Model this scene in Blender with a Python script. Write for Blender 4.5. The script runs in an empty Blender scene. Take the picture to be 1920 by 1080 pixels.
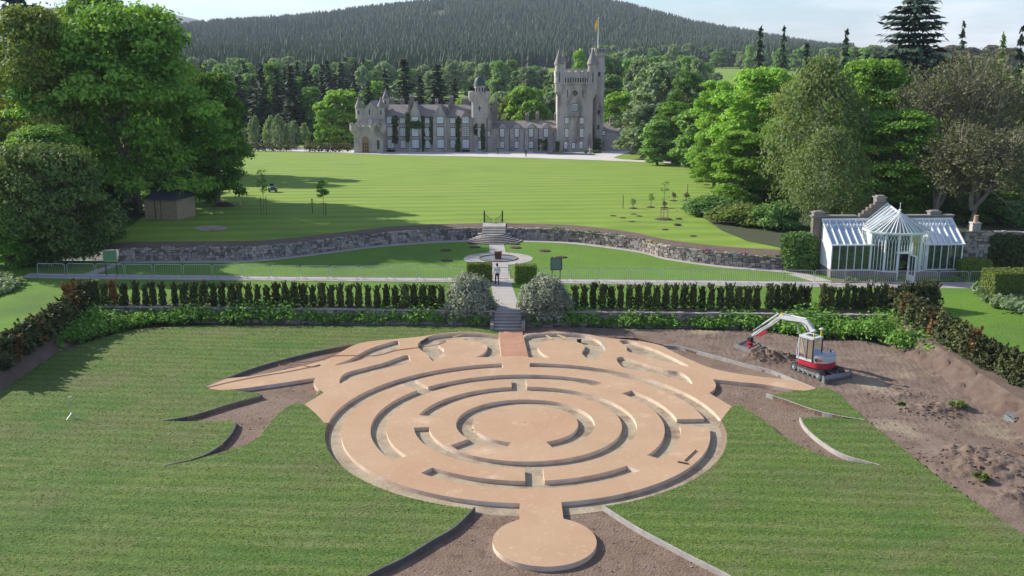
import bpy, bmesh, math, random
import numpy as np
from mathutils import Vector, Matrix, noise
from mathutils.geometry import delaunay_2d_cdt
R=math.radians; pi=math.pi
sc=bpy.context.scene
# ---------------------------------------------------------------- camera, sky, sun, exposure
CAMZ=19.2; TH=R(13.35); F=1860.0
ct,st=math.cos(TH),math.sin(TH)
cd=bpy.data.cameras.new("camera"); cam=bpy.data.objects.new("camera",cd); sc.collection.objects.link(cam)
cam.location=(0,0,CAMZ); cam.rotation_euler=(pi/2-TH,0,0)
cd.sensor_width=36; cd.lens=F/1920*36; cd.clip_start=.5; cd.clip_end=20000
sc.camera=cam
SUN_EL=R(29.5); SUN_AZ=(-.885,.465)            # horizontal direction towards the sun
sa=math.atan2(SUN_AZ[0],SUN_AZ[1])
w=bpy.data.worlds.new("World"); sc.world=w; w.use_nodes=True
nt=w.node_tree; bg=nt.nodes['Background']
sky=nt.nodes.new('ShaderNodeTexSky'); sky.sky_type='NISHITA'; sky.sun_disc=False
sky.sun_elevation=SUN_EL; sky.sun_rotation=sa; sky.air_density=1.0; sky.dust_density=.6; sky.ozone_density=1.0
# thin high cloud mixed into the sky by direction
tc=nt.nodes.new('ShaderNodeTexCoord'); mp=nt.nodes.new('ShaderNodeMapping'); mp.inputs['Scale'].default_value=(2.2,2.2,13)
nz=nt.nodes.new('ShaderNodeTexNoise'); nz.inputs['Scale'].default_value=1.7; nz.inputs['Detail'].default_value=7; nz.inputs['Roughness'].default_value=.6
cr=nt.nodes.new('ShaderNodeValToRGB'); cr.color_ramp.elements[0].position=.47; cr.color_ramp.elements[1].position=.66
mx=nt.nodes.new('ShaderNodeMix'); mx.data_type='RGBA'; mx.inputs['B'].default_value=(8.6,8.5,8.8,1)
ml=nt.nodes.new('ShaderNodeMath'); ml.operation='MULTIPLY_ADD'; ml.inputs[1].default_value=.6; ml.inputs[2].default_value=.0
nt.links.new(tc.outputs['Generated'],mp.inputs['Vector']); nt.links.new(mp.outputs[0],nz.inputs['Vector'])
nt.links.new(nz.outputs['Fac'],cr.inputs[0]); nt.links.new(cr.outputs[0],ml.inputs[0]); nt.links.new(ml.outputs[0],mx.inputs['Factor'])
tn=nt.nodes.new('ShaderNodeMix'); tn.data_type='RGBA'; tn.blend_type='MULTIPLY'; tn.inputs['Factor'].default_value=1; tn.inputs['B'].default_value=(.75,.94,1.25,1); nt.links.new(sky.outputs[0],tn.inputs['A']); nt.links.new(tn.outputs['Result'],mx.inputs['A']); nt.links.new(mx.outputs['Result'],bg.inputs['Color'])
bg.inputs['Strength'].default_value=.10
sl=bpy.data.lights.new('sun','SUN'); sl.energy=5.0; sl.angle=R(.55); sl.color=(1,.945,.86)
so=bpy.data.objects.new('sun',sl); sc.collection.objects.link(so)
sd=Vector((SUN_AZ[0]*math.cos(SUN_EL),SUN_AZ[1]*math.cos(SUN_EL),math.sin(SUN_EL)))
so.rotation_euler=sd.to_track_quat('Z','Y').to_euler(); so.location=(-60,30,60)
sc.view_settings.view_transform='Standard'; sc.view_settings.look='None'; sc.view_settings.gamma=1
sc.view_settings.exposure=.63

# ---------------------------------------------------------------- from picture rows/columns to places on the ground
def ray(px,py):
    u=px-960; v=py-540
    return (u, F*ct-v*st, -F*st-v*ct)
def U(px,py,z=.3):
    d=ray(px,py); t=(z-CAMZ)/d[2]; return (d[0]*t,d[1]*t)
LK=.0414; LY=98.
def lawn_z(x,y): return 2.35-LK*max(0.,min(y,250.)-LY)
def UL(px,py):
    d=ray(px,py); t=(2.35+LK*LY-CAMZ)/(d[2]+LK*d[1]); p=(d[0]*t,d[1]*t)
    if p[1]<LY: p=U(px,py,2.35)
    return p
def UD(px,py,Y):
    d=ray(px,py); t=Y/d[1]; return (d[0]*t,Y,CAMZ+d[2]*t)
def ppm(Y,z=0): return F/(Y*ct+(CAMZ-z)*st)     # picture units per metre at distance Y

# ---------------------------------------------------------------- helpers
col=sc.collection
def tag(o,label=None,cat=None,group=None,kind=None):
    if label: o['label']=label
    if cat: o['category']=cat
    if group: o['group']=group
    if kind: o['kind']=kind
    return o
def empty(name,loc,rz=0,label=None,cat=None,group=None):
    o=bpy.data.objects.new(name,None); col.objects.link(o); o.location=loc; o.rotation_euler=(0,0,rz); o.empty_display_size=.3
    return tag(o,label,cat,group)
def link(name,me,m=None,parent=None,loc=None):
    o=bpy.data.objects.new(name,me); col.objects.link(o)
    if m is not None:
        for mm in (m if isinstance(m,(list,tuple)) else [m]): me.materials.append(mm)
    if parent: o.parent=parent
    if loc: o.location=loc
    return o
def mesh_np(name,V,Q,n=4,mi=None):
    V=np.asarray(V,np.float32); Q=np.asarray(Q,np.int32).reshape(-1,n)
    me=bpy.data.meshes.new(name); me.vertices.add(len(V)); me.vertices.foreach_set('co',V.ravel())
    me.loops.add(Q.size); me.loops.foreach_set('vertex_index',Q.ravel())
    me.polygons.add(len(Q)); me.polygons.foreach_set('loop_start',np.arange(0,Q.size,n,dtype=np.int32))
    me.polygons.foreach_set('loop_total',np.full(len(Q),n,np.int32))
    if mi is not None: me.polygons.foreach_set('material_index',np.asarray(mi,np.int32))
    me.update(calc_edges=True); me.validate(); return me
ORD='first second third fourth fifth sixth seventh eighth ninth tenth eleventh twelfth thirteenth fourteenth fifteenth sixteenth seventeenth eighteenth nineteenth twentieth'.split()
def ordn(i):
    if i<20: return ORD[i]
    t=['twenty','thirty','forty','fifty','sixty'][(i+1)//10-2]; r=(i+1)%10
    return (t+'-'+ORD[r-1]) if r else {20:'twentieth',30:'thirtieth',40:'fortieth',50:'fiftieth',60:'sixtieth'}[i+1]
def copy_tree(o,parent=None):
    c=o.copy(); col.objects.link(c); c.parent=parent
    for ch in o.children: copy_tree(ch,c)
    return c
class MB:
    """collects simple shapes, then builds them as ONE mesh object"""
    def __init__(s): s.v=[]; s.f=[]; s.mi=[]; s.T=Matrix.Identity(4)
    def add(s,V,Fc,mi=0):
        b=len(s.v); T=s.T
        s.v+= [tuple(T@Vector(p)) for p in V]; s.f+=[[b+i for i in f] for f in Fc]; s.mi+=[mi]*len(Fc); return s
    def box(s,x0,x1,y0,y1,z0,z1,mi=0):
        return s.add([(x0,y0,z0),(x1,y0,z0),(x1,y1,z0),(x0,y1,z0),(x0,y0,z1),(x1,y0,z1),(x1,y1,z1),(x0,y1,z1)],
            [(0,3,2,1),(4,5,6,7),(0,1,5,4),(1,2,6,5),(2,3,7,6),(3,0,4,7)],mi)
    def cbox(s,c,d,mi=0,rz=0):
        T=s.T; s.T=T@Matrix.Translation(c)@Matrix.Rotation(rz,4,'Z'); s.box(-d[0]/2,d[0]/2,-d[1]/2,d[1]/2,-d[2]/2,d[2]/2,mi); s.T=T; return s
    def prism(s,poly,z0,z1,mi=0):
        n=len(poly); V=[(p[0],p[1],z0) for p in poly]+[(p[0],p[1],z1) for p in poly]
        return s.add(V,[tuple(range(n))[::-1],tuple(range(n,2*n))]+[(i,(i+1)%n,n+(i+1)%n,n+i) for i in range(n)],mi)
    def extr(s,poly,y0,y1,mi=0):      # outline in x,z, thickness in y
        n=len(poly); V=[(p[0],y0,p[1]) for p in poly]+[(p[0],y1,p[1]) for p in poly]
        return s.add(V,[tuple(range(n)),tuple(range(n,2*n))[::-1]]+[(i,n+i,n+(i+1)%n,(i+1)%n) for i in range(n)],mi)
    def lathe(s,prof,n=16,c=(0,0,0),mi=0,a0=0,squash=1):
        V=[];Fc=[]
        for r,z in prof:
            for i in range(n): a=a0+2*pi*i/n; V.append((c[0]+r*math.cos(a),c[1]+r*squash*math.sin(a),c[2]+z))
        for k in range(len(prof)-1):
            for i in range(n): j=(i+1)%n; Fc.append((k*n+i,k*n+j,(k+1)*n+j,(k+1)*n+i))
        Fc.append(tuple(range(n))[::-1]); Fc.append(tuple(range((len(prof)-1)*n,len(prof)*n)))
        return s.add(V,Fc,mi)
    def tube(s,pts,r,n=6,mi=0,cap=True):
        P=[Vector(p) for p in pts]; rr=r if isinstance(r,(list,tuple)) else [r]*len(P); V=[];Fc=[]
        up=None
        for i,p in enumerate(P):
            t=(P[min(i+1,len(P)-1)]-P[max(i-1,0)]).normalized()
            if up is None: up=Vector((0,0,1)) if abs(t.z)<.9 else Vector((1,0,0))
            a=t.cross(up).normalized(); b=a.cross(t).normalized(); up=b
            for k in range(n): q=2*pi*k/n+pi/n; V.append(tuple(p+(a*math.cos(q)+b*math.sin(q))*rr[i]))
        for i in range(len(P)-1):
            for k in range(n): j=(k+1)%n; Fc.append((i*n+k,(i+1)*n+k,(i+1)*n+j,i*n+j))
        if cap: Fc+= [tuple(range(n)),tuple(range((len(P)-1)*n,len(P)*n))[::-1]]
        return s.add(V,Fc,mi)
    def ribbon(s,pts,wd,z0,z1,mi=0):   # upright kerb along a ground line
        L,Rr=[],[]
        for i,p in enumerate(pts):
            a=pts[max(i-1,0)]; b=pts[min(i+1,len(pts)-1)]; dx,dy=b[0]-a[0],b[1]-a[1]; l=math.hypot(dx,dy) or 1
            nx,ny=-dy/l*wd/2,dx/l*wd/2; L.append((p[0]+nx,p[1]+ny)); Rr.append((p[0]-nx,p[1]-ny))
        V=[];Fc=[]
        za=z0 if callable(z0) else (lambda x,y:z0); zb=z1 if callable(z1) else (lambda x,y:z1)
        for l,r in zip(L,Rr): V+=[(l[0],l[1],za(*l)),(r[0],r[1],za(*r)),(r[0],r[1],zb(*r)),(l[0],l[1],zb(*l))]
        for i in range(len(pts)-1):
            a=4*i
            for k in range(4): Fc.append((a+k,a+(k+1)%4,a+4+(k+1)%4,a+4+k))
        Fc+=[(3,2,1,0),tuple(4*(len(pts)-1)+k for k in range(4))]
        return s.add(V,Fc,mi)
    def mesh(s,name,smooth=False,bevel=0):
        me=bpy.data.meshes.new(name); me.from_pydata(s.v,[],s.f); me.update()
        me.polygons.foreach_set('material_index',s.mi)
        bm=bmesh.new(); bm.from_mesh(me); bmesh.ops.recalc_face_normals(bm,faces=bm.faces)
        if bevel: bmesh.ops.bevel(bm,geom=[e for e in bm.edges if e.calc_face_angle(0)>.5],offset=bevel,segments=2,affect='EDGES',clamp_overlap=True)
        bm.to_mesh(me); bm.free()
        if smooth:
            me.polygons.foreach_set('use_smooth',[True]*len(me.polygons))
            try: me.set_sharp_from_angle(angle=R(38))
            except Exception: pass
        return me
    def build(s,name,m,parent=None,smooth=False,loc=None,bevel=0): return link(name,s.mesh(name,smooth,bevel),m,parent,loc)
def cat(pts,n=8,closed=False):
    """smooth curve through points"""
    P=[Vector((*p,0)) if len(p)==2 else Vector(p) for p in pts]; out=[]; N=len(P)
    rng=range(N if closed else N-1)
    for i in rng:
        p1=P[i]; p2=P[(i+1)%N]
        p0=P[i-1] if (closed or i>0) else p1*2-p2; p3=P[(i+2)%N] if (closed or i+2<N) else p2*2-p1
        for k in range(n):
            t=k/n; q=.5*((2*p1)+(p2-p0)*t+(2*p0-5*p1+4*p2-p3)*t*t+(3*p1-p0-3*p2+p3)*t**3); out.append((q.x,q.y) if len(pts[0])==2 else tuple(q))
    if not closed: out.append(tuple(pts[-1]))
    return out
def inpoly(x,y,P):
    c=False; n=len(P); j=n-1
    for i in range(n):
        xi,yi=P[i]; xj,yj=P[j]
        if (yi>y)!=(yj>y) and x<(xj-xi)*(y-yi)/(yj-yi)+xi: c=not c
        j=i
    return c
def interp(x,P):
    if x<=P[0][0]: return P[0][1]
    for a,b in zip(P,P[1:]):
        if x<=b[0]: return a[1]+(b[1]-a[1])*(x-a[0])/(b[0]-a[0])
    return P[-1][1]

# ---------------------------------------------------------------- materials
def mat(name,c,rough=.85,var=None,vs=1.,bump=0,bs=10.,metal=0,spec=.35,detail=6,layers=(),coord='Object',transl=0,translc=None,stretch=None):
    """base colour c; var = second colour mixed in by noise of scale vs; layers = (colour, scale, lo, hi[, stretch])"""
    m=bpy.data.materials.new(name); m.use_nodes=True; t=m.node_tree; N=t.nodes; L=t.links; b=N['Principled BSDF']
    b.inputs['Roughness'].default_value=rough; b.inputs['Metallic'].default_value=metal; b.inputs['Specular IOR Level'].default_value=spec
    C4=lambda k:(k[0],k[1],k[2],1); b.inputs['Base Color'].default_value=C4(c)
    tc=N.new('ShaderNodeTexCoord'); src=tc.outputs[coord]
    if coord=='World': pass
    cur=None
    def noise_(scale,det=detail,stt=None,ro=.6):
        n=N.new('ShaderNodeTexNoise'); n.inputs['Scale'].default_value=scale; n.inputs['Detail'].default_value=det; n.inputs['Roughness'].default_value=ro
        if stt:
            q=N.new('ShaderNodeMapping'); q.inputs['Scale'].default_value=stt[:3]
            if len(stt)>3: q.inputs['Rotation'].default_value=(0,0,stt[3])
            L.new(src,q.inputs[0]); L.new(q.outputs[0],n.inputs['Vector'])
        else: L.new(src,n.inputs['Vector'])
        return n
    ls=([(var,vs,.32,.68,stretch)] if var else [])+[tuple(l)+(None,)*(5-len(l)) for l in layers]
    for (k,s_,lo,hi,stt) in ls:
        n=noise_(s_,stt=stt); r=N.new('ShaderNodeMapRange'); r.inputs['From Min'].default_value=lo; r.inputs['From Max'].default_value=hi
        L.new(n.outputs['Fac'],r.inputs['Value'])
        x=N.new('ShaderNodeMix'); x.data_type='RGBA'; x.inputs['B'].default_value=C4(k)
        if cur is None: x.inputs['A'].default_value=C4(c)
        else: L.new(cur,x.inputs['A'])
        L.new(r.outputs[0],x.inputs['Factor']); cur=x.outputs['Result']
    if cur is not None: L.new(cur,b.inputs['Base Color'])
    if bump:
        n=noise_(bs,5); q=N.new('ShaderNodeBump'); q.inputs['Strength'].default_value=1; q.inputs['Distance'].default_value=bump
        L.new(n.outputs['Fac'],q.inputs['Height']); L.new(q.outputs[0],b.inputs['Normal'])
    if transl:
        tr=N.new('ShaderNodeBsdfTranslucent'); mxs=N.new('ShaderNodeMixShader'); mxs.inputs[0].default_value=transl
        tc4=translc or (c[0]*1.3,c[1]*1.4,c[2]*.6); tr.inputs['Color'].default_value=C4(tc4)
        o=N['Material Output']; L.new(b.outputs[0],mxs.inputs[1]); L.new(tr.outputs[0],mxs.inputs[2]); L.new(mxs.outputs[0],o.inputs['Surface'])
        m['cur']=0
    return m
def nodes(m): return m.node_tree.nodes,m.node_tree.links,m.node_tree.nodes['Principled BSDF']
M={}
M['sand']=mat('sandy_binder_surface',(.39,.250,.143),.95,(.44,.29,.173),.35,bump=.006,bs=9,layers=[((.40,.225,.125),.16,.5,.75),((.56,.40,.28),5,.58,.8),((.34,.21,.125),1.7,.60,.85),((.56,.42,.29),.5,.6,.8),((.27,.16,.09),22,.66,.74)])
M['ply']=mat('formwork_board',(.66,.50,.37),.8,(.50,.36,.26),1.5,bump=.004,bs=20,layers=[((.62,.56,.50),.8,.5,.75)])
M['trench']=mat('trodden_subsoil',(.29,.225,.15),1,(.38,.315,.21),1.3,bump=.035,bs=7,layers=[((.15,.095,.06),.55,.5,.72),((.37,.34,.24),3.5,.56,.75),((.12,.075,.05),6,.66,.8)])
M['dirt']=mat('brown_topsoil',(.165,.108,.072),1,(.22,.150,.105),.8,bump=.09,bs=9,layers=[((.11,.066,.045),2.2,.52,.75),((.24,.175,.125),.22,.5,.75),((.27,.22,.17),11,.68,.8)])
M['timber_shade']=mat('shade_tinted_edging',(.075,.075,.078),.75,(.11,.10,.095),2,bump=.004,bs=20)  # same edging timber, with the shade on the left-hand boards put into its colour
M['damp']=mat('damp_binder_surface',(.34,.165,.095),.9,(.42,.23,.14),.6,bump=.006,bs=9,layers=[((.27,.12,.07),1.5,.55,.8)])
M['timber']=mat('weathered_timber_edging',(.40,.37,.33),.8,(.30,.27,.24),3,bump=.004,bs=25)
M['turf']=mat('fresh_turf',(.115,.165,.026),1,(.066,.128,.016),.22,bump=.07,bs=8,layers=[((.150,.172,.052),.7,.48,.72,(.25,1.8,1)),((.055,.105,.014),4.0,.53,.68,(.7,1.4,1)),((.22,.235,.095),7,.55,.72,(.6,1.5,1)),((.135,.138,.055),.13,.50,.66),((.060,.135,.015),.3,.55,.7,(.5,1.3,1)),((.185,.15,.09),1.1,.70,.78)])
M['lawn']=mat('mown_lawn',(.210,.285,.028),1,(.175,.260,.022),.12,bump=.03,bs=5,layers=[((.22,.275,.038),.05,.5,.75),((.125,.195,.016),.5,.52,.75,(.25,1,1)),((.26,.31,.055),.9,.58,.8,(.2,1,1))])
M['lawn2']=mat('terrace_grass',(.110,.210,.014),1,(.082,.175,.010),.4,bump=.08,bs=6,layers=[((.15,.21,.03),1.6,.52,.78),((.05,.12,.01),2.6,.55,.8),((.055,.11,.012),.12,.5,.8)])
M['paving']=mat('pale_paving',(.40,.36,.32),.9,(.31,.28,.25),1.2,bump=.01,bs=8,layers=[((.24,.21,.19),.5,.58,.8)])
M['gravel']=mat('pale_gravel',(.55,.51,.47),1,(.47,.43,.40),.3,bump=.02,bs=10)
M['bedsoil']=mat('bed_soil',(.105,.068,.050),1,(.15,.105,.08),1.5,bump=.05,bs=5)
# ================================================================ THE LIE OF THE LAND
WB=[(225,489),(357,488),(480,486),(600,473),(700,460),(800,452),(875,449),(925,448),(978,449),(1040,451),(1100,456),(1200,470),(1250,483),(1350,497),(1450,505),(1492,508)]
WL=[U(x,y,1.2) for x,y in cat(WB,4)]
XL,XR=WL[0][0],WL[-1][0]
def Yf(x):
    if x>XR+.5: return interp(x,[(XR+.5,WL[-1][1]),(XR+1.2,83.5),(9999,83.5)])
    return interp(x,WL)
def sm(t): t=max(0.,min(1.,t)); return t*t*(3-2*t)
def front_z(x):
    if x<XL: return 1.2+1.05*sm((x-XL+8)/8)
    return 2.25
def far_z(x,y): return -4.6+ sm((y-300)/620)*13.5
def ground_z(x,y):
    f=Yf(x); d=y-f; L=2.2 if x>=XL else 9
    if d<=0: return 1.2
    b=lawn_z(x,y) if y<300 else far_z(x,y)
    if 250<=y<300: b=lawn_z(x,250)*(300-y)/50+far_z(x,300)*(y-250)/50
    z=b if d>=L else front_z(x)+(b-front_z(x))*d/L
    return z
xs=list(np.concatenate([-np.geomspace(3000,62,14),np.arange(-60,61,1.0),np.geomspace(62,3000,14)]))
V=[];Q=[];rows=[0,.55,1.1,1.65,2.2,4.5,9]
ys=[109,117,125,135,150,165,180,200,220,236,250,265,300,340,390,450,520,600,700,820,950,1300,3000,7000]
nr=len(rows)+len(ys)
for x in xs:
    f=Yf(x)
    for r in rows: V.append((x,f+r,ground_z(x,f+r) if r else front_z(x)))
    for y in ys: V.append((x,y,ground_z(x,y)))
for i in range(len(xs)-1):
    for j in range(nr-1): Q.append((i*nr+j,(i+1)*nr+j,(i+1)*nr+j+1,i*nr+j+1))
# mown stripes on the big lawn: alternate passes lie at a slight angle across it
N,L,b=nodes(M['lawn']); tcn=N.new('ShaderNodeTexCoord'); mpn=N.new('ShaderNodeMapping'); mpn.inputs['Rotation'].default_value=(0,0,R(-7))
wv=N.new('ShaderNodeTexWave'); wv.bands_direction='Y'; wv.inputs['Scale'].default_value=.075; wv.inputs['Distortion'].default_value=.6; wv.inputs['Detail'].default_value=2; wv.inputs['Detail Scale'].default_value=.4
L.new(tcn.outputs['Object'],mpn.inputs[0]); L.new(mpn.outputs[0],wv.inputs['Vector'])
old=b.inputs['Base Color'].links[0].from_socket; mm=N.new('ShaderNodeMix'); mm.data_type='RGBA'; mm.blend_type='MULTIPLY'; mm.inputs['B'].default_value=(.70,.82,.60,1)
L.new(old,mm.inputs['A']); L.new(wv.outputs['Fac'],mm.inputs['Factor']); L.new(mm.outputs['Result'],b.inputs['Base Color'])
N,L,b=nodes(M['turf']); tcn=N.new('ShaderNodeTexCoord'); mpn=N.new('ShaderNodeMapping'); mpn.inputs['Rotation'].default_value=(0,0,R(4))
wv=N.new('ShaderNodeTexWave'); wv.bands_direction='Y'; wv.inputs['Scale'].default_value=.34; wv.inputs['Distortion'].default_value=1.2; wv.inputs['Detail'].default_value=3; wv.inputs['Detail Scale'].default_value=.5
L.new(tcn.outputs['Object'],mpn.inputs[0]); L.new(mpn.outputs[0],wv.inputs['Vector'])
old=b.inputs['Base Color'].links[0].from_socket; mm=N.new('ShaderNodeMix'); mm.data_type='RGBA'; mm.blend_type='MULTIPLY'; mm.inputs['B'].default_value=(.74,.80,.66,1)
L.new(old,mm.inputs['A']); L.new(wv.outputs['Fac'],mm.inputs['Factor']); L.new(mm.outputs['Result'],b.inputs['Base Color'])
g=link('ground',mesh_np('ground',V,Q),M['lawn']); tag(g,kind='structure')

def cdt(loops,cls,extra=(),eps=1e-4):
    vs=[];es=[]
    for lp in loops:
        b=len(vs); vs+=[Vector(p) for p in lp]; n=len(lp); es+=[(b+i,b+(i+1)%n) for i in range(n)]
    for a,c in extra: b=len(vs); vs+=[Vector(a),Vector(c)]; es.append((b,b+1))
    r=delaunay_2d_cdt(vs,es,[],0,eps); P=[(v.x,v.y) for v in r[0]]; out={}
    for f in r[2]:
        cx=sum(P[i][0] for i in f)/len(f); cy=sum(P[i][1] for i in f)/len(f); k=cls(cx,cy)
        if k: out.setdefault(k,[]).append(tuple(f))
    return P,out
def sheet(name,P,T,z,m,kind='structure',skirt=None,skm=1,slope=None):
    used={};V=[];Fc=[];mi=[]
    zf=z if callable(z) else (lambda x,y:z)
    def vi(i,zz=None):
        k=(i,zz)
        if k not in used: used[k]=len(V); V.append((P[i][0],P[i][1],zf(*P[i]) if zz is None else zz))
        return used[k]
    ec={}
    for t in T:
        a,b,c=[P[i] for i in t[:3]]
        if (b[0]-a[0])*(c[1]-a[1])-(b[1]-a[1])*(c[0]-a[0])<0: t=t[::-1]
        Fc.append([vi(i) for i in t]); mi.append(0)
        for k in range(len(t)):
            e=(t[k],t[(k+1)%len(t)]); ec[e]=1
    if skirt is not None:
        for (a,b) in list(ec):
            if (b,a) in ec: continue
            A,B=P[a],P[b]; o=slope(A,B) if slope else 0
            if o:
                dx,dy=B[0]-A[0],B[1]-A[1]; l=math.hypot(dx,dy) or 1; nx,ny=dy/l*o,-dx/l*o; n0=len(V)
                V+= [(A[0]+nx,A[1]+ny,skirt),(B[0]+nx,B[1]+ny,skirt)]; Fc.append([vi(a),n0,n0+1,vi(b)])
            else: Fc.append([vi(a),vi(a,skirt),vi(b,skirt),vi(b)])
            mi.append(skm)
    me=bpy.data.meshes.new(name); me.from_pydata(V,[],Fc); me.update(); me.polygons.foreach_set('material_index',mi)
    o=link(name,me,m)
    if kind: tag(o,kind=kind)
    return o
def drape(name,poly,m,off=.03,kind='structure',zf=ground_z,step=4):
    """a sheet laid over the ground; cut into strips so that it follows it"""
    x0=min(p[0] for p in poly)-1;x1=max(p[0] for p in poly)+1;y0=min(p[1] for p in poly);y1=max(p[1] for p in poly)
    ex=[];y=y0+.01
    for y in sorted([q for q in ys+[98] if y0<q<y1]): ex.append(((x0,y),(x1,y)))
    P,o=cdt([poly],lambda x,y:1 if inpoly(x,y,poly) else 0,ex)
    return sheet(name,P,o[1],lambda x,y:zf(x,y)+off,m,kind)

# ---------------------------------------------------------------- sunken garden and terrace
TLp,TRp=(175,575),(1665,591)
M['earth']=mat('bare_earth',(.150,.102,.072),1,(.195,.140,.105),.35,bump=.05,bs=9,layers=[((.105,.068,.048),1.1,.50,.70),((.28,.225,.145),.13,.56,.66),((.25,.19,.145),6,.60,.78),((.08,.052,.037),3,.62,.75)])
tl=U(*TLp,1.2); tr=U(*TRp,1.2)
def ext(a,b,y): t=(y-a[1])/(b[1]-a[1]); return (a[0]+(b[0]-a[0])*t,y)
lb=ext(tl,U(0,688,1.2),16); rb=ext(tr,U(1920,752,1.2),16)
garden=[tl,lb,rb,tr]
outer=[(-3000,10),(3000,10),(3000,Yf(99)),(XR+1.2,83.5),(XR+.5,WL[-1][1])]+WL[::-1]+[(-3000,Yf(-99))]
P,o=cdt([outer,garden],lambda x,y:1 if inpoly(x,y,outer) and not inpoly(x,y,garden) else 0)
sheet('terrace_grass',P,o[1],1.2,[M['lawn2'],M['bedsoil']],skirt=-.05)
P,o=cdt([garden],lambda x,y:1 if inpoly(x,y,garden) else 0)
sheet('garden_soil',P,o[1],.085,M['dirt'])
# soil banks between the yew rows and the sunken beds (left and right)
def strip(name,A,B,m,zA,zB,n=40,rag=.0,kind='structure'):
    V=[];Q=[];K=10
    for i in range(n+1):
        t=i/n
        for k in range(K+1):
            s_=k/K; x=A[0](t)+(B[0](t)-A[0](t))*s_; y=A[1](t)+(B[1](t)-A[1](t))*s_; z=zA+(zB-zA)*s_
            V.append((x,y,z+(rag*(noise.noise((x*1.3,y*1.3,0))*.6+noise.noise((x*4,y*4,0))*.4) if 0<k<K else 0)))
    for i in range(n):
        for k in range(K): Q.append((i*(K+1)+k,(i+1)*(K+1)+k,(i+1)*(K+1)+k+1,i*(K+1)+k+1))
    o=link(name,mesh_np(name,V,Q),m); return tag(o,kind=kind)
def lin(a,b): return (lambda t:a[0]+(b[0]-a[0])*t, lambda t:a[1]+(b[1]-a[1])*t)
strip('bank_left',lin(tl,lb),lin((tl[0]+1.1,tl[1]-.4),(lb[0]+.8,lb[1])),M['bedsoil'],1.19,.02,160,.3)
strip('hedge_soil_right',lin((tr[0]+2.3,tr[1]+.6),(rb[0]+1.6,rb[1])),lin(tr,rb),M['bedsoil'],1.21,1.21,40)
strip('hedge_soil_left',lin(tl,lb),lin((tl[0]-2.0,tl[1]+.6),(lb[0]-1.3,lb[1])),M['bedsoil'],1.21,1.21,40)
strip('hedge_soil_back',lin((tl[0]-1.5,tl[1]+1.25),(tr[0]+1.5,tr[1]+1.25)),lin((tl[0]-1.5,tl[1]),(tr[0]+1.5,tr[1])),M['bedsoil'],1.205,1.205,60)
strip('bank_right',lin(tr,rb),lin((tr[0]-1.7,tr[1]-.4),(rb[0]-2.3,rb[1])),M['bedsoil'],1.19,.02,200,.55)

# ---------------------------------------------------------------- the labyrinth
C0=U(985,793); A_=F/ct; G_=C0[1]+CAMZ*0+(CAMZ-.3)*math.tan(TH)
def rr(w_): q=w_/A_; return G_*q/math.sqrt(1+q*q)
def ang(px,py): p=U(px,py); return math.atan2(p[1]-C0[1],p[0]-C0[0])
def circ(r,n=160): return [(C0[0]+r*math.cos(2*pi*i/n),C0[1]+r*math.sin(2*pi*i/n)) for i in range(n)]
def sector(r1,r2,a,b):
    while b<a: b+=2*pi
    n=max(3,int((b-a)/R(2.5)))
    P=[(C0[0]+r2*math.cos(a+(b-a)*i/n),C0[1]+r2*math.sin(a+(b-a)*i/n)) for i in range(n+1)]
    return P+[(C0[0]+r1*math.cos(b-(b-a)*i/n),C0[1]+r1*math.sin(b-(b-a)*i/n)) for i in range(n+1)]
def PX(pts,z=.3): return [U(x,y,z) for x,y in pts]
r99,r130,r180,r209,r261,r292,r346,r376=[rr(v) for v in (99,130,181,209,261,291,346,377)]
TR=[sector(r99,r130,ang(1026,830),ang(958,829)),
    PX([(844,835),(886,820),(900,832),(866,848)]),
    sector(r180,r209,ang(791,801),ang(793,779)),
    PX([(958,705),(985,705),(989,733),(960,733)]),
    PX([(984,875),(1017,873),(1022,909),(985,910)]),
    sector(r261,r292,ang(1119,723),ang(756,857)),
    sector(r261,r292,ang(1226,857),ang(1171,736)),
    sector(r261,r292,ang(803,880),ang(1190,879)),
    PX([(743,715),(766,706),(803,725),(786,733)]),
    PX([(1262,786),(1326,785),(1336,801),(1266,797)]),
    sector(r346,r376,ang(943,687),ang(973,950)),
    sector(r346,r376,ang(1052,950),ang(993,687)),
    # the two round-headed leaves beside the entry
    PX(cat([(811,677),(800,664),(785,652),(787,641),(813,630),(860,625),(900,626),(935,631)],4)+[(940,669)]+cat([(891,670),(905,664),(914,652),(905,643),(880,638),(850,636),(832,640),(822,647),(831,654),(832,661),(822,671)],4)),
    PX(cat([(982,633),(994,628),(1031,625),(1087,627),(1119,637),(1134,652),(1131,662),(1119,676)],4)+cat([(1098,670),(1091,661),(1097,650),(1087,643),(1056,637),(1025,639),(1009,648),(1012,658),(1025,667),(1039,671)],4)+[(991,670)]),
    PX(cat([(627,685),(657,673),(688,656),(719,645),(746,639),(744,655),(704,666),(660,679)],5,True)),
    PX(cat([(1161,639),(1175,650),(1178,659),(1212,667),(1244,677),(1291,687),(1259,669),(1228,655),(1197,644),(1175,638)],5,True)),
    PX(cat([(638,719),(637,711),(647,700),(672,692),(719,680),(760,666),(769,673),(763,681),(719,692),(672,705),(647,714)],5,True)),
    PX(cat([(1156,673),(1164,669),(1181,673),(1244,692),(1275,698),(1291,708),(1298,719),(1287,717),(1259,708),(1212,697),(1175,691),(1162,683)],5,True))]
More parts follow.
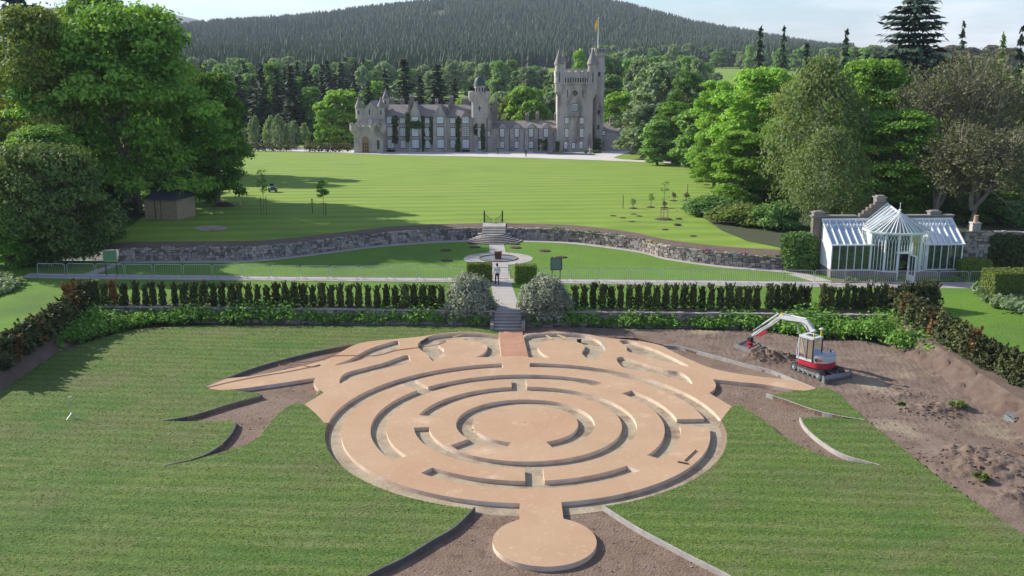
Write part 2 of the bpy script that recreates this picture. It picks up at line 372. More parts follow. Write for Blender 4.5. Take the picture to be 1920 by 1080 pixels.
wing=PX([(935,600),(935,628)]+cat([(935,628),(900,623),(860,622),(813,627),(780,632),(735,636),(672,644),(622,669),(579,683),(485,703),(418,711),(385,724)],4)
   +cat([(385,724),(400,730),(438,730),(520,719),(591,708)],4)+cat([(591,708),(588,716),(593,726),(607,736)],4)+[(571,758),(590,773),(607,792),(985,820),(1350,790),(1372,762)]
   +cat([(1330,737),(1340,729),(1342,720),(1337,711)],4)+cat([(1337,711),(1385,716),(1434,721),(1499,732),(1529,729)],4)+cat([(1529,729),(1490,714),(1400,703),(1337,691),(1291,673),(1259,658),(1237,647),(1195,639),(1137,633),(1087,624),(1031,622),(994,625),(980,629)],4)+[(978,600)])
EB=PX([(974,930),(1051,930),(1058,985),(975,985)])
b0=U(1021,969);b1=U(1021,1062); bc=((b0[0]+b1[0])/2,(b0[1]+b1[1])/2); br=(b0[1]-b1[1])/2
rx=98/(ppm(bc[1],.3)); br=(br+rx)/2
BD=[(bc[0]+br*math.cos(2*pi*i/90),bc[1]+br*math.sin(2*pi*i/90)) for i in range(90)]
D346=circ(r346); D376=circ(r376)
D1=PX([(430,727),(591,706),(600,735),(571,758),(554,755),(529,769),(507,791),(485,819),(463,833),(407,850),(360,864),(310,874),(360,862),(391,850),(416,834),(435,812),(443,795),(437,787),(360,790),(305,789),(360,780),(435,757),(490,742),(485,737),(445,733)])
D2=PX([(1372,762),(1325,738),(1335,710),(1434,720),(1499,731),(1457,738),(1437,738),(1468,749),(1528,770),(1581,782),(1621,788),(1598,786),(1545,782),(1501,783),(1510,801),(1538,826),(1581,852),(1649,873),(1616,868),(1563,860),(1528,847),(1493,833),(1461,812),(1441,794),(1412,775),(1387,758)])
kerbL3=[(560,1160),(689,1079),(754,1047),(810,1013),(852,988),(890,951)]
kerbR3=[(1130,948),(1200,992),(1300,1045),(1365,1078),(1500,1150)]
D3=PX(kerbL3+[(905,930),(1115,930)]+kerbR3)
HL=PX(cat([(382,725),(422,709),(485,687),(579,662),(660,647),(690,642)],4)+[(690,650),(622,675),(579,690),(485,708),(418,716)])
GL=PX([(-400,760),(-60,712),(16,671),(65,667),(107,661),(146,648),(178,638),(227,623),(275,615),(357,611),(480,610),(660,611),(840,612),(935,613),(937,640),(985,800),(985,1500),(-900,1500)])
GR=PX([(1330,745),(1437,738),(1457,738),(1493,731),(1535,726),(1556,728),(1572,738),(1623,786),(1767,900),(1920,1003),(2400,1330),(2400,1500),(985,1500),(985,800)])
def cls(x,y):
    if inpoly(x,y,EB) or inpoly(x,y,BD): return 'P'
    inr=inpoly(x,y,D376)
    if inr or inpoly(x,y,wing):
        if inpoly(x,y,wing) or inpoly(x,y,D346):
            if not any(inpoly(x,y,t) for t in TR): return 'P'
        return 'T'
    if inpoly(x,y,D1) or inpoly(x,y,D2) or inpoly(x,y,D3) or inpoly(x,y,HL): return 0
    if inpoly(x,y,GL) or inpoly(x,y,GR): return 'G'
    return 0
P,o=cdt(TR+[wing,EB,BD,D346,D376,D1,D2,D3,HL,GL,GR],cls)
sheet('labyrinth_path',P,o['P'],.3,[M['sand'],M['ply']],skirt=-.01)
sheet('trench_soil',P,o['T'],.092,M['trench'])
KP=[('L1',cat([(381,726),(422,710),(485,687),(579,662),(660,646)],6)),('L2',cat([(303,789),(360,779),(435,756),(491,740)],6)),('L3',cat([(308,873),(360,861),(391,849),(416,832),(436,809),(443,791)],6)),('L4',cat(kerbL3,5)),
    ('R4',cat(kerbR3,5)),('R2',cat([(1437,738),(1468,748),(1528,769),(1581,781),(1621,787)],6)),('R3',cat([(1500,783),(1510,801),(1538,826),(1581,852),(1649,872)],6)),
    ('R1',cat([(1242,647),(1275,650),(1337,666),(1400,683),(1447,695),(1490,712),(1529,728)],6)),('TL',cat([(789,640),(813,629),(860,624),(900,625),(935,630)],6)),('TR',cat([(983,632),(994,627),(1031,624),(1087,626),(1121,637),(1135,652)],6))]
KW={k:PX(p) for k,p in KP}
allk=[q for k,v in KW.items() for q in v]
def slope(A,B):
    x,y=(A[0]+B[0])/2,(A[1]+B[1])/2
    if min((x-q[0])**2+(y-q[1])**2 for q in allk)<.6: return 0
    return .3
GT=(P,o['G'])
sheet('turf_lawn',P,o['G'],.3,[M['turf'],M['dirt']],skirt=-.01,slope=slope)
Pd=PX([(936.5,606),(977.5,606),(984,650),(991,668),(940,668),(938,640)],.304); P,o=cdt([Pd],lambda x,y:1 if inpoly(x,y,Pd) else 0); sheet('damp_entry_path',P,o[1],.304,M['damp'])
KD={'L1':'long curved dark timber edging along the upper left leaf of the labyrinth','L2':'short dark timber edging with a pointed end, upper of the two below the left wing','L3':'sickle shaped dark timber edging around the tip of the left grass tongue',
 'L4':'dark timber edging running to the bottom edge, left of the round pad','R4':'pale sunlit timber edging running to the bottom edge, right of the round pad','R2':'pale timber edging below the tip of the right wing, upper of two','R3':'sickle shaped pale timber edging within the right turf',
 'R1':'thin straight pale board along the brown trench beside the excavator','TL':'curved edging around the rounded leaf left of the entry path','TR':'curved edging around the rounded leaf right of the entry path'}
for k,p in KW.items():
    o_=MB().ribbon(p,.07,-.02,.315).build('timber_edging',M['timber_shade' if k in('L1','L2','L3','L4','TL') else 'timber']); tag(o_,KD[k],'edging','timber edgings around the labyrinth')
# ================================================================ VEGETATION
def leafmat(name,c1,c2,transl=.3,rough=.7,rnd=.25):
    m=bpy.data.materials.new(name); m.use_nodes=True; t=m.node_tree; N=t.nodes; L=t.links; b=N['Principled BSDF']; b.inputs['Roughness'].default_value=rough; b.inputs['Specular IOR Level'].default_value=.2
    at=N.new('ShaderNodeAttribute'); at.attribute_name='tone'; x=N.new('ShaderNodeMix'); x.data_type='RGBA'; x.inputs['A'].default_value=(*c1,1); x.inputs['B'].default_value=(*c2,1); L.new(at.outputs['Fac'],x.inputs['Factor'])
    oi=N.new('ShaderNodeObjectInfo'); h=N.new('ShaderNodeHueSaturation'); mr=N.new('ShaderNodeMapRange'); mr.inputs['To Min'].default_value=1-rnd; mr.inputs['To Max'].default_value=1+rnd
    L.new(oi.outputs['Random'],mr.inputs['Value']); L.new(mr.outputs[0],h.inputs['Value']); L.new(x.outputs['Result'],h.inputs['Color']); L.new(h.outputs[0],b.inputs['Base Color'])
    tr=N.new('ShaderNodeBsdfTranslucent'); ms=N.new('ShaderNodeMixShader'); ms.inputs[0].default_value=transl
    g=N.new('ShaderNodeMix'); g.data_type='RGBA'; g.blend_type='MULTIPLY'; g.inputs['Factor'].default_value=1; g.inputs['B'].default_value=(1.35,1.35,.7,1); L.new(h.outputs[0],g.inputs['A']); L.new(g.outputs['Result'],tr.inputs['Color'])
    L.new(b.outputs[0],ms.inputs[1]); L.new(tr.outputs[0],ms.inputs[2]); L.new(ms.outputs[0],N['Material Output'].inputs['Surface']); return m
LM=dict(
 syc=leafmat('sycamore_leaf',(0.075,0.183,0.025),(0.256,0.412,0.059),.3),
 bright=leafmat('spring_beech_leaf',(0.143,0.286,0.034),(0.286,0.450,0.067),.35),
 mid=leafmat('summer_leaf',(0.123,0.233,0.050),(0.233,0.365,0.100),.3),
 pale=leafmat('pale_willow_leaf',(0.172,0.245,0.116),(0.270,0.351,0.172),.3,rnd=.18),
 olive=leafmat('young_oak_leaf',(0.122,0.179,0.031),(0.215,0.265,0.059),.3),
 hawthorn=leafmat('hawthorn_leaf',(.070,.115,.028),(.145,.190,.055),.25),
 budding=leafmat('budding_oak_leaf',(.095,.105,.045),(.150,.165,.065),.2),
 birch=leafmat('birch_leaf',(0.115,0.170,0.046),(0.190,0.240,0.085),.35),
 brown=leafmat('budding_twigs',(0.115,0.092,0.057),(0.182,0.169,0.074),.15),
 spruce=leafmat('spruce_needle',(0.030,0.056,0.027),(0.071,0.109,0.049),.05),
 fir=leafmat('fir_needle',(0.027,0.054,0.030),(0.060,0.098,0.060),.05),
 hillfir=leafmat('plantation_needle',(0.034,0.060,0.030),(0.078,0.112,0.050),.05),
 yew=leafmat('yew_needle',(0.037,0.051,0.018),(0.132,0.138,0.044),.1,rnd=.35),
 rust=leafmat('browned_yew_needle',(0.160,0.075,0.025),(0.220,0.120,0.040),.15),
 silver=leafmat('silver_pear_leaf',(0.209,0.237,0.165),(0.363,0.385,0.292),.2,rnd=.05),
 bed=leafmat('border_plant_leaf',(0.094,0.215,0.031),(0.215,0.374,0.065),.3,rnd=.1),
 rhodo=leafmat('rhododendron_leaf',(0.070,0.159,0.032),(0.169,0.258,0.070),.2),
 heath=leafmat('heather_sprig',(0.100,0.060,0.045),(0.150,0.110,0.050),.1),
 ivy=leafmat('ivy_leaf',(0.033,0.058,0.016),(0.091,0.111,0.033),.15))
M['bark']=mat('grey_bark',(.15,.12,.09),.95,(.23,.19,.15),3,bump=.02,bs=12)
M['palebark']=mat('lichened_bark',(.27,.23,.18),.95,(.19,.16,.12),2)
M['birchbark']=mat('birch_bark',(.45,.42,.38),.9,(.20,.17,.15),2,bump=.01)
def quads(P,Nn,size,rng,asp=1.5,tone=None,updir=None):
    n=len(P); Nn=Nn/np.linalg.norm(Nn,axis=1,keepdims=True)
    a=rng.normal(size=(n,3)) if updir is None else updir+rng.normal(size=(n,3))*.25
    a-= (a*Nn).sum(1,keepdims=True)*Nn; a/=np.linalg.norm(a,axis=1,keepdims=True)+1e-9; b=np.cross(Nn,a)
    s=(size*rng.uniform(.6,1.25,n))[:,None]/2
    V=np.stack([P-a*s*asp, P+b*s, P+a*s*asp, P-b*s],1).reshape(-1,3)
    return V,np.arange(4*n).reshape(n,4)
def leafmesh(name,parts,extra=None):
    Vs=[];ts=[]
    for V,t in parts: Vs.append(V); ts.append(t)
    V=np.concatenate(Vs); n=len(V)//4; me=mesh_np(name,V,np.arange(4*n).reshape(n,4))
    at=me.attributes.new('tone','FLOAT','FACE'); at.data.foreach_set('value',np.concatenate(ts).astype(np.float32)); return me
def clumpleaves(cs,rs,cnt,size,rng,flat=.75,asp=1.5,up=.5,shell=.45,tj=.15):
    cs=np.array(cs); rs=np.array(rs); k=len(cs); idx=np.repeat(np.arange(k),cnt); n=len(idx)
    d=rng.normal(size=(n,3)); d[:,2]=np.where(d[:,2]<-.2,-d[:,2]*rng.uniform(-.6,1,n),d[:,2]); d/=np.linalg.norm(d,axis=1,keepdims=True)
    r=(shell+(1-shell)*rng.random(n)**.7)*(1+.22*rng.normal(size=n)); P=cs[idx]+d*r[:,None]*rs[idx][:,None]*np.array([1,1,flat])
    Nn=d*.7+np.array([0,0,up])+rng.normal(size=(n,3))*.55
    ct_=rng.random(k); tone=np.clip(ct_[idx]*.75+rng.normal(size=n)*tj+.12,0,1)
    V,_=quads(P,Nn,size,rng,asp); return V,tone
def broad(name,H,W,seed,nclump=90,per=260,size=.36,base=.12,power=.55,low=.8,flat=.7,cr=(.10,.17),lm='syc',trunks=1,inner=.35,tr=None):
    """returns (crown mesh, trunk mesh) of a broadleaf tree H tall, W wide"""
    rng=np.random.default_rng(seed); cs=[];rs=[]
    nl=max(9,nclump//9); k_=0
    for l in range(nl):
        t=((l+.5)/nl)**low; prof=max(.2,math.sin(pi*min(1,(t*.86+.12)))**power); a=l*2.39996+rng.normal()*.35+seed; q=math.sqrt(rng.uniform(inner,1)); lump=1+.14*math.sin(3*a+seed)
        lr=W*rng.uniform(.15,.235)*(.75+.5*prof*.6); rad=max(0,W/2*prof*q*lump-lr*.75); lz=H*(base+(1-base)*t*.95); lz=min(lz,H-lr*.9); tn=rng.random()
        for c_ in range(max(4,nclump//nl)):
            d=rng.normal(size=3); d[2]=abs(d[2])*.9-.25; d[0]+=.55*math.cos(a); d[1]+=.55*math.sin(a); d/=np.linalg.norm(d)
            cs.append((rad*math.cos(a)+d[0]*lr,rad*math.sin(a)+d[1]*lr,max(H*base*.6,lz+d[2]*lr*.85))); rs.append(W*rng.uniform(*cr)*.8)
    nclump=len(cs)
    cs=np.array(cs); cs[:,2]=np.minimum(cs[:,2],H-np.array(rs)*flat)
    me=leafmesh(name+'_crown',[clumpleaves(cs,rs,per,size,rng,flat)])
    m=MB(); r0=(tr or H*.022)
    for k in range(trunks):
        o=Vector((rng.normal()*.05*W*(k>0),rng.normal()*.05*W*(k>0),-.3)); top=Vector((rng.normal()*.04*W,rng.normal()*.04*W,H*.8))
        pts=[o+(top-o)*t+Vector((rng.normal(),rng.normal(),0))*.012*H*(0<t<1) for t in (0,.2,.4,.6,.8,1)]
        m.tube(pts,[r0*1.25,r0,r0*.8,r0*.55,r0*.35,r0*.1],7)
        for j in rng.choice(nclump,min(18,nclump),replace=False):
            c=Vector(cs[j]); s_=pts[1+int(rng.integers(0,3))]; mid=s_.lerp(c,.5)+Vector((0,0,-.03*H)); m.tube([s_,mid,c],[r0*.42,r0*.25,r0*.07],5,cap=False)
    return me,m.mesh(name+'_trunk')
def spruce(name,H,W,seed,tiers=30,nb=9,size=.5,droop=.25,base=.04,ragged=.25,asp=2.2,open_=0.,prof=None):
    rng=np.random.default_rng(seed); P=[];Nn=[];T=[];up=[];m=MB(); m.tube([(0,0,-.3),(0,0,H*.5),(0,0,H*.98)],[H*.016,H*.011,.03],6)
    for i in range(tiers):
        t=(i+rng.random()*.5)/tiers; z=H*(base+(1-base)*t); rmax=W/2*(prof(t) if prof else (1-t)**.85)*(1+rng.normal()*ragged*.6)+.12
        tone=rng.random()
        for b in range(nb):
            if rng.random()<open_: continue
            a=rng.random()*2*pi; L_=rmax*rng.uniform(1-ragged*1.6,1.05); k=max(2,int(L_/(size*.55)))
            for s_ in range(k):
                q=(s_+.6)/k; x=L_*q; dz=-droop*x*(1-.35*q)+.05*L_*q**3+rng.normal()*.08
                wd=(1-q)*.35*L_*rng.normal(); P.append((x*math.cos(a)-wd*math.sin(a),x*math.sin(a)+wd*math.cos(a),z+dz)); Nn.append((rng.normal()*.35+.35*math.cos(a),rng.normal()*.35+.35*math.sin(a),.75)); up.append((math.cos(a),math.sin(a),-droop)); T.append(min(1,max(0,.45*tone+.35*q+rng.normal()*.15)))
            if i%2==0 and b%2==0: m.tube([(0,0,z),(L_*.8*math.cos(a),L_*.8*math.sin(a),z-droop*L_*.55)],[H*.004,.01],3,cap=False)
    V,_=quads(np.array(P),np.array(Nn),size,rng,asp,updir=np.array(up)); return leafmesh(name+'_crown',[(V,np.array(T))]),m.mesh(name+'_trunk')
def weeping(name,H,W,seed,n=420,size=.26,lm='birch'):
    rng=np.random.default_rng(seed); m=MB(); P=[];T=[];Nn=[]
    m.tube([(0,0,-.3),(.2,0,H*.45),(0,.1,H*.97)],[H*.016,H*.010,.03],6)
    for i in range(n):
        t=rng.random()**.8; z=H*(.22+.77*t); rm=W/2*(math.sin(pi*min(1,.25+.72*t))**.8); a=rng.random()*2*pi; q=math.sqrt(rng.uniform(.12,1)); x,y=rm*q*math.cos(a),rm*q*math.sin(a)
        if i%9==0: m.tube([(0,0,z-.12*H*q),(x*.5,y*.5,z),(x,y,z-.1)],[H*.004,H*.002,.012],4,cap=False)
        L_=rng.uniform(.08,.24)*H; k=int(L_/.16); tone=rng.random()
        for s_ in range(k):
            f=s_/k; P.append((x*(1+.06*f)+rng.normal()*.22,y*(1+.06*f)+rng.normal()*.22,z-L_*f+rng.normal()*.1)); T.append(min(1,max(0,tone*.7+rng.normal()*.15+.1))); Nn.append((x/rm*.6+rng.normal()*.6,y/rm*.6+rng.normal()*.6,.25))
    V,_=quads(np.array(P),np.array(Nn),size,rng,1.8,updir=np.tile([0,0,-1.],(len(P),1))); return leafmesh(name+'_crown',[(V,np.array(T))]),m.mesh(name+'_trunk')
def baretree(name,H,W,seed,leaf=2600,size=.22):
    rng=np.random.default_rng(seed); m=MB(); tips=[]
    def grow(p,d,L_,r,dep):
        q=p+d*L_; mid=p.lerp(q,.5)+Vector(rng.normal(size=3))*L_*.06; m.tube([p,mid,q],[r,r*.85,r*.68],5 if dep<2 else 3,cap=False)
        if dep>=3: tips.append(mid)
        if dep>=6: tips.append(q); return
        for k in range(3 if dep<5 else 2):
            dd=(d+Vector(rng.normal(size=3))*(.42 if dep else .5)+Vector((0,0,.07))).normalized(); grow(q,dd,L_*rng.uniform(.68,.88),r*.62,dep+1)
    for k in range(3): grow(Vector((0,0,-.3 if k==0 else H*.16)),Vector((rng.normal()*.3,rng.normal()*.3,1)).normalized(),H*.23,H*.02,0 if k==0 else 1)
    me=m.mesh(name+'_trunk'); co=np.array([v.co for v in me.vertices]); mn=co[:,2].max(); wx=np.percentile(np.abs(co[:,:2]),98)
    S=np.array([W/2/wx,W/2/wx,H/mn]); 
    for v in me.vertices: v.co=Vector(np.array(v.co)*S)
    tp=np.array([tuple(t) for t in tips])*S; j=rng.integers(0,len(tp),leaf); P=tp[j]+rng.normal(size=(leaf,3))*.35
    V,_=quads(P,rng.normal(size=(leaf,3))+np.array([0,0,.4]),size,rng,1.8); return leafmesh(name+'_crown',[(V,rng.random(leaf))]),me
def shrubmesh(name,W,D,H,seed,ncl=40,per=120,size=.12,lm=None,asp=1.5,round_=True):
    rng=np.random.default_rng(seed); cs=[];rs=[]
    for i in range(ncl):
        d=rng.normal(size=3); d[2]=abs(d[2]); d/=np.linalg.norm(d); q=rng.uniform(.6,.9); cs.append((d[0]*W/2*q*.85,d[1]*D/2*q*.85,H*(.12+.72*d[2]*q))); rs.append(min(W,D,H*1.3)*rng.uniform(.13,.2))
    return leafmesh(name,[clumpleaves(cs,rs,per,size,rng,.85,asp)])
PROTO={}
def proto(k):
    if k in PROTO: return PROTO[k]
    if k=='sycA': r=(broad('syc',21,20,3,330,200,.34,.09,.42,.9,.62,(.085,.13),inner=.25),'syc','bark',21,20)
    elif k=='sycB': r=(broad('syc',20,14,8,200,190,.34,.0,.45,.9,.62,(.10,.15),inner=.25),'syc','bark',20,14)
    elif k=='brA': r=(broad('bright',18,13,11,220,200,.30,.02,.45,.9,.65,(.09,.15),inner=.25),'bright','bark',18,13)
    elif k=='brB': r=(broad('bright',17,10,12,150,200,.30,.0,.4,.95,.65,(.11,.17),inner=.25),'bright','bark',17,10)
    elif k=='olA': r=(broad('olive',18,14,14,200,150,.28,.04,.5,.9,.65,(.09,.14),inner=.25),'olive','bark',18,14)
    elif k=='olB': r=(broad('olive',8,10,15,190,180,.20,.02,.5,.9,.7,(.10,.16),trunks=3,tr=.12),'hawthorn','bark',8,10)
    elif k in('fB','fM','fP','fP2','fO'):
        lm={'fB':'bright','fM':'mid','fP':'pale','fP2':'pale','fO':'olive'}[k]; r=(broad(k,16,12,{'fB':21,'fM':22,'fP':23,'fP2':24,'fO':25}[k],120,52,.68,.02,.45,.9,.7,(.11,.17),inner=.25),lm,'bark',16,12)
    elif k=='spA': r=(spruce('spruce',20,7,31,30,10,.62),'spruce','bark',20,7)
    elif k=='spB': r=(spruce('spruce',20,8,32,26,9,.7,ragged=.35),'spruce','bark',20,8)
    elif k=='thin': r=(spruce('larch',20,5,33,24,7,.5,.12,.1,.45,2.2,.35),'fir','bark',20,5)
    elif k=='cedar': r=(spruce('fir',24,15,34,34,22,.5,.03,.05,.28,2.6,.15,prof=lambda t:min(1,(1-t)*1.6+.05)**.6),'fir','bark',24,15)
    elif k=='wee': r=(weeping('birch',18,9,41,820,.2),'birch','birchbark',18,9)
    elif k=='weeS': r=(weeping('birch',9,4,42,90,.4),'pale','birchbark',9,4)
    elif k=='bareA': r=(baretree('bare',17,15,51,5000),'budding','palebark',17,15)
    elif k=='bareB': r=(baretree('bare',17,13,52,5200,.27),'budding','palebark',17,13)
    elif k=='rho': 
        me=shrubmesh('rhododendron',7,6,3.2,61,60,170,.2); m=MB()
        for q in range(7): m.tube([(0,0,-.2),(math.cos(q)*.9,math.sin(q)*.9,1.2),(math.cos(q)*1.9,math.sin(q)*1.7,2.2)],[.09,.06,.02],5)
        r=((me,m.mesh('rhododendron_stem')),'rhodo','bark',3.2,7)
    (c,t),lm,bk,H,W=r; c.materials.append(LM[lm]); t.materials.append(M[bk]); PROTO[k]=(c,t,H,W,{}); return PROTO[k]
rot=random.Random(5)
def plant(k,x,y,h,w,name,label=None,cat_='tree',group=None,z=None,lm=None,rz=None):
    c,t,H,W,alt=proto(k)
    z=ground_z(x,y) if z is None else z
    e=empty(name,(x,y,z),rot.uniform(0,6.28) if rz is None else rz,label,cat_,group); s=w/W; e.scale=(s,s,h/H)
    co=bpy.data.objects.new('crown' if k!='rho' else 'foliage',c); col.objects.link(co); co.parent=e
    if lm: co.material_slots[0].link='OBJECT'; co.material_slots[0].material=LM[lm]
    to=bpy.data.objects.new('trunk' if k!='rho' else 'stem',t); col.objects.link(to); to.parent=e
    return e
def tree(k,px,pytop,Y,wpx,name,label=None,group=None,lm=None,rz=None,cat_='tree'):
    x,_,zt=UD(px,pytop,Y); z=ground_z(x,Y) if Y>Yf(x) else 1.2
    return plant(k,x,Y,zt-z,wpx*1.12/ppm(Y,(zt+z)/2),name,label,cat_,group,z,lm,rz)
# ---- left of the lawn
g_='big trees on the left'
tree('sycA',226,8,109,300,'sycamore_tree','largest dense round sycamore at the left, its dark crown reaching the shed and lawn',g_,rz=.4)
tree('sycB',392,135,118,120,'sycamore_tree','smaller rounded sycamore at the right edge of the left wood, touching the lawn',g_,rz=1)
tree('sycB',75,235,93,170,'sycamore_tree','blue green low tree between the olive bush and the largest sycamore',g_,rz=2)
tree('sycB',170,-12,128,190,'sycamore_tree','tall sunlit tree rising behind the left shoulder of the largest sycamore',g_,rz=3)
tree('olA',48,10,104,215,'oak_tree','yellowish olive young leaved oak at the far left edge',g_,rz=1)
tree('cedar',20,-40,135,120,'fir_tree','dark fir whose top shows in the upper left corner',g_)
tree('olB',75,270,86,205,'hawthorn_bush','broad olive green bush beside the left end of the barriers',g_,cat_='bush')
tree('olB',5,390,84,110,'hawthorn_bush','low green bush at the left edge below the olive bush',g_,lm='syc',cat_='bush')
tree('rho',182,405,92,110,'evergreen_bush','dark evergreen bush in the shade left of the shed',g_,cat_='bush')
tree('rho',130,420,88,160,'evergreen_bush','dark evergreen bush behind the left green sign',g_,cat_='bush')
tree('rho',60,455,86,120,'evergreen_bush','dark evergreen bush behind the first crowd barrier',g_,cat_='bush')
tree('rho',150,330,108,200,'evergreen_bush','tall evergreen bush filling the gap under the left trees',g_,cat_='bush')
tree('rho',330,310,132,140,'evergreen_bush','evergreen bush under the right side of the largest sycamore',g_,cat_='bush')
# ---- right of the lawn
g_='trees to the right of the lawn'
tree('fP',1240,118,214,115,'willow_tree','tall pale grey green willow nearest the castle on the right',g_)
tree('sycB',1292,133,200,80,'lime_tree','mid green lime behind the pale willow and the bright beech',g_,lm='mid')
tree('fP2',1208,195,205,95,'willow_tree','low pale blue green willow in front of the right castle wing',g_)
tree('fM',1300,205,175,80,'alder_tree','grey green alder standing at the edge of the far right lawn',g_)
tree('brB',1352,150,158,95,'beech_tree','bright narrow beech, leftmost of the bright green ones',g_)
tree('brA',1432,128,138,160,'beech_tree','bright broad beech with sunlit top beside the lawn',g_)
tree('brB',1392,245,116,120,'beech_tree','bright low beech whose branches reach down over the bushes by the lawn',g_)
tree('olA',1500,150,132,120,'oak_tree','yellow green oak between the bright beech and the weeping birch',g_)
tree('wee',1545,98,108,185,'birch_tree','tall weeping birch with pale trunk left of the glasshouse',g_)
tree('wee',1560,235,97,150,'birch_tree','lower weeping birch behind the left end of the glasshouse',g_)
tree('brA',1640,112,122,175,'maple_tree','vivid green maple above the glasshouse',g_)
tree('sycB',1690,205,104,170,'maple_tree','shaded green maple right behind the glasshouse gable',g_)
tree('bareA',1765,100,108,200,'oak_tree','leafless grey brown tree with spreading twigs above the glasshouse',g_,rz=1.2)
tree('bareB',1868,95,112,200,'oak_tree','budding brown tree at the right edge',g_,rz=2.2)
tree('bareB',1840,225,97,190,'oak_tree','lower budding oak behind the garden wall',g_,rz=4)
tree('bareB',1770,250,99,150,'oak_tree','olive brown budding oak behind the glasshouse right end',g_,rz=5)
tree('sycB',1905,200,118,120,'lime_tree','dark green lime at the right edge behind the budding trees',g_)
tree('cedar',1722,-14,150,190,'fir_tree','largest dark fir with layered branches at the top right',g_)
tree('spB',1808,40,185,46,'spruce_tree','thin ragged spruce right of the largest fir',g_)
tree('spB',1588,56,185,58,'spruce_tree','narrow dark spruce rising above the weeping birch',g_,lm='spruce')
tree('spB',1471,50,205,46,'spruce_tree','slender leaning spruce, right one of the pair on the skyline',g_)
tree('spA',1427,48,210,48,'spruce_tree','slender spruce with bushy tip, left one of the pair on the skyline',g_)
tree('spB',1513,82,200,66,'pine_tree','dark pine between the skyline spruces and the birch',g_)
tree('spA',1883,60,140,50,'spruce_tree','yellowish spruce near the top right corner',g_,lm='olive')
tree('spB',1918,48,125,60,'spruce_tree','dark spruce cut by the right edge near the top corner',g_)
tree('rho',1335,362,107,120,'rhododendron_bush','feathery blue green bush at the lawn edge, leftmost of the right bushes','bushes at the right edge of the lawn',cat_='bush')
tree('rho',1395,378,100,150,'rhododendron_bush','olive green rounded bush in front of the low beech','bushes at the right edge of the lawn',cat_='bush',lm='olive')
tree('rho',1455,372,97,110,'rhododendron_bush','dark green bush nearest the weeping birch','bushes at the right edge of the lawn',cat_='bush')
tree('rho',1430,330,118,150,'rhododendron_bush','tall shadowy bush under the bright beeches','bushes at the right edge of the lawn',cat_='bush')
for i,(px,py,Y,w_) in enumerate([(1590,330,103,130),(1690,330,106,150),(1800,360,104,140),(1890,370,100,150)]):
    tree('rho',px,py,Y,w_,'laurel_bush',['shaded laurel behind the left roof of the glasshouse','shaded laurel behind the stone gable','shaded laurel behind the chimney pot on the wall','shaded laurel by the right edge above the garden wall'][i],'laurels in the wood behind the glasshouse',cat_='bush')
for i,(k,px,py,Y,w_,lm_) in enumerate([('brA',1400,180,165,110,None),('sycB',1345,215,140,80,'bright'),('brA',1475,220,126,110,None),('sycB',1450,260,118,100,'mid'),('brB',1590,160,128,110,None),('sycB',1625,240,112,120,'mid'),('brA',1700,170,126,130,'mid'),('sycB',1745,230,112,120,'syc'),('sycB',1800,210,122,130,'syc'),('brA',1860,190,130,140,'mid'),('sycB',1265,190,190,80,None),('fM',1235,225,186,70,None),('sycB',1330,250,150,70,None),('sycB',1930,270,104,110,None)]):
    tree(k,px,py,Y,w_,'broadleaf_tree','leafy tree filling the wood right of the lawn, '+ordn(i)+' of the mixed ones','mixed trees right of the lawn',lm=lm_)
# ---- woods behind the castle
rr_=random.Random(11)
def wood(kinds,n,px0,px1,pt0,pt1,Y0,Y1,w0,w1,name,desc,group,cat_='tree',avoid=None):
    L_=[]
    for i in range(n):
        for tr_ in range(30):
            px=px0+(px1-px0)*(i+rr_.random())/n; Y=rr_.uniform(Y0,Y1)
            if not(avoid and avoid(px,Y)): break
        L_.append((px,rr_.uniform(pt0(px) if callable(pt0) else pt0,pt1(px) if callable(pt1) else pt1),Y,rr_.uniform(w0,w1),rr_.choice(kinds)))
    L_.sort()
    for i,(px,pt,Y,w_,k) in enumerate(L_):
        if isinstance(k,tuple): tree(k[0],px,pt,Y,w_,name,desc+', '+ordn(i)+' from the left',group,lm=k[1])
        else: tree(k,px,pt,Y,w_,name,desc+', '+ordn(i)+' from the left',group)
wood(['spA','spB','spA','fM'],34,425,650,112,165,262,340,46,66,'spruce_tree','tall dark spruce in the wood left of the castle','dark spruces left of the castle')
for i,(px,pt,Y,w_) in enumerate([(696,150,268,40),(722,128,285,44),(757,106,275,60),(790,140,270,42),(820,118,272,64),(852,150,268,44),(880,165,266,36),(640,140,290,44),(670,160,300,40)]):
    pass
L_=sorted([(690,150,268,44),(722,132,285,44),(757,108,275,56),(788,142,272,44),(820,118,276,62),(852,148,268,42),(884,160,270,38),(664,150,290,44),(905,150,290,40)])
for i,(px,pt,Y,w_) in enumerate(L_): tree('spA' if i%2 else 'spB',px,pt,Y,w_*1.35,'spruce_tree','dark spruce directly behind the castle roofs, '+ordn(i)+' from the left','dark spruces behind the castle roofs')
wood(['weeS'],9,442,575,214,232,247,253,18,26,'birch_tree','small pale birch in the row beside the castle drive','small birches beside the drive')
for i,(k,px,pt,Y,w_,d) in enumerate([('fB',636,168,250,86,'bright rounded lime left of the castle entrance'),('fB',708,152,300,52,'bright lime peeping between the dark spruces behind the castle'),('fB',605,205,246,44,'low green lime leftmost by the castle'),('fB',992,162,252,84,'broad yellow green lime between the domed turret and the clock tower'),('fO',960,172,256,50,'shorter yellow green lime right of the domed turret'),('fB',1160,172,250,70,'dark green lime right of the clock tower'),('fB',1084,92,420,30,'lone bright tree between the turrets of the clock tower'),('fM',1145,140,300,70,'tall mid green tree behind the right side of the clock tower'),('fB',868,188,262,40,'small bright tree behind the castle roof left of the domed turret')]):
    tree(k,px,pt,Y,w_,'lime_tree',d,'green trees around the castle')
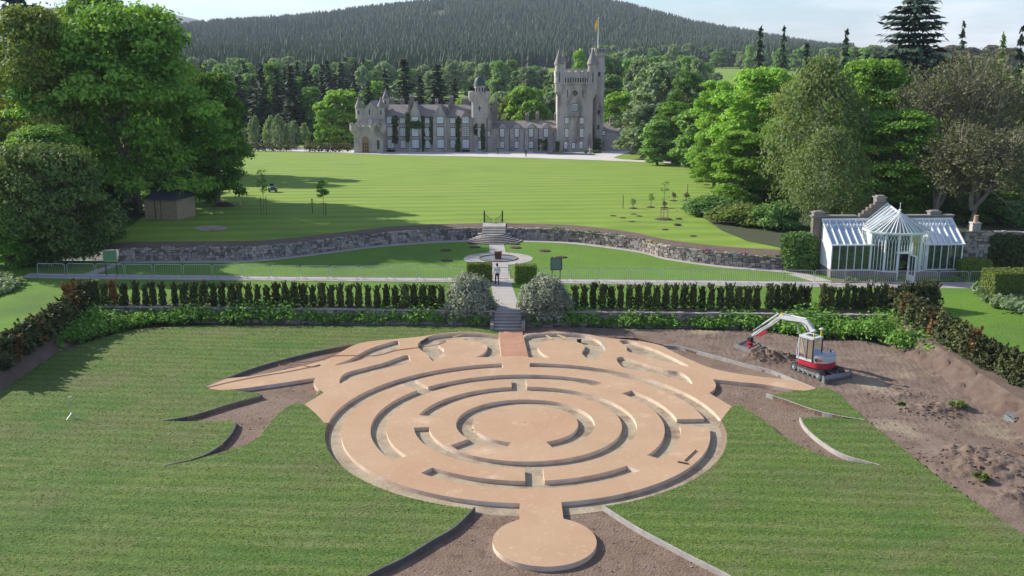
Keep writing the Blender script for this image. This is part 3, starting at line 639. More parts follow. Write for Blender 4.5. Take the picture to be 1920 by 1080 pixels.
wood(['fP','fM','fP2',('spA','hillfir')],30,330,690,106,124,430,560,28,44,'woodland_tree','hazy tree in the belt under the forested hill on the left','trees in the belt under the hill, left',avoid=None)
wood(['fP','fM','fP2','fM'],24,670,1045,112,140,400,520,30,46,'woodland_tree','grey green tree in the belt between castle roofs and hill','trees in the belt behind the castle',avoid=lambda px,Y:970<px<1045)
wood(['fM','fP'],12,930,1060,165,185,300,360,34,48,'woodland_tree','grey green tree below the small pasture behind the castle','trees below the small pasture')
wood(['fP','fM','fP2','fM'],26,1120,1340,100,150,330,470,34,52,'woodland_tree','blue green tree in the wood right of the clock tower','trees right of the clock tower')
wood(['fP','fM'],24,1110,1420,80,98,640,860,18,34,'hedgerow_tree','distant round tree on the slope right of the clock tower','distant trees on the right slope',avoid=lambda px,Y:1285<px<1400 and Y<760)
wood(['fM','fP'],14,1400,1700,84,98,500,800,28,44,'hedgerow_tree','distant tree on the horizon right of the twin spruces','distant trees on the right horizon')
wood([('fM','brown')],12,1580,1925,84,92,600,800,34,60,'hedgerow_tree','distant leafless grey tree on the right horizon','leafless trees on the right horizon')
wood(['fM','brB','sycB'],12,1450,1930,130,200,150,190,60,90,'woodland_tree','shaded tree deep in the wood behind the glasshouse','trees deep in the right wood')
wood(['fM','sycB'],8,-10,400,60,150,140,190,80,120,'woodland_tree','shaded tree deep in the wood on the left','trees deep in the left wood')

# ---- the forested hill
ridge=[(-600,60),(0,60),(310,62),(400,52),(560,42),(700,25),(800,14),(860,8),(960,1),(1060,4),(1120,10),(1180,22),(1300,54),(1400,70),(1500,88),(1560,96.5),(1700,98),(2500,98)]
def hill_z(px,Y):
    x,_,zr=UD(px,interp(px,ridge),2000); z0=far_z(0,850)-1.2; t=(Y-850)/1150
    nn=noise.noise((x*Y/2000*.004,Y*.004,1.7))*9*max(0,min(1,t*2))*(1 if t<1 else .4)
    if t<=1: return z0+(zr-z0)*(.35*t+.65*sm(t)) + (nn*(1-max(0,t)) if t>0 else 0)
    return zr-(t-1)*60
V=[];Q=[]; pxs=np.arange(-600,2501,25); Ys=[850,900,1000,1100,1200,1300,1400,1500,1600,1700,1800,1900,1960,2000,2050,2300]
for px in pxs:
    for Y in Ys: V.append((UD(px,100,Y)[0],Y,hill_z(px,Y)))
n_=len(Ys)
for i in range(len(pxs)-1):
    for j in range(n_-1): Q.append((i*n_+j,(i+1)*n_+j,(i+1)*n_+j+1,i*n_+j+1))
M['hill']=mat('forest_floor_hill',(.045,.055,.025),1,(.07,.085,.03),.02)
tag(link('hill',mesh_np('hill',V,Q),M['hill']),kind='structure')
rng=np.random.default_rng(77); NT=26000; px=rng.uniform(300,1600,NT); t=rng.random(NT)**1.15; Y=860+t*1180
ok=[]; 
for a,b_ in zip(px,Y): 
    if noise.noise((a*.02,b_*.006,5))<.42: ok.append((UD(a,100,b_)[0],b_,hill_z(a,b_)-.5))

for a,b_ in zip(rng.uniform(300,1600,5200),rng.uniform(600,872,5200)):
    if (960<a<1055 and b_<800) or (1270<a<1420 and b_<820) or (a>1100 and b_<760): continue
    ok.append((UD(a,100,b_)[0],b_,far_z(0,b_)-.5))
B_=np.array(ok); nT=len(B_); ns=6
aa=np.arange(ns)*2*pi/ns; tm=[]
for (z0,r0,zt) in ((0.0,1,.55),(.3,.78,.8),(.58,.5,1.0)):
    for k in range(ns):
        a,b2,c=aa[k],aa[k]+2*pi/ns*.5,aa[(k+1)%ns]; r2=r0*.62
        tm.append([(r0*math.cos(a),r0*math.sin(a),z0),(r2*math.cos(b2),r2*math.sin(b2),z0+.06),(0,0,zt)]); tm.append([(r2*math.cos(b2),r2*math.sin(b2),z0+.06),(r0*math.cos(c),r0*math.sin(c),z0),(0,0,zt)])
tm=np.array(tm); k=len(tm); ro=rng.uniform(0,6.28,nT); h=rng.uniform(9,19,nT); w_=h*rng.uniform(.2,.3,nT)
cs_,sn=np.cos(ro),np.sin(ro); X=(tm[None,:,:,0]*cs_[:,None,None]-tm[None,:,:,1]*sn[:,None,None])*w_[:,None,None]+B_[:,0,None,None]; Yy=(tm[None,:,:,0]*sn[:,None,None]+tm[None,:,:,1]*cs_[:,None,None])*w_[:,None,None]+B_[:,1,None,None]; Z=tm[None,:,:,2]*h[:,None,None]+B_[:,2,None,None]
me=mesh_np('hill_forest',np.stack([X,Yy,Z],-1).reshape(-1,3),np.arange(nT*k*3),3); at=me.attributes.new('tone','FLOAT','FACE'); at.data.foreach_set('value',np.repeat(np.clip(rng.normal(.40,.27,nT)+.9*np.array([max(0,noise.noise((q[0]*.0035,q[1]*.006,2))) for q in B_])+.35*(B_[:,1]>1850),0,1.25),k).astype(np.float32))
tag(link('hill_forest',me,LM['hillfir']),'dense dark conifer plantation covering the long hill behind the castle','forest',kind='stuff')
# ---- the bare moorland hill far to the left
V=[];Q=[];sil=[(-800,60),(-200,30),(100,14),(190,13),(240,14.5),(300,21),(350,31),(400,42),(450,60),(520,90),(600,97),(1200,97)]
pxs=np.arange(-800,1201,20); Ys=[3000,3400,3800,4200,4600,5000,5600]
for px in pxs:
    zr=UD(px,interp(px,sil),5000)[2]
    for Y in Ys: V.append((UD(px,100,Y)[0],Y,(-2+(zr+2)*sm((Y-3000)/2000)) if Y<=5000 else zr-40))
n_=len(Ys)
for i in range(len(pxs)-1):
    for j in range(n_-1): Q.append((i*n_+j,(i+1)*n_+j,(i+1)*n_+j+1,i*n_+j+1))
M['moor']=mat('heather_moor',(.085,.068,.062),1,(.11,.095,.075),.004,layers=[((.13,.105,.10),.01,.5,.7)])
o_=link('moor_hill',mesh_np('moor_hill',V,Q),M['moor']); o_.data.polygons.foreach_set('use_smooth',[True]*len(o_.data.polygons)); tag(o_,kind='structure')
# ================================================================ THE CASTLE
M['granite']=mat('pale_granite',(.48,.425,.385),.9,(.38,.335,.305),.8,bump=.01,bs=14,layers=[((.19,.165,.15),.5,.50,.68,(1,1,.35)),((.47,.43,.40),3,.55,.8)])
M['granite_dark']=mat('weathered_granite',(.25,.22,.205),.9,(.18,.16,.145),.8,bump=.01,bs=14)
M['slate']=mat('roof_slate',(.19,.165,.15),.75,(.25,.22,.20),1.6,bump=.008,bs=12,layers=[((.10,.085,.08),.4,.5,.75)])
M['copper']=mat('dark_copper',(.035,.048,.05),.6,(.06,.08,.075),1.5)
M['white']=mat('white_paint',(.86,.86,.84),.5); M['reveal']=mat('reveal_shade',(.15,.13,.12),.9)  # dark surround colour stands in for the shade inside the window reveals
M['blind']=mat('drawn_blind',(.42,.45,.48),.5)
M['glass_dark']=mat('dark_window_glass',(.03,.035,.04),.08,spec=.8)
M['oak']=mat('oak_door',(.33,.19,.10),.7,(.25,.14,.07),3)
M['lead']=mat('dark_metal',(.03,.03,.032),.5,metal=.3)
M['gold']=mat('gilt',(.65,.5,.2),.4)
YF=230.
GB=ground_z(0,229)
def cx(px,Y=YF): return UD(px,200,Y)[0]
def cz(py,Y=YF): return UD(900,py,Y)[2]
castle=empty('castle',(cx(925),YF,GB),0,'grey granite castle with turrets, domed tower and tall clock tower beyond the lawn','castle')
CI=Matrix.Translation(castle.location).inverted()
def cpart(mb,name,m,parent=None,smooth=False,lab=None):
    o=mb.build(name,m,None,smooth); o.parent=parent or castle
    if parent is None: o.matrix_parent_inverse=CI
    if lab: o['label']=lab
    return o
def box_px(mb,x0,x1,ytop,ybot,Y0,Y1,mi=0):
    zb=GB-.3 if ybot is None else cz(ybot,Y0); mb.box(cx(x0,Y0),cx(x1,Y0),Y0,Y1,zb,cz(ytop,Y0),mi)
def merlons(mb,x0,x1,z,Y0,Y1,step=.9,h=.5,t=.35):
    n=max(1,int((x1-x0)/step)); s_=(x1-x0)/n
    for i in range(n):
        mb.box(x0+i*s_+s_*.2,x0+i*s_+s_*.8,Y0,Y0+t,z,z+h)
        mb.box(x0+i*s_+s_*.2,x0+i*s_+s_*.8,Y1-t,Y1,z,z+h)
    n=max(1,int((Y1-Y0)/step)); s_=(Y1-Y0)/n
    for i in range(1,n-1):
        for xx in (x0,x1-t): mb.box(xx+.002,xx+t-.002,Y0+i*s_+s_*.2,Y0+i*s_+s_*.8,z,z+h)
def window(x0,y0,x1,y1,Y,nx=2,ny=3,dark=False,arch=False):
    X0,X1=cx(x0,Y),cx(x1,Y); Z0,Z1=cz(y1,Y),cz(y0,Y); f=MB(); t=.11
    f.box(X0-.14,X1+.14,Y-.10,Y+.02,Z0-.2,Z0-.003,1)                # stone sill
    f.box(X0-.14,X0,Y-.055,Y+.02,Z0,Z1,1); f.box(X1,X1+.14,Y-.055,Y+.02,Z0,Z1,1)
    if not arch: f.box(X0-.14,X1+.14,Y-.06,Y+.02,Z1+.002,Z1+.2,1)
    f.box(X0,X0+t,Y-.045,Y+.02,Z0,Z1); f.box(X1-t,X1,Y-.045,Y+.02,Z0,Z1); f.box(X0+t,X1-t,Y-.045,Y+.02,Z0,Z0+t); f.box(X0+t,X1-t,Y-.045,Y+.02,Z1-t,Z1)
    for i in range(1,nx): x=X0+(X1-X0)*i/nx; f.box(x-.045,x+.045,Y-.04,Y+.02,Z0+t,Z1-t)
    for i in range(1,ny): z=Z0+(Z1-Z0)*i/ny; f.box(X0+t,X1-t,Y-.035,Y+.02,z-.035,z+.035)
    if arch:
        c=((X0+X1)/2,Y,Z1); r=(X1-X0)/2; pl=[(c[0]+r*math.cos(a),Z1+r*math.sin(a)) for a in np.linspace(0,pi,9)]; f.extr(pl,Y-.04,Y+.02)
        pl2=[(c[0]+(r+.14)*math.cos(a),Z1+(r+.14)*math.sin(a)) for a in np.linspace(0,pi,9)]; f.extr(pl2,Y-.03,Y+.018,1)
    w_=cpart(f,'window',[M['white'],M['reveal']])
    g_=MB().box(X0+t,X1-t,Y-.012,Y+.01,Z0+t,Z1-t); gg=g_.build('pane',M['glass_dark'] if dark else M['blind']); gg.parent=w_
def roof_x(mb,x0,x1,ye,yr,Y0,Y1,t=.16,over=.25):      # ridge runs along x; ye = eaves row at the front, yr = ridge row
    Ym=(Y0+Y1)/2; X0,X1=cx(x0,Y0),cx(x1,Y0); ze=cz(ye,Y0)+.01; zr=cz(yr,Ym)
    mb.add([(X0,Y0-over,ze-.05),(X1,Y0-over,ze-.05),(X1,Ym,zr),(X0,Ym,zr),(X1,Y1+over,ze-.05),(X0,Y1+over,ze-.05)],[(0,1,2,3),(3,2,4,5),(0,5,4,1),(1,4,2),(0,3,5)])
    return zr
def gable_wall(mb,x0,x1,ye,yp,Y0,Y1,mi=0,steps=0):     # front gable, ridge runs back along y
    X0,X1=cx(x0,Y0),cx(x1,Y0); zb=GB-.3; ze=cz(ye,Y0); zp=cz(yp,Y0); xm=(X0+X1)/2
    mb.extr([(X0,zb),(X1,zb),(X1,ze),(xm,zp),(X0,ze)],Y0,Y1,mi)
    if steps:
        for s_ in (-1,1):
            for i in range(steps):
                t0=i/steps; t1=(i+1)/steps; xa=xm+s_*(X1-X0)/2*(1-t0); xb=xm+s_*(X1-X0)/2*(1-t1)
                mb.box(min(xa,xb),max(xa,xb),Y0-.03,Y0+.35,ze+(zp-ze)*t0-.1,ze+(zp-ze)*t1+.12,mi)
def gable_roof(mb,x0,x1,ye,yp,Y0,Y1):
    X0,X1=cx(x0,Y0)-.15,cx(x1,Y0)+.15; ze=cz(ye,Y0)-.05; zp=cz(yp,Y0)+.12; xm=(X0+X1)/2; a=Y0+.36
    mb.add([(X0,a,ze),(xm,a,zp),(X1,a,ze),(X0,Y1,ze),(xm,Y1,zp),(X1,Y1,ze)],[(0,1,4,3),(1,2,5,4),(0,3,5,2),(0,2,1),(3,4,5)])
def turret(px,ytop,yc,yb,wpx,Y,name='turret',corb=True,fin=True):
    X=cx(px,Y); r=wpx/2/ppm(Y,0); zb,zc,zt=cz(yb,Y),cz(yc,Y),cz(ytop,Y); m=MB()
    pr=([(r*.25,zb-r*1.3),(r*.6,zb-r*.6),(r*.85,zb-r*.25)] if corb else [])+[(r,zb),(r,zb+.1),(r*.95,zb+.12),(r*.95,zc-.35),(r*1.08,zc-.25),(r*1.08,zc)]
    m.lathe(pr,16,(X,Y,0)); m.box(X-.12,X+.12,Y-r-.01,Y-r+.3,zb+(zc-zb)*.35,zb+(zc-zb)*.7,1)
    o=cpart(m,name,[M['granite'],M['glass_dark']],smooth=True)
    k=MB().lathe([(r*1.2,zc-.02),(r*1.16,zc+.1),(r*.62,zc+(zt-zc)*.42),(r*.22,zc+(zt-zc)*.75),(.06,zc+(zt-zc)*.92),(.05,zt)],16,(X,Y,0))
    if fin: k.lathe([(.02,zt-.6),(.13,zt-.45),(.02,zt-.3)],6,(X,Y,0))
    q=k.build('cone_roof',M['slate'],smooth=True); q.parent=o
def chimney(x0,x1,ytop,ybot,Y,pots=2,d=.9):
    m=MB(); X0,X1=cx(x0,Y),cx(x1,Y); z0,z1=cz(ybot,Y),cz(ytop,Y); m.box(X0,X1,Y,Y+d,z0,z1-.2); m.box(X0-.1,X1+.1,Y-.1,Y+d+.1,z1-.2,z1)
    for i in range(pots): m.lathe([(.15,z1),(.12,z1+.45),(.15,z1+.5)],8,(X0+(X1-X0)*(i+.5)/pots,Y+d/2,0),1)
    cpart(m,'chimney',[M['granite_dark'],M['granite']])
# --- main block
m=MB(); box_px(m,721,886,221,None,YF,241); 
X0,X1=cx(721),cx(886)
gable_wall(m,766.5,788.5,221,194,YF-.7,236,steps=7); gable_wall(m,813,835,221,197,YF-.7,236,steps=7); gable_wall(m,723,739,220,206,YF-.12,234); gable_wall(m,865,880,221,209,YF-.12,234)
m.box(X0-.06,X1+.06,YF-.08,YF,cz(257.5),cz(256)); m.box(X0-.06,X1+.06,YF-.08,YF,cz(236),cz(234.6)); m.box(X0-.1,X1+.1,YF-.12,YF,GB-.3,GB+.5)
for px in (766.5,788.5,813,835): m.box(cx(px)-.16,cx(px)+.16,YF-.85,YF-.6,GB-.3,cz(222))
cpart(m,'main_wall',M['granite'])
m=MB(); roof_x(m,721,886,221,196,YF,241); cpart(m,'main_roof',M['slate'])
for a in ((766.5,788.5,221,194),(813,835,221,197),(723,739,220,206),(865,880,221,209)): m=MB(); gable_roof(m,*a,YF-.5,235.2); cpart(m,'dormer_roof',M['slate'])
for px,h_ in ((764.5,1),(840,1)):       # crow stepped cross gables rising through the roof
    m=MB()
    for i in range(9):
        t=i/9; m.box(cx(px)-.28,cx(px)+.28,YF+.1+5.3*t,YF+.1+5.3*(t+.112)+.05,cz(224),cz(221)+(cz(196,235.5)-cz(221))*(t+.11)+.4)
    cpart(m,'crow_stepped_gable',M['granite_dark'])
for i,px in enumerate((731,754,777.5,801,825,848.5,872.5)):
    wd=5.8 if i%2==0 else 4.4; Yw=YF-.7 if i in(2,4) else (YF-.12 if i in(0,6) else YF)
    for r,(a,b_) in enumerate(((219,231),(239,255),(262,277))):
        window(px-wd,a+(1.5 if i%2 else 0),px+wd,b_,Yw if not(i in(0,6)) else YF-.12,4 if i%2==0 else 2,4,dark=(i==6 and r==1))
for a in ((768,776,181,200,234.5,3),(842,850,183,202,234.5,3),(866,882,186,198,236,4),(731,739,185,198,238,2),(750,758,188,197,238,2),(816,822,189,198,238,2)): chimney(*a)
# --- left end wing with turrets and the porch
m=MB(); gable_wall(m,668,721,221,191,YF-1.2,240,steps=0); box_px(m,668,700,222,None,YF-1.18,240.2)
m.box(cx(668)-.05,cx(721)+.05,YF-1.3,YF-1.2,cz(222.5),cz(220.5)); m.box(cx(693.5)-.12,cx(693.5)+.12,YF-1.23,YF-1.0,cz(214),cz(205),1)
cpart(m,'end_wing_wall',[M['granite'],M['glass_dark']])
m=MB(); gable_roof(m,669,720,221,191.5,YF-1.2,239.8); cpart(m,'end_wing_roof',M['slate'])
turret(673.5,178,201,221,14.5,YF-1.0); turret(714.5,180,201,221,14,YF-1.0); turret(724,164,184,200,12.5,YF+3)
window(690,224,697,233,YF-1.2,2,2)
m=MB(); Yp=YF-4.2; px0,px1=cx(661,Yp),cx(716,Yp); zt=cz(237,Yp); m.box(px0,px1,Yp,YF-1.25,GB-.3,zt); merlons(m,px0,px1,zt,Yp,YF-1.25,1.0,.5)
m.box(px0-.12,px1+.12,Yp-.12,YF-1.3,zt-.75,zt-.5)
for px in (662,698,715): m.lathe([(.3,zt-1.9),(.75,zt-1.2),(.95,zt-.9),(.95,zt+.35),(.75,zt+.35),(.75,zt+.1)],12,(cx(px,Yp),Yp+.1,0)); 
for px in (662,698,715):
    for q in range(6): a=2*pi*q/6; m.cbox((cx(px,Yp)+.85*math.cos(a),Yp+.1+.85*math.sin(a),zt+.55),(.35,.35,.4))
m.box(px0-.1,px1+.1,Yp-.1,YF-1.3,GB-.3,GB+.35)
cpart(m,'porch_wall',M['granite'])
def archpoly(xa,xb,z0,z1,n=10):
    r=(xb-xa)/2; c=(xa+xb)/2; zs=z1-r; return [(xa,z0),(xb,z0)]+[(c+r*math.cos(a),zs+r*math.sin(a)) for a in np.linspace(0,pi,n)]
m=MB(); xa,xb=cx(676,Yp),cx(690,Yp); m.extr(archpoly(xa-.28,xb+.28,GB-.2,cz(254,Yp)+.2),Yp-.1,Yp+.1,1); m.extr(archpoly(xa,xb,GB-.2,cz(255.5,Yp)),Yp-.13,Yp+.1,0)
for i in range(3):
    for j in range(3): m.box(xa+.18+i*(xb-xa-.2)/3,xa+(i+1)*(xb-xa-.2)/3,Yp-.16,Yp-.12,GB+.35+j*.75,GB+.95+j*.75,2)
cpart(m,'entrance_door',[M['oak'],M['granite'],M['glass_dark']])
m=MB(); m.box(cx(707,Yp)-.3,cx(707,Yp)+.3,Yp-.03,Yp+.1,GB+1,GB+3); cpart(m,'window',M['glass_dark'])
# --- domed tower
Yt=YF-1.6; X=cx(899,Yt); r=13.2/ppm(Yt,0); m=MB()
m.lathe([(r*1.06,GB-.3),(r*1.06,GB+.4),(r*.98,GB+.5),(r*.98,cz(223,Yt)),(r*1.02,cz(221,Yt))],20,(X,Yt+r,0))
s_=15.2/ppm(Yt,0); z0,z1=cz(221,Yt),cz(181,Yt)
m.prism([(X-s_*.78,Yt+.1),(X+s_*.78,Yt+.1),(X+s_,Yt+.1+s_*.22),(X+s_,Yt+2*s_),(X-s_,Yt+2*s_),(X-s_,Yt+.1+s_*.22)],z0,z1)
m.box(X-s_*1.1,X+s_*1.1,Yt-.15,Yt+2*s_+.2,z1,z1+.5); merlons(m,X-s_*1.1,X+s_*1.1,z1+.5,Yt-.15,Yt+2*s_+.2,.8,.55,.3)
for sx in (-1,1): m.lathe([(.2,z1-1.2),(.6,z1-.4),(.6,z1+1.1),(.4,z1+1.2)],10,(X+sx*s_*1.02,Yt+.1,0))
m.box(X-.12,X+.12,Yt+.05,Yt+.2,cz(208,Yt),cz(198,Yt),1); m.box(X-.4,X+.4,Yt+.06,Yt+.2,cz(203,Yt)-.1,cz(203,Yt)+.1,1)
r2=10/ppm(Yt,0); m.lathe([(r2,z1+.2),(r2,cz(163,Yt)),(r2*1.1,cz(162,Yt)),(r2*1.1,cz(161,Yt))],16,(X,Yt+s_,0))
for k in range(5): a=-pi/2+(k-2)*.6; m.cbox((X+r2*math.cos(a),Yt+s_+r2*math.sin(a),cz(169,Yt)),(.22,.22,1.0),1,a)
tw=cpart(m,'domed_tower',[M['granite'],M['glass_dark']],smooth=True)
zd=cz(161,Yt); hd=cz(142,Yt)-zd; q=MB().lathe([(r2*1.12,zd),(r2*1.12,zd+.12)]+[(r2*1.06*math.cos(a)**.8,zd+.12+hd*.86*math.sin(a)) for a in np.linspace(.1,1.45,8)]+[(.12,zd+hd),(.25,zd+hd+.25),(.04,zd+hd+.5),(.03,cz(134,Yt))],16,(X,Yt+s_,0)).build('dome',M['copper'],smooth=True); q.parent=tw
window(896.5,240,901,257,Yt-.03,1,4); window(896.5,264,901,279,Yt-.03,1,4)
# --- gabled piece between domed tower and low wing
m=MB(); gable_wall(m,908,923,222,198,YF+.6,240,steps=6); m.box(cx(914),cx(921),YF+.2,YF+3,GB,cz(224)); cpart(m,'link_wall',M['granite'])
m=MB(); gable_roof(m,908,923,222,198,YF+.6,240); roof_x(m,880,930,222,205,236,244); cpart(m,'link_roof',M['slate'])
chimney(925,932,190,225,YF+3,2); chimney(918,923,202,215,YF+6,1)
window(914,246,918,256,YF+.2,1,3)
# --- low wing
m=MB(); box_px(m,920,1046,240,None,YF+1.5,239); m.box(cx(920),cx(1046),YF+1.42,YF+1.5,cz(261,231.5),cz(259.5,231.5))
for px in (941.5,969,996,1024):
    X=cx(px,231.5); r=6.8/ppm(231.5); m.extr(archpoly(X-r,X+r,cz(241,231.5)-.1,cz(233,231.5)),YF+1.3,YF+3.2)
for px in (955,983,1010): m.box(cx(px,231.5)-.05,cx(px,231.5)+.05,YF+1.38,YF+1.5,GB,cz(241,231.5),1)
cpart(m,'low_wing_wall',[M['granite'],M['lead']])
m=MB(); roof_x(m,920,1046,240,226,YF+1.5,239); cpart(m,'low_wing_roof',M['slate'])
for px in (941.5,969,996,1024):
    m=MB(); X=cx(px,231.5); r=7.3/ppm(231.5); z=cz(233,231.5)-r*.92
    m.extr([(X+r*1.04*math.cos(a),z+r*1.04*math.sin(a)) for a in np.linspace(0,pi,9)],YF+1.65,YF+4.2); cpart(m,'dormer_roof',M['slate'])
for px in (941.5,969,996,1024):
    window(px-3.6,241.5,px+3.6,256,YF+1.3,2,4)
    if px<1020: window(px-3.4,265.5,px+3.4,277,YF+1.5,2,3)
chimney(985,992,215,230,YF+5,2); chimney(1005,1011,213,230,YF+5,2); chimney(1040,1043.5,214,232,YF+5,1)
m=MB(); X=cx(1018,231.5); m.extr(archpoly(X-.9,X+.9,GB-.1,GB+2.6),YF+1.4,YF+1.6,0); m.box(X-.6,X+.6,YF+1.36,YF+1.42,GB,GB+1.9,1); cpart(m,'wing_door',[M['granite_dark'],M['oak']])
# --- clock tower
Yc=YF-.5; Yb=Yc+8.2
m=MB(); m.box(cx(1043,Yc),cx(1112.5,Yc),Yc-.12,Yb,GB-.3,cz(263,Yc)); m.box(cx(1042.5,Yc),cx(1113,Yc),Yc-.2,Yb+.05,cz(263,Yc),cz(261.5,Yc)); m.box(cx(1045,Yc),cx(1111.5,Yc),Yc,Yb,cz(261.5,Yc),cz(157,Yc))
m.box(cx(1041,Yc),cx(1115,Yc),Yc-.55,Yb+.4,cz(157,Yc),cz(154.5,Yc)); m.box(cx(1041.5,Yc),cx(1114.5,Yc),Yc-.45,Yb+.3,cz(154.5,Yc),cz(144,Yc)); m.box(cx(1041,Yc),cx(1115,Yc),Yc-.5,Yb+.35,cz(144,Yc),cz(134,Yc))
z=cz(134,Yc); merlons(m,cx(1043,Yc),cx(1113,Yc),z,Yc-.5,Yb+.35,1.35,.45,.35)
for i in range(10):
    x=cx(1057.5+i*4.6,Yc); m.box(x-.1,x+.1,Yc-.62,Yc-.44,cz(155,Yc),cz(145.5,Yc)); 
m.box(cx(1056,Yc),cx(1101,Yc),Yc-.45-.01,Yc-.44,cz(154.6,Yc),cz(146,Yc),1); m.box(cx(1055,Yc),cx(1102,Yc),Yc-.68,Yc-.44,cz(145.5,Yc),cz(144,Yc))
for px in (1063.9,1092.7): m.box(cx(px,Yc)-.1,cx(px,Yc)+.1,Yc-.02,Yc+.1,cz(182,Yc),cz(168,Yc),1)
X=cx(1078,Yc); m.box(X-.85,X+.85,Yc-.06,Yc,cz(183,Yc),cz(166.5,Yc)); 
m.box(X-1.0,X+1.0,Yc-.9,Yc,cz(216.5,Yc),cz(214.5,Yc)); m.box(X-1.0,X+1.0,Yc-.95,Yc-.8,cz(210.5,Yc),cz(209,Yc))
for i in range(6): x=X-.95+i*.37; m.box(x-.05,x+.05,Yc-.92,Yc-.82,cz(214.5,Yc),cz(210.5,Yc))
for sx in (-.6,0,.6): m.add([(X+sx-.12,Yc,cz(216.5,Yc)),(X+sx+.12,Yc,cz(216.5,Yc)),(X+sx+.12,Yc,cz(221,Yc)),(X+sx-.12,Yc,cz(221,Yc)),(X+sx-.12,Yc-.7,cz(216.5,Yc)),(X+sx+.12,Yc-.7,cz(216.5,Yc))],[(0,4,3),(1,2,5),(4,5,2,3),(0,1,5,4)])
m.extr([(X-.75,cz(193,Yc)),(X+.75,cz(193,Yc)),(X,cz(187,Yc))],Yc-.15,Yc)
m.box(cx(1072,Yc),cx(1080,Yc),Yc-.1,Yc,cz(258,Yc),cz(254,Yc))
cpart(m,'clock_tower',[M['granite'],M['glass_dark']])
m=MB(); m.T=Matrix.Translation((X,Yc-.06,cz(174.5,Yc)))@Matrix.Rotation(pi/2,4,'X'); m.lathe([(.74,0),(.74,.10),(.66,.12)],28); m.lathe([(.63,.05),(.63,.125)],28,(0,0,0),1)
for k in range(12): a=k*pi/6; m.T=Matrix.Translation((X,Yc-.19,cz(174.5,Yc)))@Matrix.Rotation(a,4,'Y'); m.box(-.03,.03,-.012,0,.45,.6,2)
for a,l in ((2.0,.36),(3.9,.52)): m.T=Matrix.Translation((X,Yc-.205,cz(174.5,Yc)))@Matrix.Rotation(a,4,'Y'); m.box(-.035,.035,-.012,0,-.1,l,2)
cpart(m,'clock',[M['granite'],M['lead'],M['gold']])
window(1073.5,195,1082.5,207.5,Yc,3,4,dark=True)
for px in (1063,1091.3): window(px-3.3,221,px+3.3,231.5,Yc,2,3); window(px-3.3,241.5,px+3.3,257,Yc,2,4)
for px in (1061.8,1076.3,1090.7): window(px-2.8,268.5,px+2.8,278.5,Yc-.12,2,3,arch=(px!=1076.3))
turret(1048,86,120,172,17,Yc+.2); turret(1110,86,120,173,19,Yc+.2); turret(1055.5,88,116,130,8,Yb-.8,corb=False); turret(1113,77,108,130,8,Yb-.8,corb=False)
m=MB(); X=cx(1122.5,Yc+4); Yq=Yc+5.2; r=11/ppm(Yq)
m.lathe([(r,GB-.3),(r,cz(108,Yq)),(r*1.25,cz(104.5,Yq)),(r*1.3,cz(104,Yq)),(r*1.3,cz(98,Yq))],8,(X,Yq,0),0,pi/8)
for k in range(14): a=2*pi*k/14; m.cbox((X+r*1.22*math.cos(a),Yq+r*1.22*math.sin(a),cz(98,Yq)+.35),(.3,.3,.75),0,a)
m.lathe([(r*1.3,cz(98,Yq)+.72),(r*1.3,cz(98,Yq)+.95),(r*1.1,cz(98,Yq)+.95)],14,(X,Yq,0))
for yy in (139,210,238): m.box(X-.25,X+.25,Yq-r-.02,Yq-r+.4,cz(yy+4,Yq),cz(yy-4,Yq),1)
cpart(m,'stair_tower',[M['granite'],M['glass_dark']])
# --- right wing
m=MB(); box_px(m,1126,1192,248,None,234,243); cpart(m,'right_wing_wall',M['granite'])
m=MB(); roof_x(m,1126,1192,248,230,234,243); cpart(m,'right_wing_roof',M['slate'])
for px in (1133,1165):
    m=MB(); gable_wall(m,px-5,px+5,250,238.5,233.8,238); q_=cpart(m,'dormer_wall',M['granite']); m=MB(); gable_roof(m,px-5,px+5,250,238.5,233.6,238.4); cpart(m,'dormer_roof',M['slate'])
    window(px-2.6,246,px+2.6,253,233.8,2,2)
for px in (1130,1165,1182): window(px-2.7,264.5,px+2.7,272.5,234,2,3)
chimney(1144,1154,222,236,237,3); chimney(1170,1176,224,236,237,2)
# --- ivy on the walls
def ivy(spots,label,seed):
    rg=np.random.default_rng(seed); P=[];T=[]
    for (x0,x1,y0,y1,Y) in spots:
        n=int((x1-x0)*(y1-y0)*9); px=rg.uniform(x0,x1,n)+rg.normal(size=n)*1.6; py=rg.uniform(y0,y1,n)+rg.normal(size=n)*2
        for a,b_ in zip(px,py):
            w_=noise.noise((a*.3,b_*.16,seed))*1.3; 
            if w_>-.12+.5*abs((a-(x0+x1)/2)/((x1-x0)/2))**3-.25: q=UD(a,b_,Y); P.append((q[0],Y-.12-abs(rg.normal())*.14,q[2])); T.append(min(1,max(0,.4+w_)))
    P=np.array(P); V_,_=quads(P,rg.normal(size=(len(P),3))*.5+np.array([0,-1,.3]),.34,rg,1.2)
    me=leafmesh('ivy',[(V_,np.array(T))]); tag(link('ivy',me,LM['ivy']),label,'ivy','ivy on the castle walls')
ivy([(736,746,221,264,YF)],'dark ivy left of the second window column of the castle',1)
ivy([(761,768,214,262,YF-.7),(768,790,231,238,YF-.7)],'dark ivy around the left crow stepped gable of the castle',2)
ivy([(786,796,220,284,YF)],'tallest ivy strip between the two gables of the castle',3)
ivy([(806,813,222,266,YF)],'ivy strip left of the right gable of the castle',4)
ivy([(855,863,222,283,YF)],'ivy strip near the domed tower of the castle',5)
ivy([(889,894,235,250,Yt-.1),(902,909,236,276,Yt+.1)],'ivy on the round base of the domed tower',6)
ivy([(1042,1048,268,284,Yc-.2),(1010,1016,264,278,YF+1.5),(1020,1026,264,278,YF+1.5)],'ivy around the door beside the clock tower',7)
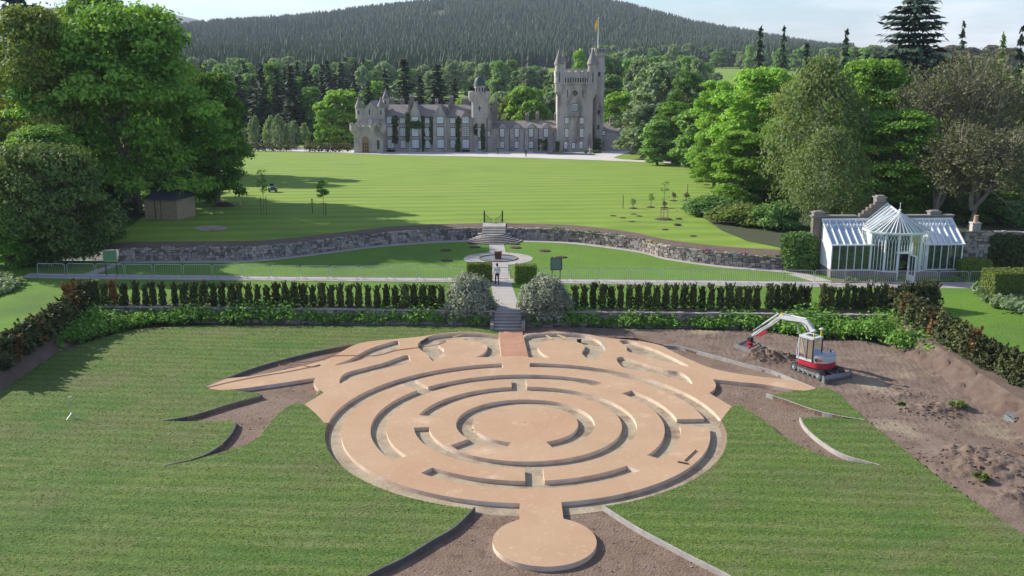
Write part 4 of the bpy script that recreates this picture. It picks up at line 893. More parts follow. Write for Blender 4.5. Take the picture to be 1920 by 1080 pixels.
ivy([(1111,1127,262,285,YF+1)],'dark creeper at the foot of the stair tower',8)
# --- flagpole
X=cx(1119,Yq); zb=cz(98,Yq); fp=empty('flagpole',(X,Yq,zb),0,'white flagpole with a limp yellow flag on top of the stair tower','flagpole')
MB().lathe([(.10,-.3),(.09,3),(.05,cz(34,Yq)-zb),(.09,cz(34,Yq)-zb+.05),(.09,cz(34,Yq)-zb+.15),(.02,cz(34,Yq)-zb+.25)],8).build('pole',M['white'],fp,True)
V=[];Q=[]; hz=cz(35,Yq)-zb; nx,nz_=8,8
for i in range(nx+1):
    for j in range(nz_+1):
        u,v=i/nx,j/nz_; V.append((-.05-u*.75*(1-.25*v),.14*math.sin(u*7+v*2)*u,hz-v*1.55-u*1.15-u*u*.2))
for i in range(nx):
    for j in range(nz_): Q.append((i*9+j,(i+1)*9+j,(i+1)*9+j+1,i*9+j+1))
M['flag']=mat('yellow_flag_cloth',(.75,.50,.04),.8,layers=[((.45,.05,.04),1.6,.60,.63)],transl=.3)
o_=link('flag',mesh_np('flag',V,Q),M['flag'],fp); md=o_.modifiers.new('solid','SOLIDIFY'); md.thickness=.02

# --- forecourt, drive and the low terraces beside it
drv=[UL(*p) for p in ((425,282),(560,284),(661,287.5),(720,290.5),(800,292),(900,294),(1000,296.5),(1100,300),(1150,302),(1250,306),(1365,314),(1420,318),(1425,315),(1365,311),(1250,302.5),(1165,299),(1150,296),(1200,278),(1120,265))]+[(cx(1120),233),(cx(700),233)]+[UL(*p) for p in ((655,276),(560,276),(425,275))]
drape('castle_drive',drv,M['gravel'],.04)
fl=[UL(*p) for p in ((1158,300),(1163,296),(1200,292),(1420,300),(1420,296),(1210,287),(1190,285),(1170,289),(1150,296))]
M['heath']=mat('heather_bed',(.10,.062,.045),1,(.07,.085,.03),.5,bump=.05,bs=3)
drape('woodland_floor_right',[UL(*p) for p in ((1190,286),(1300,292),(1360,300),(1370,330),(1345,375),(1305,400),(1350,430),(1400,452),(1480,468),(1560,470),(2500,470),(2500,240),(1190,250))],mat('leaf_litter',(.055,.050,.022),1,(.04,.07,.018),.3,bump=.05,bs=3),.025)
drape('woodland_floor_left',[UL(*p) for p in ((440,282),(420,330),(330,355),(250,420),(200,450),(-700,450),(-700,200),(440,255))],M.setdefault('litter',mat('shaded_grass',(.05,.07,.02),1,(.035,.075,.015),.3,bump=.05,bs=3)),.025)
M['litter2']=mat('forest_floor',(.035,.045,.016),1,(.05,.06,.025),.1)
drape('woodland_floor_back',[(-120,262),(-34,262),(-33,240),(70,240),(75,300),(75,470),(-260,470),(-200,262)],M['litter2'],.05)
def hedge_band(px0,px1,pyt,pyb,Y,label,seed):
    a=UD(px0,pyb,Y); b=UD(px1,pyb,Y); zt=UD(px0,pyt,Y)[2]; z0=ground_z(a[0],Y); rg=np.random.default_rng(seed); n=int((b[0]-a[0])*70)
    P=np.stack([rg.uniform(a[0],b[0],n),Y+rg.uniform(-.5,.5,n),z0+(max(.5,zt-z0))*rg.random(n)**.6],1); V_,_=quads(P,rg.normal(size=(n,3))+np.array([0,-.4,.8]),.32,rg,1.2)
    tag(link('clipped_hedge',leafmesh('clipped_hedge',[(V_,rg.random(n))]),LM['yew']),label,'hedge','low hedges by the castle drive')
hedge_band(440,560,268,273,240,'farthest low hedge line left of the castle, ending by the birches',1)
hedge_band(440,545,273.5,277,232,'nearest low hedge line beside the pale drive left of the castle',2)
hedge_band(575,660,268.5,273,238,'low dark hedge between the lime and the castle porch, rear one',3)
hedge_band(570,658,274,279,229,'low dark hedge between the lime and the castle porch, front one',4)
for i,(a,b_,y0,y1,lab) in enumerate(((1180,1245,284,290,'reddish heather bed on the grass right of the castle drive'),(1248,1312,297,302,'brown heather bed below the willows'),(1315,1362,298,303,'dark green heather bed nearest the bright beech'))):
    q=[UL(a,y1),UL((a+b_)/2,y1+2),UL(b_,y1),UL(b_-8,y0),UL((a+b_)/2,y0-1),UL(a+8,y0)]; rg=np.random.default_rng(i); P=[]
    x0,x1=min(p[0] for p in q),max(p[0] for p in q); u0,u1=min(p[1] for p in q),max(p[1] for p in q)
    for k in range(2600):
        x,y=rg.uniform(x0,x1),rg.uniform(u0,u1)
        if inpoly(x,y,q): P.append((x,y,ground_z(x,y)+rg.random()*.45))
    P=np.array(P); V_,_=quads(P,rg.normal(size=(len(P),3))*.5+np.array([0,0,1]),.4,rg,1.2); tag(link('heather_bed',leafmesh('heather_bed',[(V_,rg.random(len(P)))]),LM['heath'] if i<2 else LM['rhodo']),lab,'heather bed')
# ================================================================ TERRACE: wall, steps, paths, pool
M['rubble']=mat('rubble_stone',(.23,.195,.165),.95,(.33,.285,.25),.9,bump=.02,bs=8,layers=[((.13,.105,.085),1.7,.5,.7),((.42,.38,.34),2.7,.6,.8)])
M['rubble_pale']=mat('pale_rubble',(.42,.37,.32),.95,(.33,.28,.24),1.5,bump=.02,bs=9)
M['rubble_dark']=mat('dark_rubble',(.13,.11,.095),.95,(.20,.165,.14),1.5,bump=.02,bs=9)
M['copestone']=mat('pale_coping',(.40,.36,.32),.95,(.28,.25,.22),1.3,bump=.01,bs=9)
def stonewall(name,line,z0f,z1f,label,cat_,seed,course=.24,lean=.12,gap=(.22,.5),skip=None,mt='rubble',topb=.08):
    rg=random.Random(seed); m=MB(); L_=[0]
    for a,b_ in zip(line,line[1:]): L_.append(L_[-1]+math.dist(a,b_))
    def at(s_):
        s_=max(0,min(L_[-1]-1e-4,s_)); i=next(k for k in range(len(L_)-1) if L_[k+1]>=s_); t=(s_-L_[i])/max(1e-6,(L_[i+1]-L_[i])); a,b_=line[i],line[i+1]; dx,dy=b_[0]-a[0],b_[1]-a[1]; l=math.hypot(dx,dy) or 1
        return (a[0]+dx*t,a[1]+dy*t,dx/l,dy/l)
    z=0;k=0
    while True:
        s_=rg.uniform(-.2,0); any_=False
        hh=course*rg.uniform(.8,1.2)
        while s_<L_[-1]:
            w_=rg.uniform(*gap); x,y,tx,ty=at(s_+w_/2); z0=z0f(x,y)+z; zt=z1f(x,y)
            if z0<zt-.05 and not (skip and skip(x,y)):
                any_=True; h=min(hh*rg.uniform(.85,1.15),zt+rg.uniform(-.02,topb)-z0); nx,ny=-ty,tx; d=lean*z; pr=rg.uniform(0,.07)
                cx_,cy_=x+nx*(d+.1-pr),y+ny*(d+.1-pr); hw=w_/2-.012; dp=.16; j=lambda:rg.uniform(-.025,.025)
                V=[]
                for zz,sc_ in ((z0+.006,.94),(z0+h*.5,1.0),(z0+h-.006,.9)):
                    for sx,sy in ((-1,-1),(1,-1),(1,1),(-1,1)): V.append((cx_+tx*sx*hw*sc_+nx*sy*dp+j(),cy_+ty*sx*hw*sc_+ny*sy*dp*1+j()*.5 ,zz+j()*.6))
                m.add(V,[(3,2,1,0),(8,9,10,11)]+[(a,(a+1)%4,(a+1)%4+4,a+4) for a in range(4)]+[(a+4,(a+1)%4+4,(a+1)%4+8,a+8) for a in range(4)],rg.choice((0,0,2,2,3)))
            s_+=w_
        z+=hh;k+=1
        if not any_ or k>40: break
    # packed earth core so that no light shows through the joints
    core=[]
    for s_ in np.arange(0,L_[-1],.8): x,y,tx,ty=at(s_); core.append((x-ty*.34,y+tx*.34))
    core.append((line[-1][0]-0*1,line[-1][1]+.34))
    V=[];Q=[]
    n=0
    for a,b_ in zip(core,core[1:]):
        if skip and (skip(*a) or skip(*b_)): continue
        V+=[(a[0],a[1],z0f(*a)),(b_[0],b_[1],z0f(*b_)),(b_[0],b_[1]+.04,z1f(*b_)-.03),(a[0],a[1]+.04,z1f(*a)-.03)]; m.add(V[-4:],[(0,1,2,3)],1)
    o=m.build(name,[M[mt],M['bedsoil'],M['rubble_pale'],M['rubble_dark']]); return tag(o,label,cat_)
steps_x=(U(905,440,1.8)[0],U(944,440,1.8)[0])
stonewall('rubble_wall',WL,lambda x,y:1.2,lambda x,y:2.28+.06*noise.noise((x*.3,0,0)),'long curving rubble stone retaining wall below the big lawn','wall',4,skip=lambda x,y:steps_x[0]+.1<x<steps_x[1]-.1)
# soil strip between the wall and the lawn
def gfront(x,d): return (x,Yf(x)+d)
V=[];Q=[];xsn=np.arange(XL-3,XR+4.01,1.0); ds=[.32,.55,1.1,1.65,2.2,2.9]
for x in xsn:
    for d in ds: V.append((x,Yf(x)+d,ground_z(x,Yf(x)+d)+.035))
for i in range(len(xsn)-1):
    for j in range(len(ds)-1): Q.append((i*6+j,(i+1)*6+j,(i+1)*6+j+1,i*6+j+1))
tag(link('planting_strip',mesh_np('planting_strip',V,Q),M['bedsoil']),kind='structure')
# terrace paths (sheets)
def tsheet(name,px,m,z=1.212,smooth=False):
    P_=[U(x,y,z) for x,y in px]; P,o=cdt([P_],lambda x,y:1 if inpoly(x,y,P_) else 0); return sheet(name,P,o[1],z,m)
tsheet('terrace_path',[(55,512),(80,512.5),(400,517),(930,521.5),(1500,528),(1860,530),(1870,541),(1500,537.5),(930,529.5),(400,525),(140,523),(40,521)],M['paving'])
wb=cat(WB,4); inner=[(x,y) for x,y in wb if x<880]; 
tsheet('wall_path_left',[(145,517)]+[(228,489.6)]+[(x,y+.6) for x,y in inner]+[(885,455)]+[(x,y+4.5) for x,y in inner[::-1]]+[(228,495)]+[(170,518)],M['paving'],1.208)
inr=[(x,y) for x,y in wb if x>975]
tsheet('wall_path_right',[(968,455)]+[(x,y+.6) for x,y in inr]+[(1500,510),(1565,528),(1540,532),(1478,514.5)]+[(x,y+4.2) for x,y in inr[::-1]]+[(968,459)],M['paving'],1.208)
tsheet('centre_path',[(917,450),(943,450),(949,476),(958,529),(977,583),(930,583),(920,529),(918,476)],M['paving'],1.216)
fc=U(934,485.5,1.22); e0=U(868,485,1.22)[0]; e1=U(998,485,1.22)[0]; fr=(e1-e0)/2; ey=(U(934,473,1.22)[1]-U(934,497,1.22)[1])/2; fc=(fc[0],(U(934,473,1.22)[1]+U(934,497,1.22)[1])/2)
ringr=(fr+ey)/2
sx_=fr/ringr; sy_=ey/ringr
pl_=U(896,485,1.22)[0]; pr_=U(967,485,1.22)[0]; pr=(pr_-pl_)/2
out=[(fc[0]+ringr*sx_*math.cos(a),fc[1]+ringr*sy_*math.sin(a)) for a in np.linspace(0,2*pi,49)[:-1]]
inn=[(fc[0]+pr*math.cos(a),fc[1]+pr*sy_/sx_*math.sin(a)) for a in np.linspace(0,2*pi,49)[:-1]]
P,o=cdt([out,inn],lambda x,y:1 if inpoly(x,y,out) and not inpoly(x,y,inn) else 0); sheet('pool_surround',P,o[1],1.222,M['paving'])
fo=empty('fountain',(fc[0],fc[1],1.2),0,'round sunken pool with a square rusty pillar standing in its middle','fountain')
m=MB(); q=sy_/sx_; m.lathe([(pr*1.03,.025),(pr*1.03,.10),(pr*.97,.10),(pr*.97,.03)],48,squash=q); m.build('rim',mat('dark_pool_rim',(.12,.10,.085),.8,(.2,.17,.14),2),fo)
M['water']=mat('pool_water',(.12,.12,.11),.35,spec=.35,bump=.004,bs=6,var=(.22,.20,.17),vs=1.2)
MB().lathe([(pr*.97,.0),(pr*.97,.035)],48,squash=q).build('water',M['water'],fo)
m=MB(); h=U(934,486,1.2); zt=UD(934,471,fc[1])[2]-1.2; m.add([(-.27,-.27,0),(.27,-.27,0),(.27,.27,0),(-.27,.27,0),(-.34,-.34,zt),(.34,-.34,zt),(.34,.34,zt),(-.34,.34,zt)],[(0,3,2,1),(0,1,5,4),(1,2,6,5),(2,3,7,6),(3,0,4,7),(4,5,6,7)])
m.build('pillar',mat('rusty_steel',(.10,.045,.022),.8,(.16,.08,.04),3),fo)
MB().box(-.24,.24,-.24,.24,zt,zt+.05).build('spout_plate',M['copestone'],fo)
# half-round steps and the straight flight to the lawn gate
st_=empty('garden_steps',(U(926,452,1.2)[0],U(926,449,1.2)[1],1.2),0,'half round stone steps rising to a straight flight in the rubble wall','steps'); sx0,sy0=st_.location[0],st_.location[1]
R0=(U(978,450,1.2)[0]-U(875,450,1.2)[0])/2
for i in range(6):
    r=R0*(1-i*.118); z0,z1=i*.12,(i+1)*.12; n=24; m=MB()
    P_=[(r*math.cos(a),-r*.72*math.sin(a)-.75) for a in np.linspace(0,pi,n)]; P_=P_[::-1]
    m.prism(P_,z0 if i==0 else z0-.02,z1-.05,1); P2=[(x*1.02,(y+.75)*1.03-.75) for x,y in P_]; m.prism(P2,z1-.05,z1); m.build('step',[M['copestone'],M['granite_dark']],st_)
wst=(steps_x[1]-steps_x[0])/2+.1; zz=.72; MB().box(-R0,R0,-.76,.32,0,.02).box(-1.6,1.6,-.76,.1,.02,.70).build('landing',M['copestone'],st_)
for i in range(5): m=MB(); y_=-1.0+i*.34; m.box(-wst,wst,y_+.04,.4+i*.01,zz+i*.1-.1,zz+(i+1)*.1-.03,1); m.box(-wst-.02,wst+.02,y_,y_+.4 if i<4 else 2.6,zz+(i+1)*.1-.03,zz+(i+1)*.1+.01); m.build('step',[M['copestone'],M['granite_dark']],st_)
gt=empty('garden_gate',(sx0+U(924,412,2.3)[0]-U(926,412,2.3)[0],Yf(sx0)+2.6,2.3),0,'black iron double gate with open scrolls at the head of the steps','gate')
gw=(U(941,412,2.3)[0]-U(908,412,2.3)[0])/2
M['iron']=mat('black_iron',(.02,.02,.02),.5)
for s_ in (-1,1): MB().box(s_*gw-.07,s_*gw+.07,-.07,.07,-.2,1.15).lathe([(.06,1.15),(.10,1.22),(.03,1.34)],8,(s_*gw,0,0)).build('gate_post',M['iron'],gt)
for s_ in (-1,1):
    m=MB()
    for k in range(9): x=s_*(.08+k*(gw-.2)/8); hh=.55+.45*(k/8)**2; m.tube([(x,0,.08),(x,0,hh)],.013,4)
    m.tube([(s_*.08,0,.12),(s_*(gw-.1),0,.12)],.018,4); m.tube([(s_*(.08+(gw-.2)*t),0,.5+.42*t*t) for t in np.linspace(0,1,8)],.02,4)
    for k in range(3): c=(s_*(.3+k*.45)); m.tube([(c+.14*math.cos(a),0,.32+.14*math.sin(a)) for a in np.linspace(0,2*pi,11)],.012,3)
    m.build('gate_leaf',M['iron'],gt)
# low wall between terrace and flower beds, with the flight down to the labyrinth
stl=U(928,582,1.2)[0]; strt=U(976,582,1.2)[0]
lw=[(tl[0],tl[1]-.05),(tr[0],tr[1]-.05)]
def lwa(t): return (lw[0][0]+(lw[1][0]-lw[0][0])*t,lw[0][1]+(lw[1][1]-lw[0][1])*t)
tL=(stl-lw[0][0])/(lw[1][0]-lw[0][0]); tR=(strt-lw[0][0])/(lw[1][0]-lw[0][0])
stonewall('low_wall',[lwa(t) for t in np.linspace(0,tL,20)],lambda x,y:.0,lambda x,y:1.2,'low dark stone wall behind the left flower bed','wall',7,.2,.02,mt='rubble')
stonewall('low_wall',[lwa(t) for t in np.linspace(tR,1,24)],lambda x,y:.0,lambda x,y:1.2,'low dark stone wall behind the right flower bed','wall',8,.2,.02,mt='rubble')
M['cope_rough']=M['copestone']
for t0,t1,lab in ((0,tL,'thin pale coping stones on the left low wall'),(tR,1,'thin pale coping stones on the right low wall')):
    m=MB(); rg=random.Random(3); s_=t0; W_=lw[1][0]-lw[0][0]
    while s_<t1-.004:
        w_=rg.uniform(.35,.9)/W_; a=lwa(s_); b_=lwa(min(t1,s_+w_)); m.ribbon([(a[0]+.01,a[1]+rg.uniform(-.04,.04)),(b_[0]-.01,b_[1]+rg.uniform(-.04,.04))],.34,1.19,1.24+rg.uniform(0,.05)); s_+=w_
    tag(m.build('wall_coping',M['copestone']),lab,'coping')
fs=empty('stone_steps',((stl+strt)/2,lwa(tL)[1],.3),0,'short flight of dark stone steps between the two silver trees','steps'); hw=(strt-stl)/2
for i in range(6):
    z1=.9-i*.15; y1=-i*.33; m=MB(); m.box(-hw,hw,y1-.35,y1+.0 if i else .4,-.05,z1-.045,1); m.box(-hw-.03,hw+.03,y1-.37,y1-.002 if i else .4,z1-.045,z1); m.build('step',[M['copestone'],M['granite_dark']],fs)
for s_ in (-1,1):
    m=MB(); m.box(s_*(hw+.04) if s_>0 else -hw-.3,s_*(hw+.04)+.26 if s_>0 else -hw-.04,-2.0,.3,-.1,.45); m.build('side_wall',M['rubble'],fs)
# ================================================================ GARDEN PLANTING
def yewmesh(seed,H=1.75,W=.75,n=1000):
    rg=np.random.default_rng(seed); t=rg.random(n)**.85; a=rg.random(n)*2*pi; rad=W/2*(np.minimum(1,t*5+.45)*(1-t**2.2*.75))*np.sqrt(rg.uniform(.25,1,n))*(1+.22*np.sin(a*3+seed+t*6)); P=np.stack([rad*np.cos(a),rad*np.sin(a),t*H+rg.normal(size=n)*.03],1)
    k=10; 
    for i in range(k): s0=i*14; aa=rg.random()*6.28; q=np.linspace(0,1,14); P[s0:s0+14]=np.stack([np.cos(aa)*(W*.22+q*.16),np.sin(aa)*(W*.22+q*.16),H*rg.uniform(.6,.86)+q*.38],1)
    V_,_=quads(P,np.stack([np.cos(a),np.sin(a),np.full(n,.25)],1)+rg.normal(size=(n,3))*.5,.10,rg,2.0,updir=np.stack([np.cos(a)*.3,np.sin(a)*.3,np.full(n,1.)],1))
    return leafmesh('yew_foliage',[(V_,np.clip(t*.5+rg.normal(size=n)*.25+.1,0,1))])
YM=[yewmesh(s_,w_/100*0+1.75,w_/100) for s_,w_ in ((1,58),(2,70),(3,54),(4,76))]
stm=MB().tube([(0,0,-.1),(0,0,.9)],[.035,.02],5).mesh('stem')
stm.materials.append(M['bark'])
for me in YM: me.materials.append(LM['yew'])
def yew(x,y,z,s_,h_,label,group,mt=None,cat_='yew bush'):
    e=empty('yew_bush',(x,y,z),rot.uniform(0,6.28),label,cat_,group); e.scale=(s_,s_,h_)
    f=bpy.data.objects.new('foliage',rot.choice(YM)); col.objects.link(f); f.parent=e
    if mt: f.material_slots[0].link='OBJECT'; f.material_slots[0].material=LM[mt]
    g_=bpy.data.objects.new('stem',stm); col.objects.link(g_); g_.parent=e
def pxrow(xs_): return [U(x,572.5+ (x-180)*.0085,1.2) for x in xs_]
xsL=[181,198,214,233,256,274,288,306,329,347,366,384,402,418,436,450,467]+[484+17.2*i for i in range(21)]
n=0
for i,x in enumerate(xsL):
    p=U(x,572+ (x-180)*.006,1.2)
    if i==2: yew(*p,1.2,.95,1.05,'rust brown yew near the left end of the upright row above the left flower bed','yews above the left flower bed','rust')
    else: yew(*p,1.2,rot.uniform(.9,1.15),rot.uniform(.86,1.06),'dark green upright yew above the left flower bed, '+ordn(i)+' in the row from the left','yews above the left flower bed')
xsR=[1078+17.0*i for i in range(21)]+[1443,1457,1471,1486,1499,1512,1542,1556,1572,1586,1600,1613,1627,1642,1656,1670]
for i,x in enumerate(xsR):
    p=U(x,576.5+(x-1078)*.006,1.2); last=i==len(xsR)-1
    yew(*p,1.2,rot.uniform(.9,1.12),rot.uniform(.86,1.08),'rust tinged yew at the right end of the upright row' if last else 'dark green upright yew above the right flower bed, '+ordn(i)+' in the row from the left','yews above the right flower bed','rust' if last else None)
nL=17
for i in range(nL):
    t=i/(nL-1); p=U(146-150*t,586+100*t+ (i%2)*3,1.2); r_=i in(1,8,13)
    yew(*p,.95,rot.uniform(1.9,2.3),rot.uniform(.9,1.1),('rust brown' if r_ else 'dark')+' yew on the left sloping hedge line, '+ordn(i)+' from the corner down','yews down the left side','rust' if r_ else None)
for i,(x,y) in enumerate(((150,571),(165,575),(134,578))): p=U(x,y,1.2); yew(*p,1.1,1.6,1.1,'broad brownish yew massed at the left corner of the hedge, '+ordn(i)+' of three','yews at the left corner','rust' if i==2 else None)
nR=34; ln=cat([(1682,582),(1735,615),(1813,662),(1925,722)],8)
for i in range(nR):
    q=ln[min(len(ln)-1,int(i/(nR-1)*(len(ln)-1)))]; p=U(q[0]+rot.uniform(-2,2),q[1]+3+rot.uniform(-3,3),1.2); r_=i in(5,13,14,24)
    yew(*p,1.05,rot.uniform(1.7,2.1),rot.uniform(.9,1.1),('rust brown' if r_ else 'olive green')+' yew on the right sloping hedge, '+ordn(i)+' from the corner down','yews down the right side','rust' if r_ else None)
for i in range(8):
    p=U(1688+i*8.5,582+(i%2)*3-i*1.0,1.2); yew(*p,1.2,1.7,1.05,'olive yew clustered at the right corner of the hedge, '+ordn(i)+' from the left','yews at the right corner')
# --- beds: leafy border plants nobody could count
def bedstuff(name,poly_px,z,label,seed,lm='bed',dens=5.2,hmin=.5,hmax=1.35,size=.15,per=85,zf=None):
    P_=[U(x,y,z) for x,y in poly_px]; rg=np.random.default_rng(seed); x0=min(p[0] for p in P_);x1=max(p[0] for p in P_);y0=min(p[1] for p in P_);y1=max(p[1] for p in P_)
    n=int((x1-x0)*(y1-y0)*dens); cs=[];rs=[];
    for k in range(n):
        x,y=rg.uniform(x0,x1),rg.uniform(y0,y1)
        if not inpoly(x,y,P_): continue
        f=.5+.8*noise.noise((x*.35,y*.6,seed)); h=max(.12,hmin+(hmax-hmin)*(f+rg.normal()*.22)); cs.append((x,y,z+h*.45)); rs.append(h*.75)
    V_,t_=clumpleaves(cs,rs,per,size,rg,.9,1.9,up=.7,shell=.3,tj=.22)
    return tag(link(name,leafmesh(name,[(V_,t_)]),LM[lm]),label,'flower bed',kind='stuff')
bedstuff('border_plants',[(196,588),(48,661),(70,664),(107,657),(146,646),(178,636),(227,621),(275,612),(357,608),(480,607),(840,609),(922,611),(922,590),(840,586)],.2,'lush green border plants below the left low wall',1)
bedstuff('border_plants',[(990,590),(985,609),(1100,613),(1200,615),(1440,620),(1500,634),(1540,636),(1616,637),(1658,646),(1704,662),(1739,673),(1778,675),(1802,671),(1760,652),(1668,602),(1600,594)],.2,'lush green border plants behind the excavator and below the right low wall',2)
bedstuff('grass_tussocks',[(1815,543),(1850,541),(1920,560),(1990,585),(1990,625),(1920,600),(1860,575)],1.2,'blue green perennials in the bed at the right edge',3,'pale',3.5,.3,.7,.2,40)
bedstuff('grass_tussocks',[(-60,520),(20,518),(44,530),(20,548),(-60,575)],1.2,'grey green plants at the left edge beside the end of the terrace path',4,'pale',3.5,.3,.7,.2,40)
# --- the two silver leaved trees by the steps
for (px,pyt,pyb,wpx,lab) in ((881,498,600,98,'round silver grey leaved tree left of the stone steps'),(1021,496,603,104,'round silver grey leaved tree right of the stone steps')):
    x,y=U(px,pyb-8,.6); zt=UD(px,pyt,y)[2]; W_=wpx/ppm(y,1.5); H_=zt-.3; me=shrubmesh('silver_tree_crown',W_*1.02,W_*.95,H_*1.0,int(px),95,300,.11,asp=2.4)
    e=empty('silver_tree',(x,y,.3),0,lab,'tree','silver trees beside the steps'); c_=link('crown',me,LM['silver'],e)
    m=MB(); m.tube([(0,0,-.3),(.05,0,.5),(0,.1,H_*.6)],[.16,.11,.04],7)
    for q in range(6): m.tube([(.05,0,.5+q*.1),(.7*math.cos(q),.7*math.sin(q),H_*.5),(1.3*math.cos(q),1.3*math.sin(q),H_*.72)],[.06,.04,.015],5,cap=False)
    m.build('trunk',M['bark'],e)
# dark hedge pieces behind them, either side of the path
def hedgebox(px0,px1,pyt,pyb,dep,label,z=1.2,lm='yew',rz=0,group=None,den=260,size=.12):
    a=U(px0,pyb,z); b_=U(px1,pyb,z); W_=b_[0]-a[0]; H_=UD(px0,pyt,a[1]+dep*.5)[2]-z; rg=np.random.default_rng(int(px0)); A=(W_*H_*2+W_*dep+dep*H_*2); n=int(A*den); P=[];Nn=[]
    faces=[((0,-1,0),W_*H_),((0,1,0),W_*H_),((0,0,1),W_*dep),((1,0,0),dep*H_),((-1,0,0),dep*H_)]; pr=np.array([f[1] for f in faces]); pr/=pr.sum(); ch=rg.choice(5,n,p=pr)
    for c in ch:
        u,v=rg.random(),rg.random(); nn=faces[c][0]; j=rg.normal()*.035
        if nn[1]: p=(u*W_,0 if nn[1]<0 else dep,v*H_)
        elif nn[2]: p=(u*W_,v*dep,H_)
        else: p=(W_ if nn[0]>0 else 0,u*dep,v*H_)
        P.append((p[0]+nn[0]*j,p[1]+nn[1]*j,p[2]+nn[2]*j)); Nn.append(nn)
    P=np.array(P); Nn=np.array(Nn,float)+rg.normal(size=(n,3))*.35; V_,_=quads(P,Nn,size,rg,1.5); me=leafmesh('hedge',[(V_,np.clip(rg.normal(.5,.3,n),0,1))])
    e=empty('clipped_hedge',(a[0],a[1],z),rz,label,'hedge',group); link('foliage',me,LM[lm],e); MB().box(.06,W_-.06,.06,dep-.06,0,H_-.07).build('inner_branches',M['hill'],e)
hedgebox(876,921,494,531,.9,'brown green clipped hedge left of the path behind the left silver tree',lm='olive')
hedgebox(966,1005,497,531,.9,'brown green clipped hedge right of the path behind the right silver tree',lm='olive')
hedgebox(1801,1858,487,524,1.6,'square clipped hedge beside the right end of the glasshouse',lm='olive')
hedgebox(1862,1990,508,562,2.2,'long clipped olive brown hedge at the right edge, in front of the ivy wall',lm='olive')

# ================================================================ BARE EARTH by the excavator
LR=[U(*p) for p in ((1572,738),(1623,786),(1767,900),(1920,1003),(2400,1330))]
E_=[(1137,632),(1195,634),(1240,645),(1275,650),(1337,666),(1400,683),(1447,695),(1490,712),(1531,729),(1556,728),(1572,738),(1623,786),(1767,900),(1920,1003),(2400,1330),(2700,1100),(2400,900),(1925,748),(1800,675),(1739,676),(1704,665),(1658,648),(1616,638),(1540,637),(1440,621),(1200,616),(984,612),(983,626),(1087,622)]
EP=[U(*p) for p in E_]
heaps=[(1452,672,1.5,.8,.5),(1425,668,1.1,.9,.3),(1340,630,1.5,.7,.18),(1690,745,1.6,.5,.18),(1745,770,1.6,1.0,.35),(1790,765,1.2,.8,.25),(1850,880,2.6,1.6,.5),(1815,850,1.5,.9,.35),(1905,935,1.6,1.0,.4),(1912,790,1.5,.9,.25),(1700,740,1.0,.6,.15),(1660,700,.8,.4,.08)]
HP=[(*U(a,b_),c,d_,e_) for a,b_,c,d_,e_ in heaps]
def earth_z(x,y):
    z=.27+.035*noise.noise((x*.5,y*.5,0)); 
    for hx,hy,sx,sy,h in HP:
        d=((x-hx)/sx)**2+((y-hy)/sy)**2
        if d<4: z+=h*math.exp(-d*1.3)*(.75+.5*noise.noise((x*2.2,y*2.2,3))+.3*noise.noise((x*6,y*6,3)))
    q=max(0,min(1,(x-22)/4))*max(0,min(1,(52-y)/8)); z+=q*(.10*noise.noise((x*1.3,y*1.3,8))+.05*noise.noise((x*4,y*4,2)))
    # the marks left by the excavator's tracks: rows of cleat ridges
    if y>44 and x>6:
        s_=noise.noise((x*.12,y*.12,1))*1.6; v=(y+.12*x+s_)/.55; row=math.floor(v); fv=v-row; ph=(x+.33*row*1.7+.35*noise.noise((x*.5,row*3.1,4)))/.34; k=1-abs((ph%1)*2-1)
        am=.038*sm(min(fv,1-fv)*6)*max(0,min(1,(x-9)/3))*max(0,min(1,(y-46)/3)); z+=am*k
    return z
x0,x1=min(p[0] for p in EP),32.; y0,y1=34.,max(p[1] for p in EP)
gx=.10; nx=int((x1-x0)/gx); ny=int((y1-y0)/gx); idx={}; V=[];Q=[]
def gv(i,j):
    if (i,j) not in idx: x=x0+i*gx;y=y0+j*gx; idx[(i,j)]=len(V); V.append((x,y,earth_z(x,y)))
    return idx[(i,j)]
for i in range(nx):
    for j in range(ny):
        if inpoly(x0+(i+.5)*gx,y0+(j+.5)*gx,EP): Q.append((gv(i,j),gv(i+1,j),gv(i+1,j+1),gv(i,j+1)))
o_=link('bare_earth',mesh_np('bare_earth',V,Q),M['earth']); o_.data.polygons.foreach_set('use_smooth',[True]*len(o_.data.polygons)); tag(o_,kind='structure')
P,o=cdt([[ (p[0],p[1]) for p in EP]],lambda x,y:1 if inpoly(x,y,EP) else 0); sheet('earth_base',P,o[1],.215,[M['earth'],M['dirt']],skirt=.03)
# loose clods
rg=random.Random(9); M['mulchy']=mat('dark_clods',(.085,.055,.038),1,(.13,.09,.06),4,bump=.02,bs=12)
def clods(n,px,py,r,label,smin=.04,smax=.15,mt='dirt'):
    m=MB(); X_,Y_=U(px,py)
    for i in range(n):
        a=rg.uniform(0,6.28); q=r*math.sqrt(rg.random()); x=X_+q*1.4*math.cos(a); y=Y_+q*math.sin(a)
        if not inpoly(x,y,EP): continue
        s_=rg.uniform(smin,smax); V_=[]
        for k in range(8): V_.append((x+s_*rg.uniform(.3,.6)*(1 if k&1 else -1),y+s_*rg.uniform(.3,.6)*(1 if k&2 else -1),earth_z(x,y)+s_*(rg.uniform(.25,.6) if k&4 else -.3)))
        m.add(V_,[(0,1,3,2),(4,6,7,5),(0,4,5,1),(1,5,7,3),(3,7,6,2),(2,6,4,0)])
    tag(m.build('soil_clods',M[mt]),label,'clods',kind='stuff')
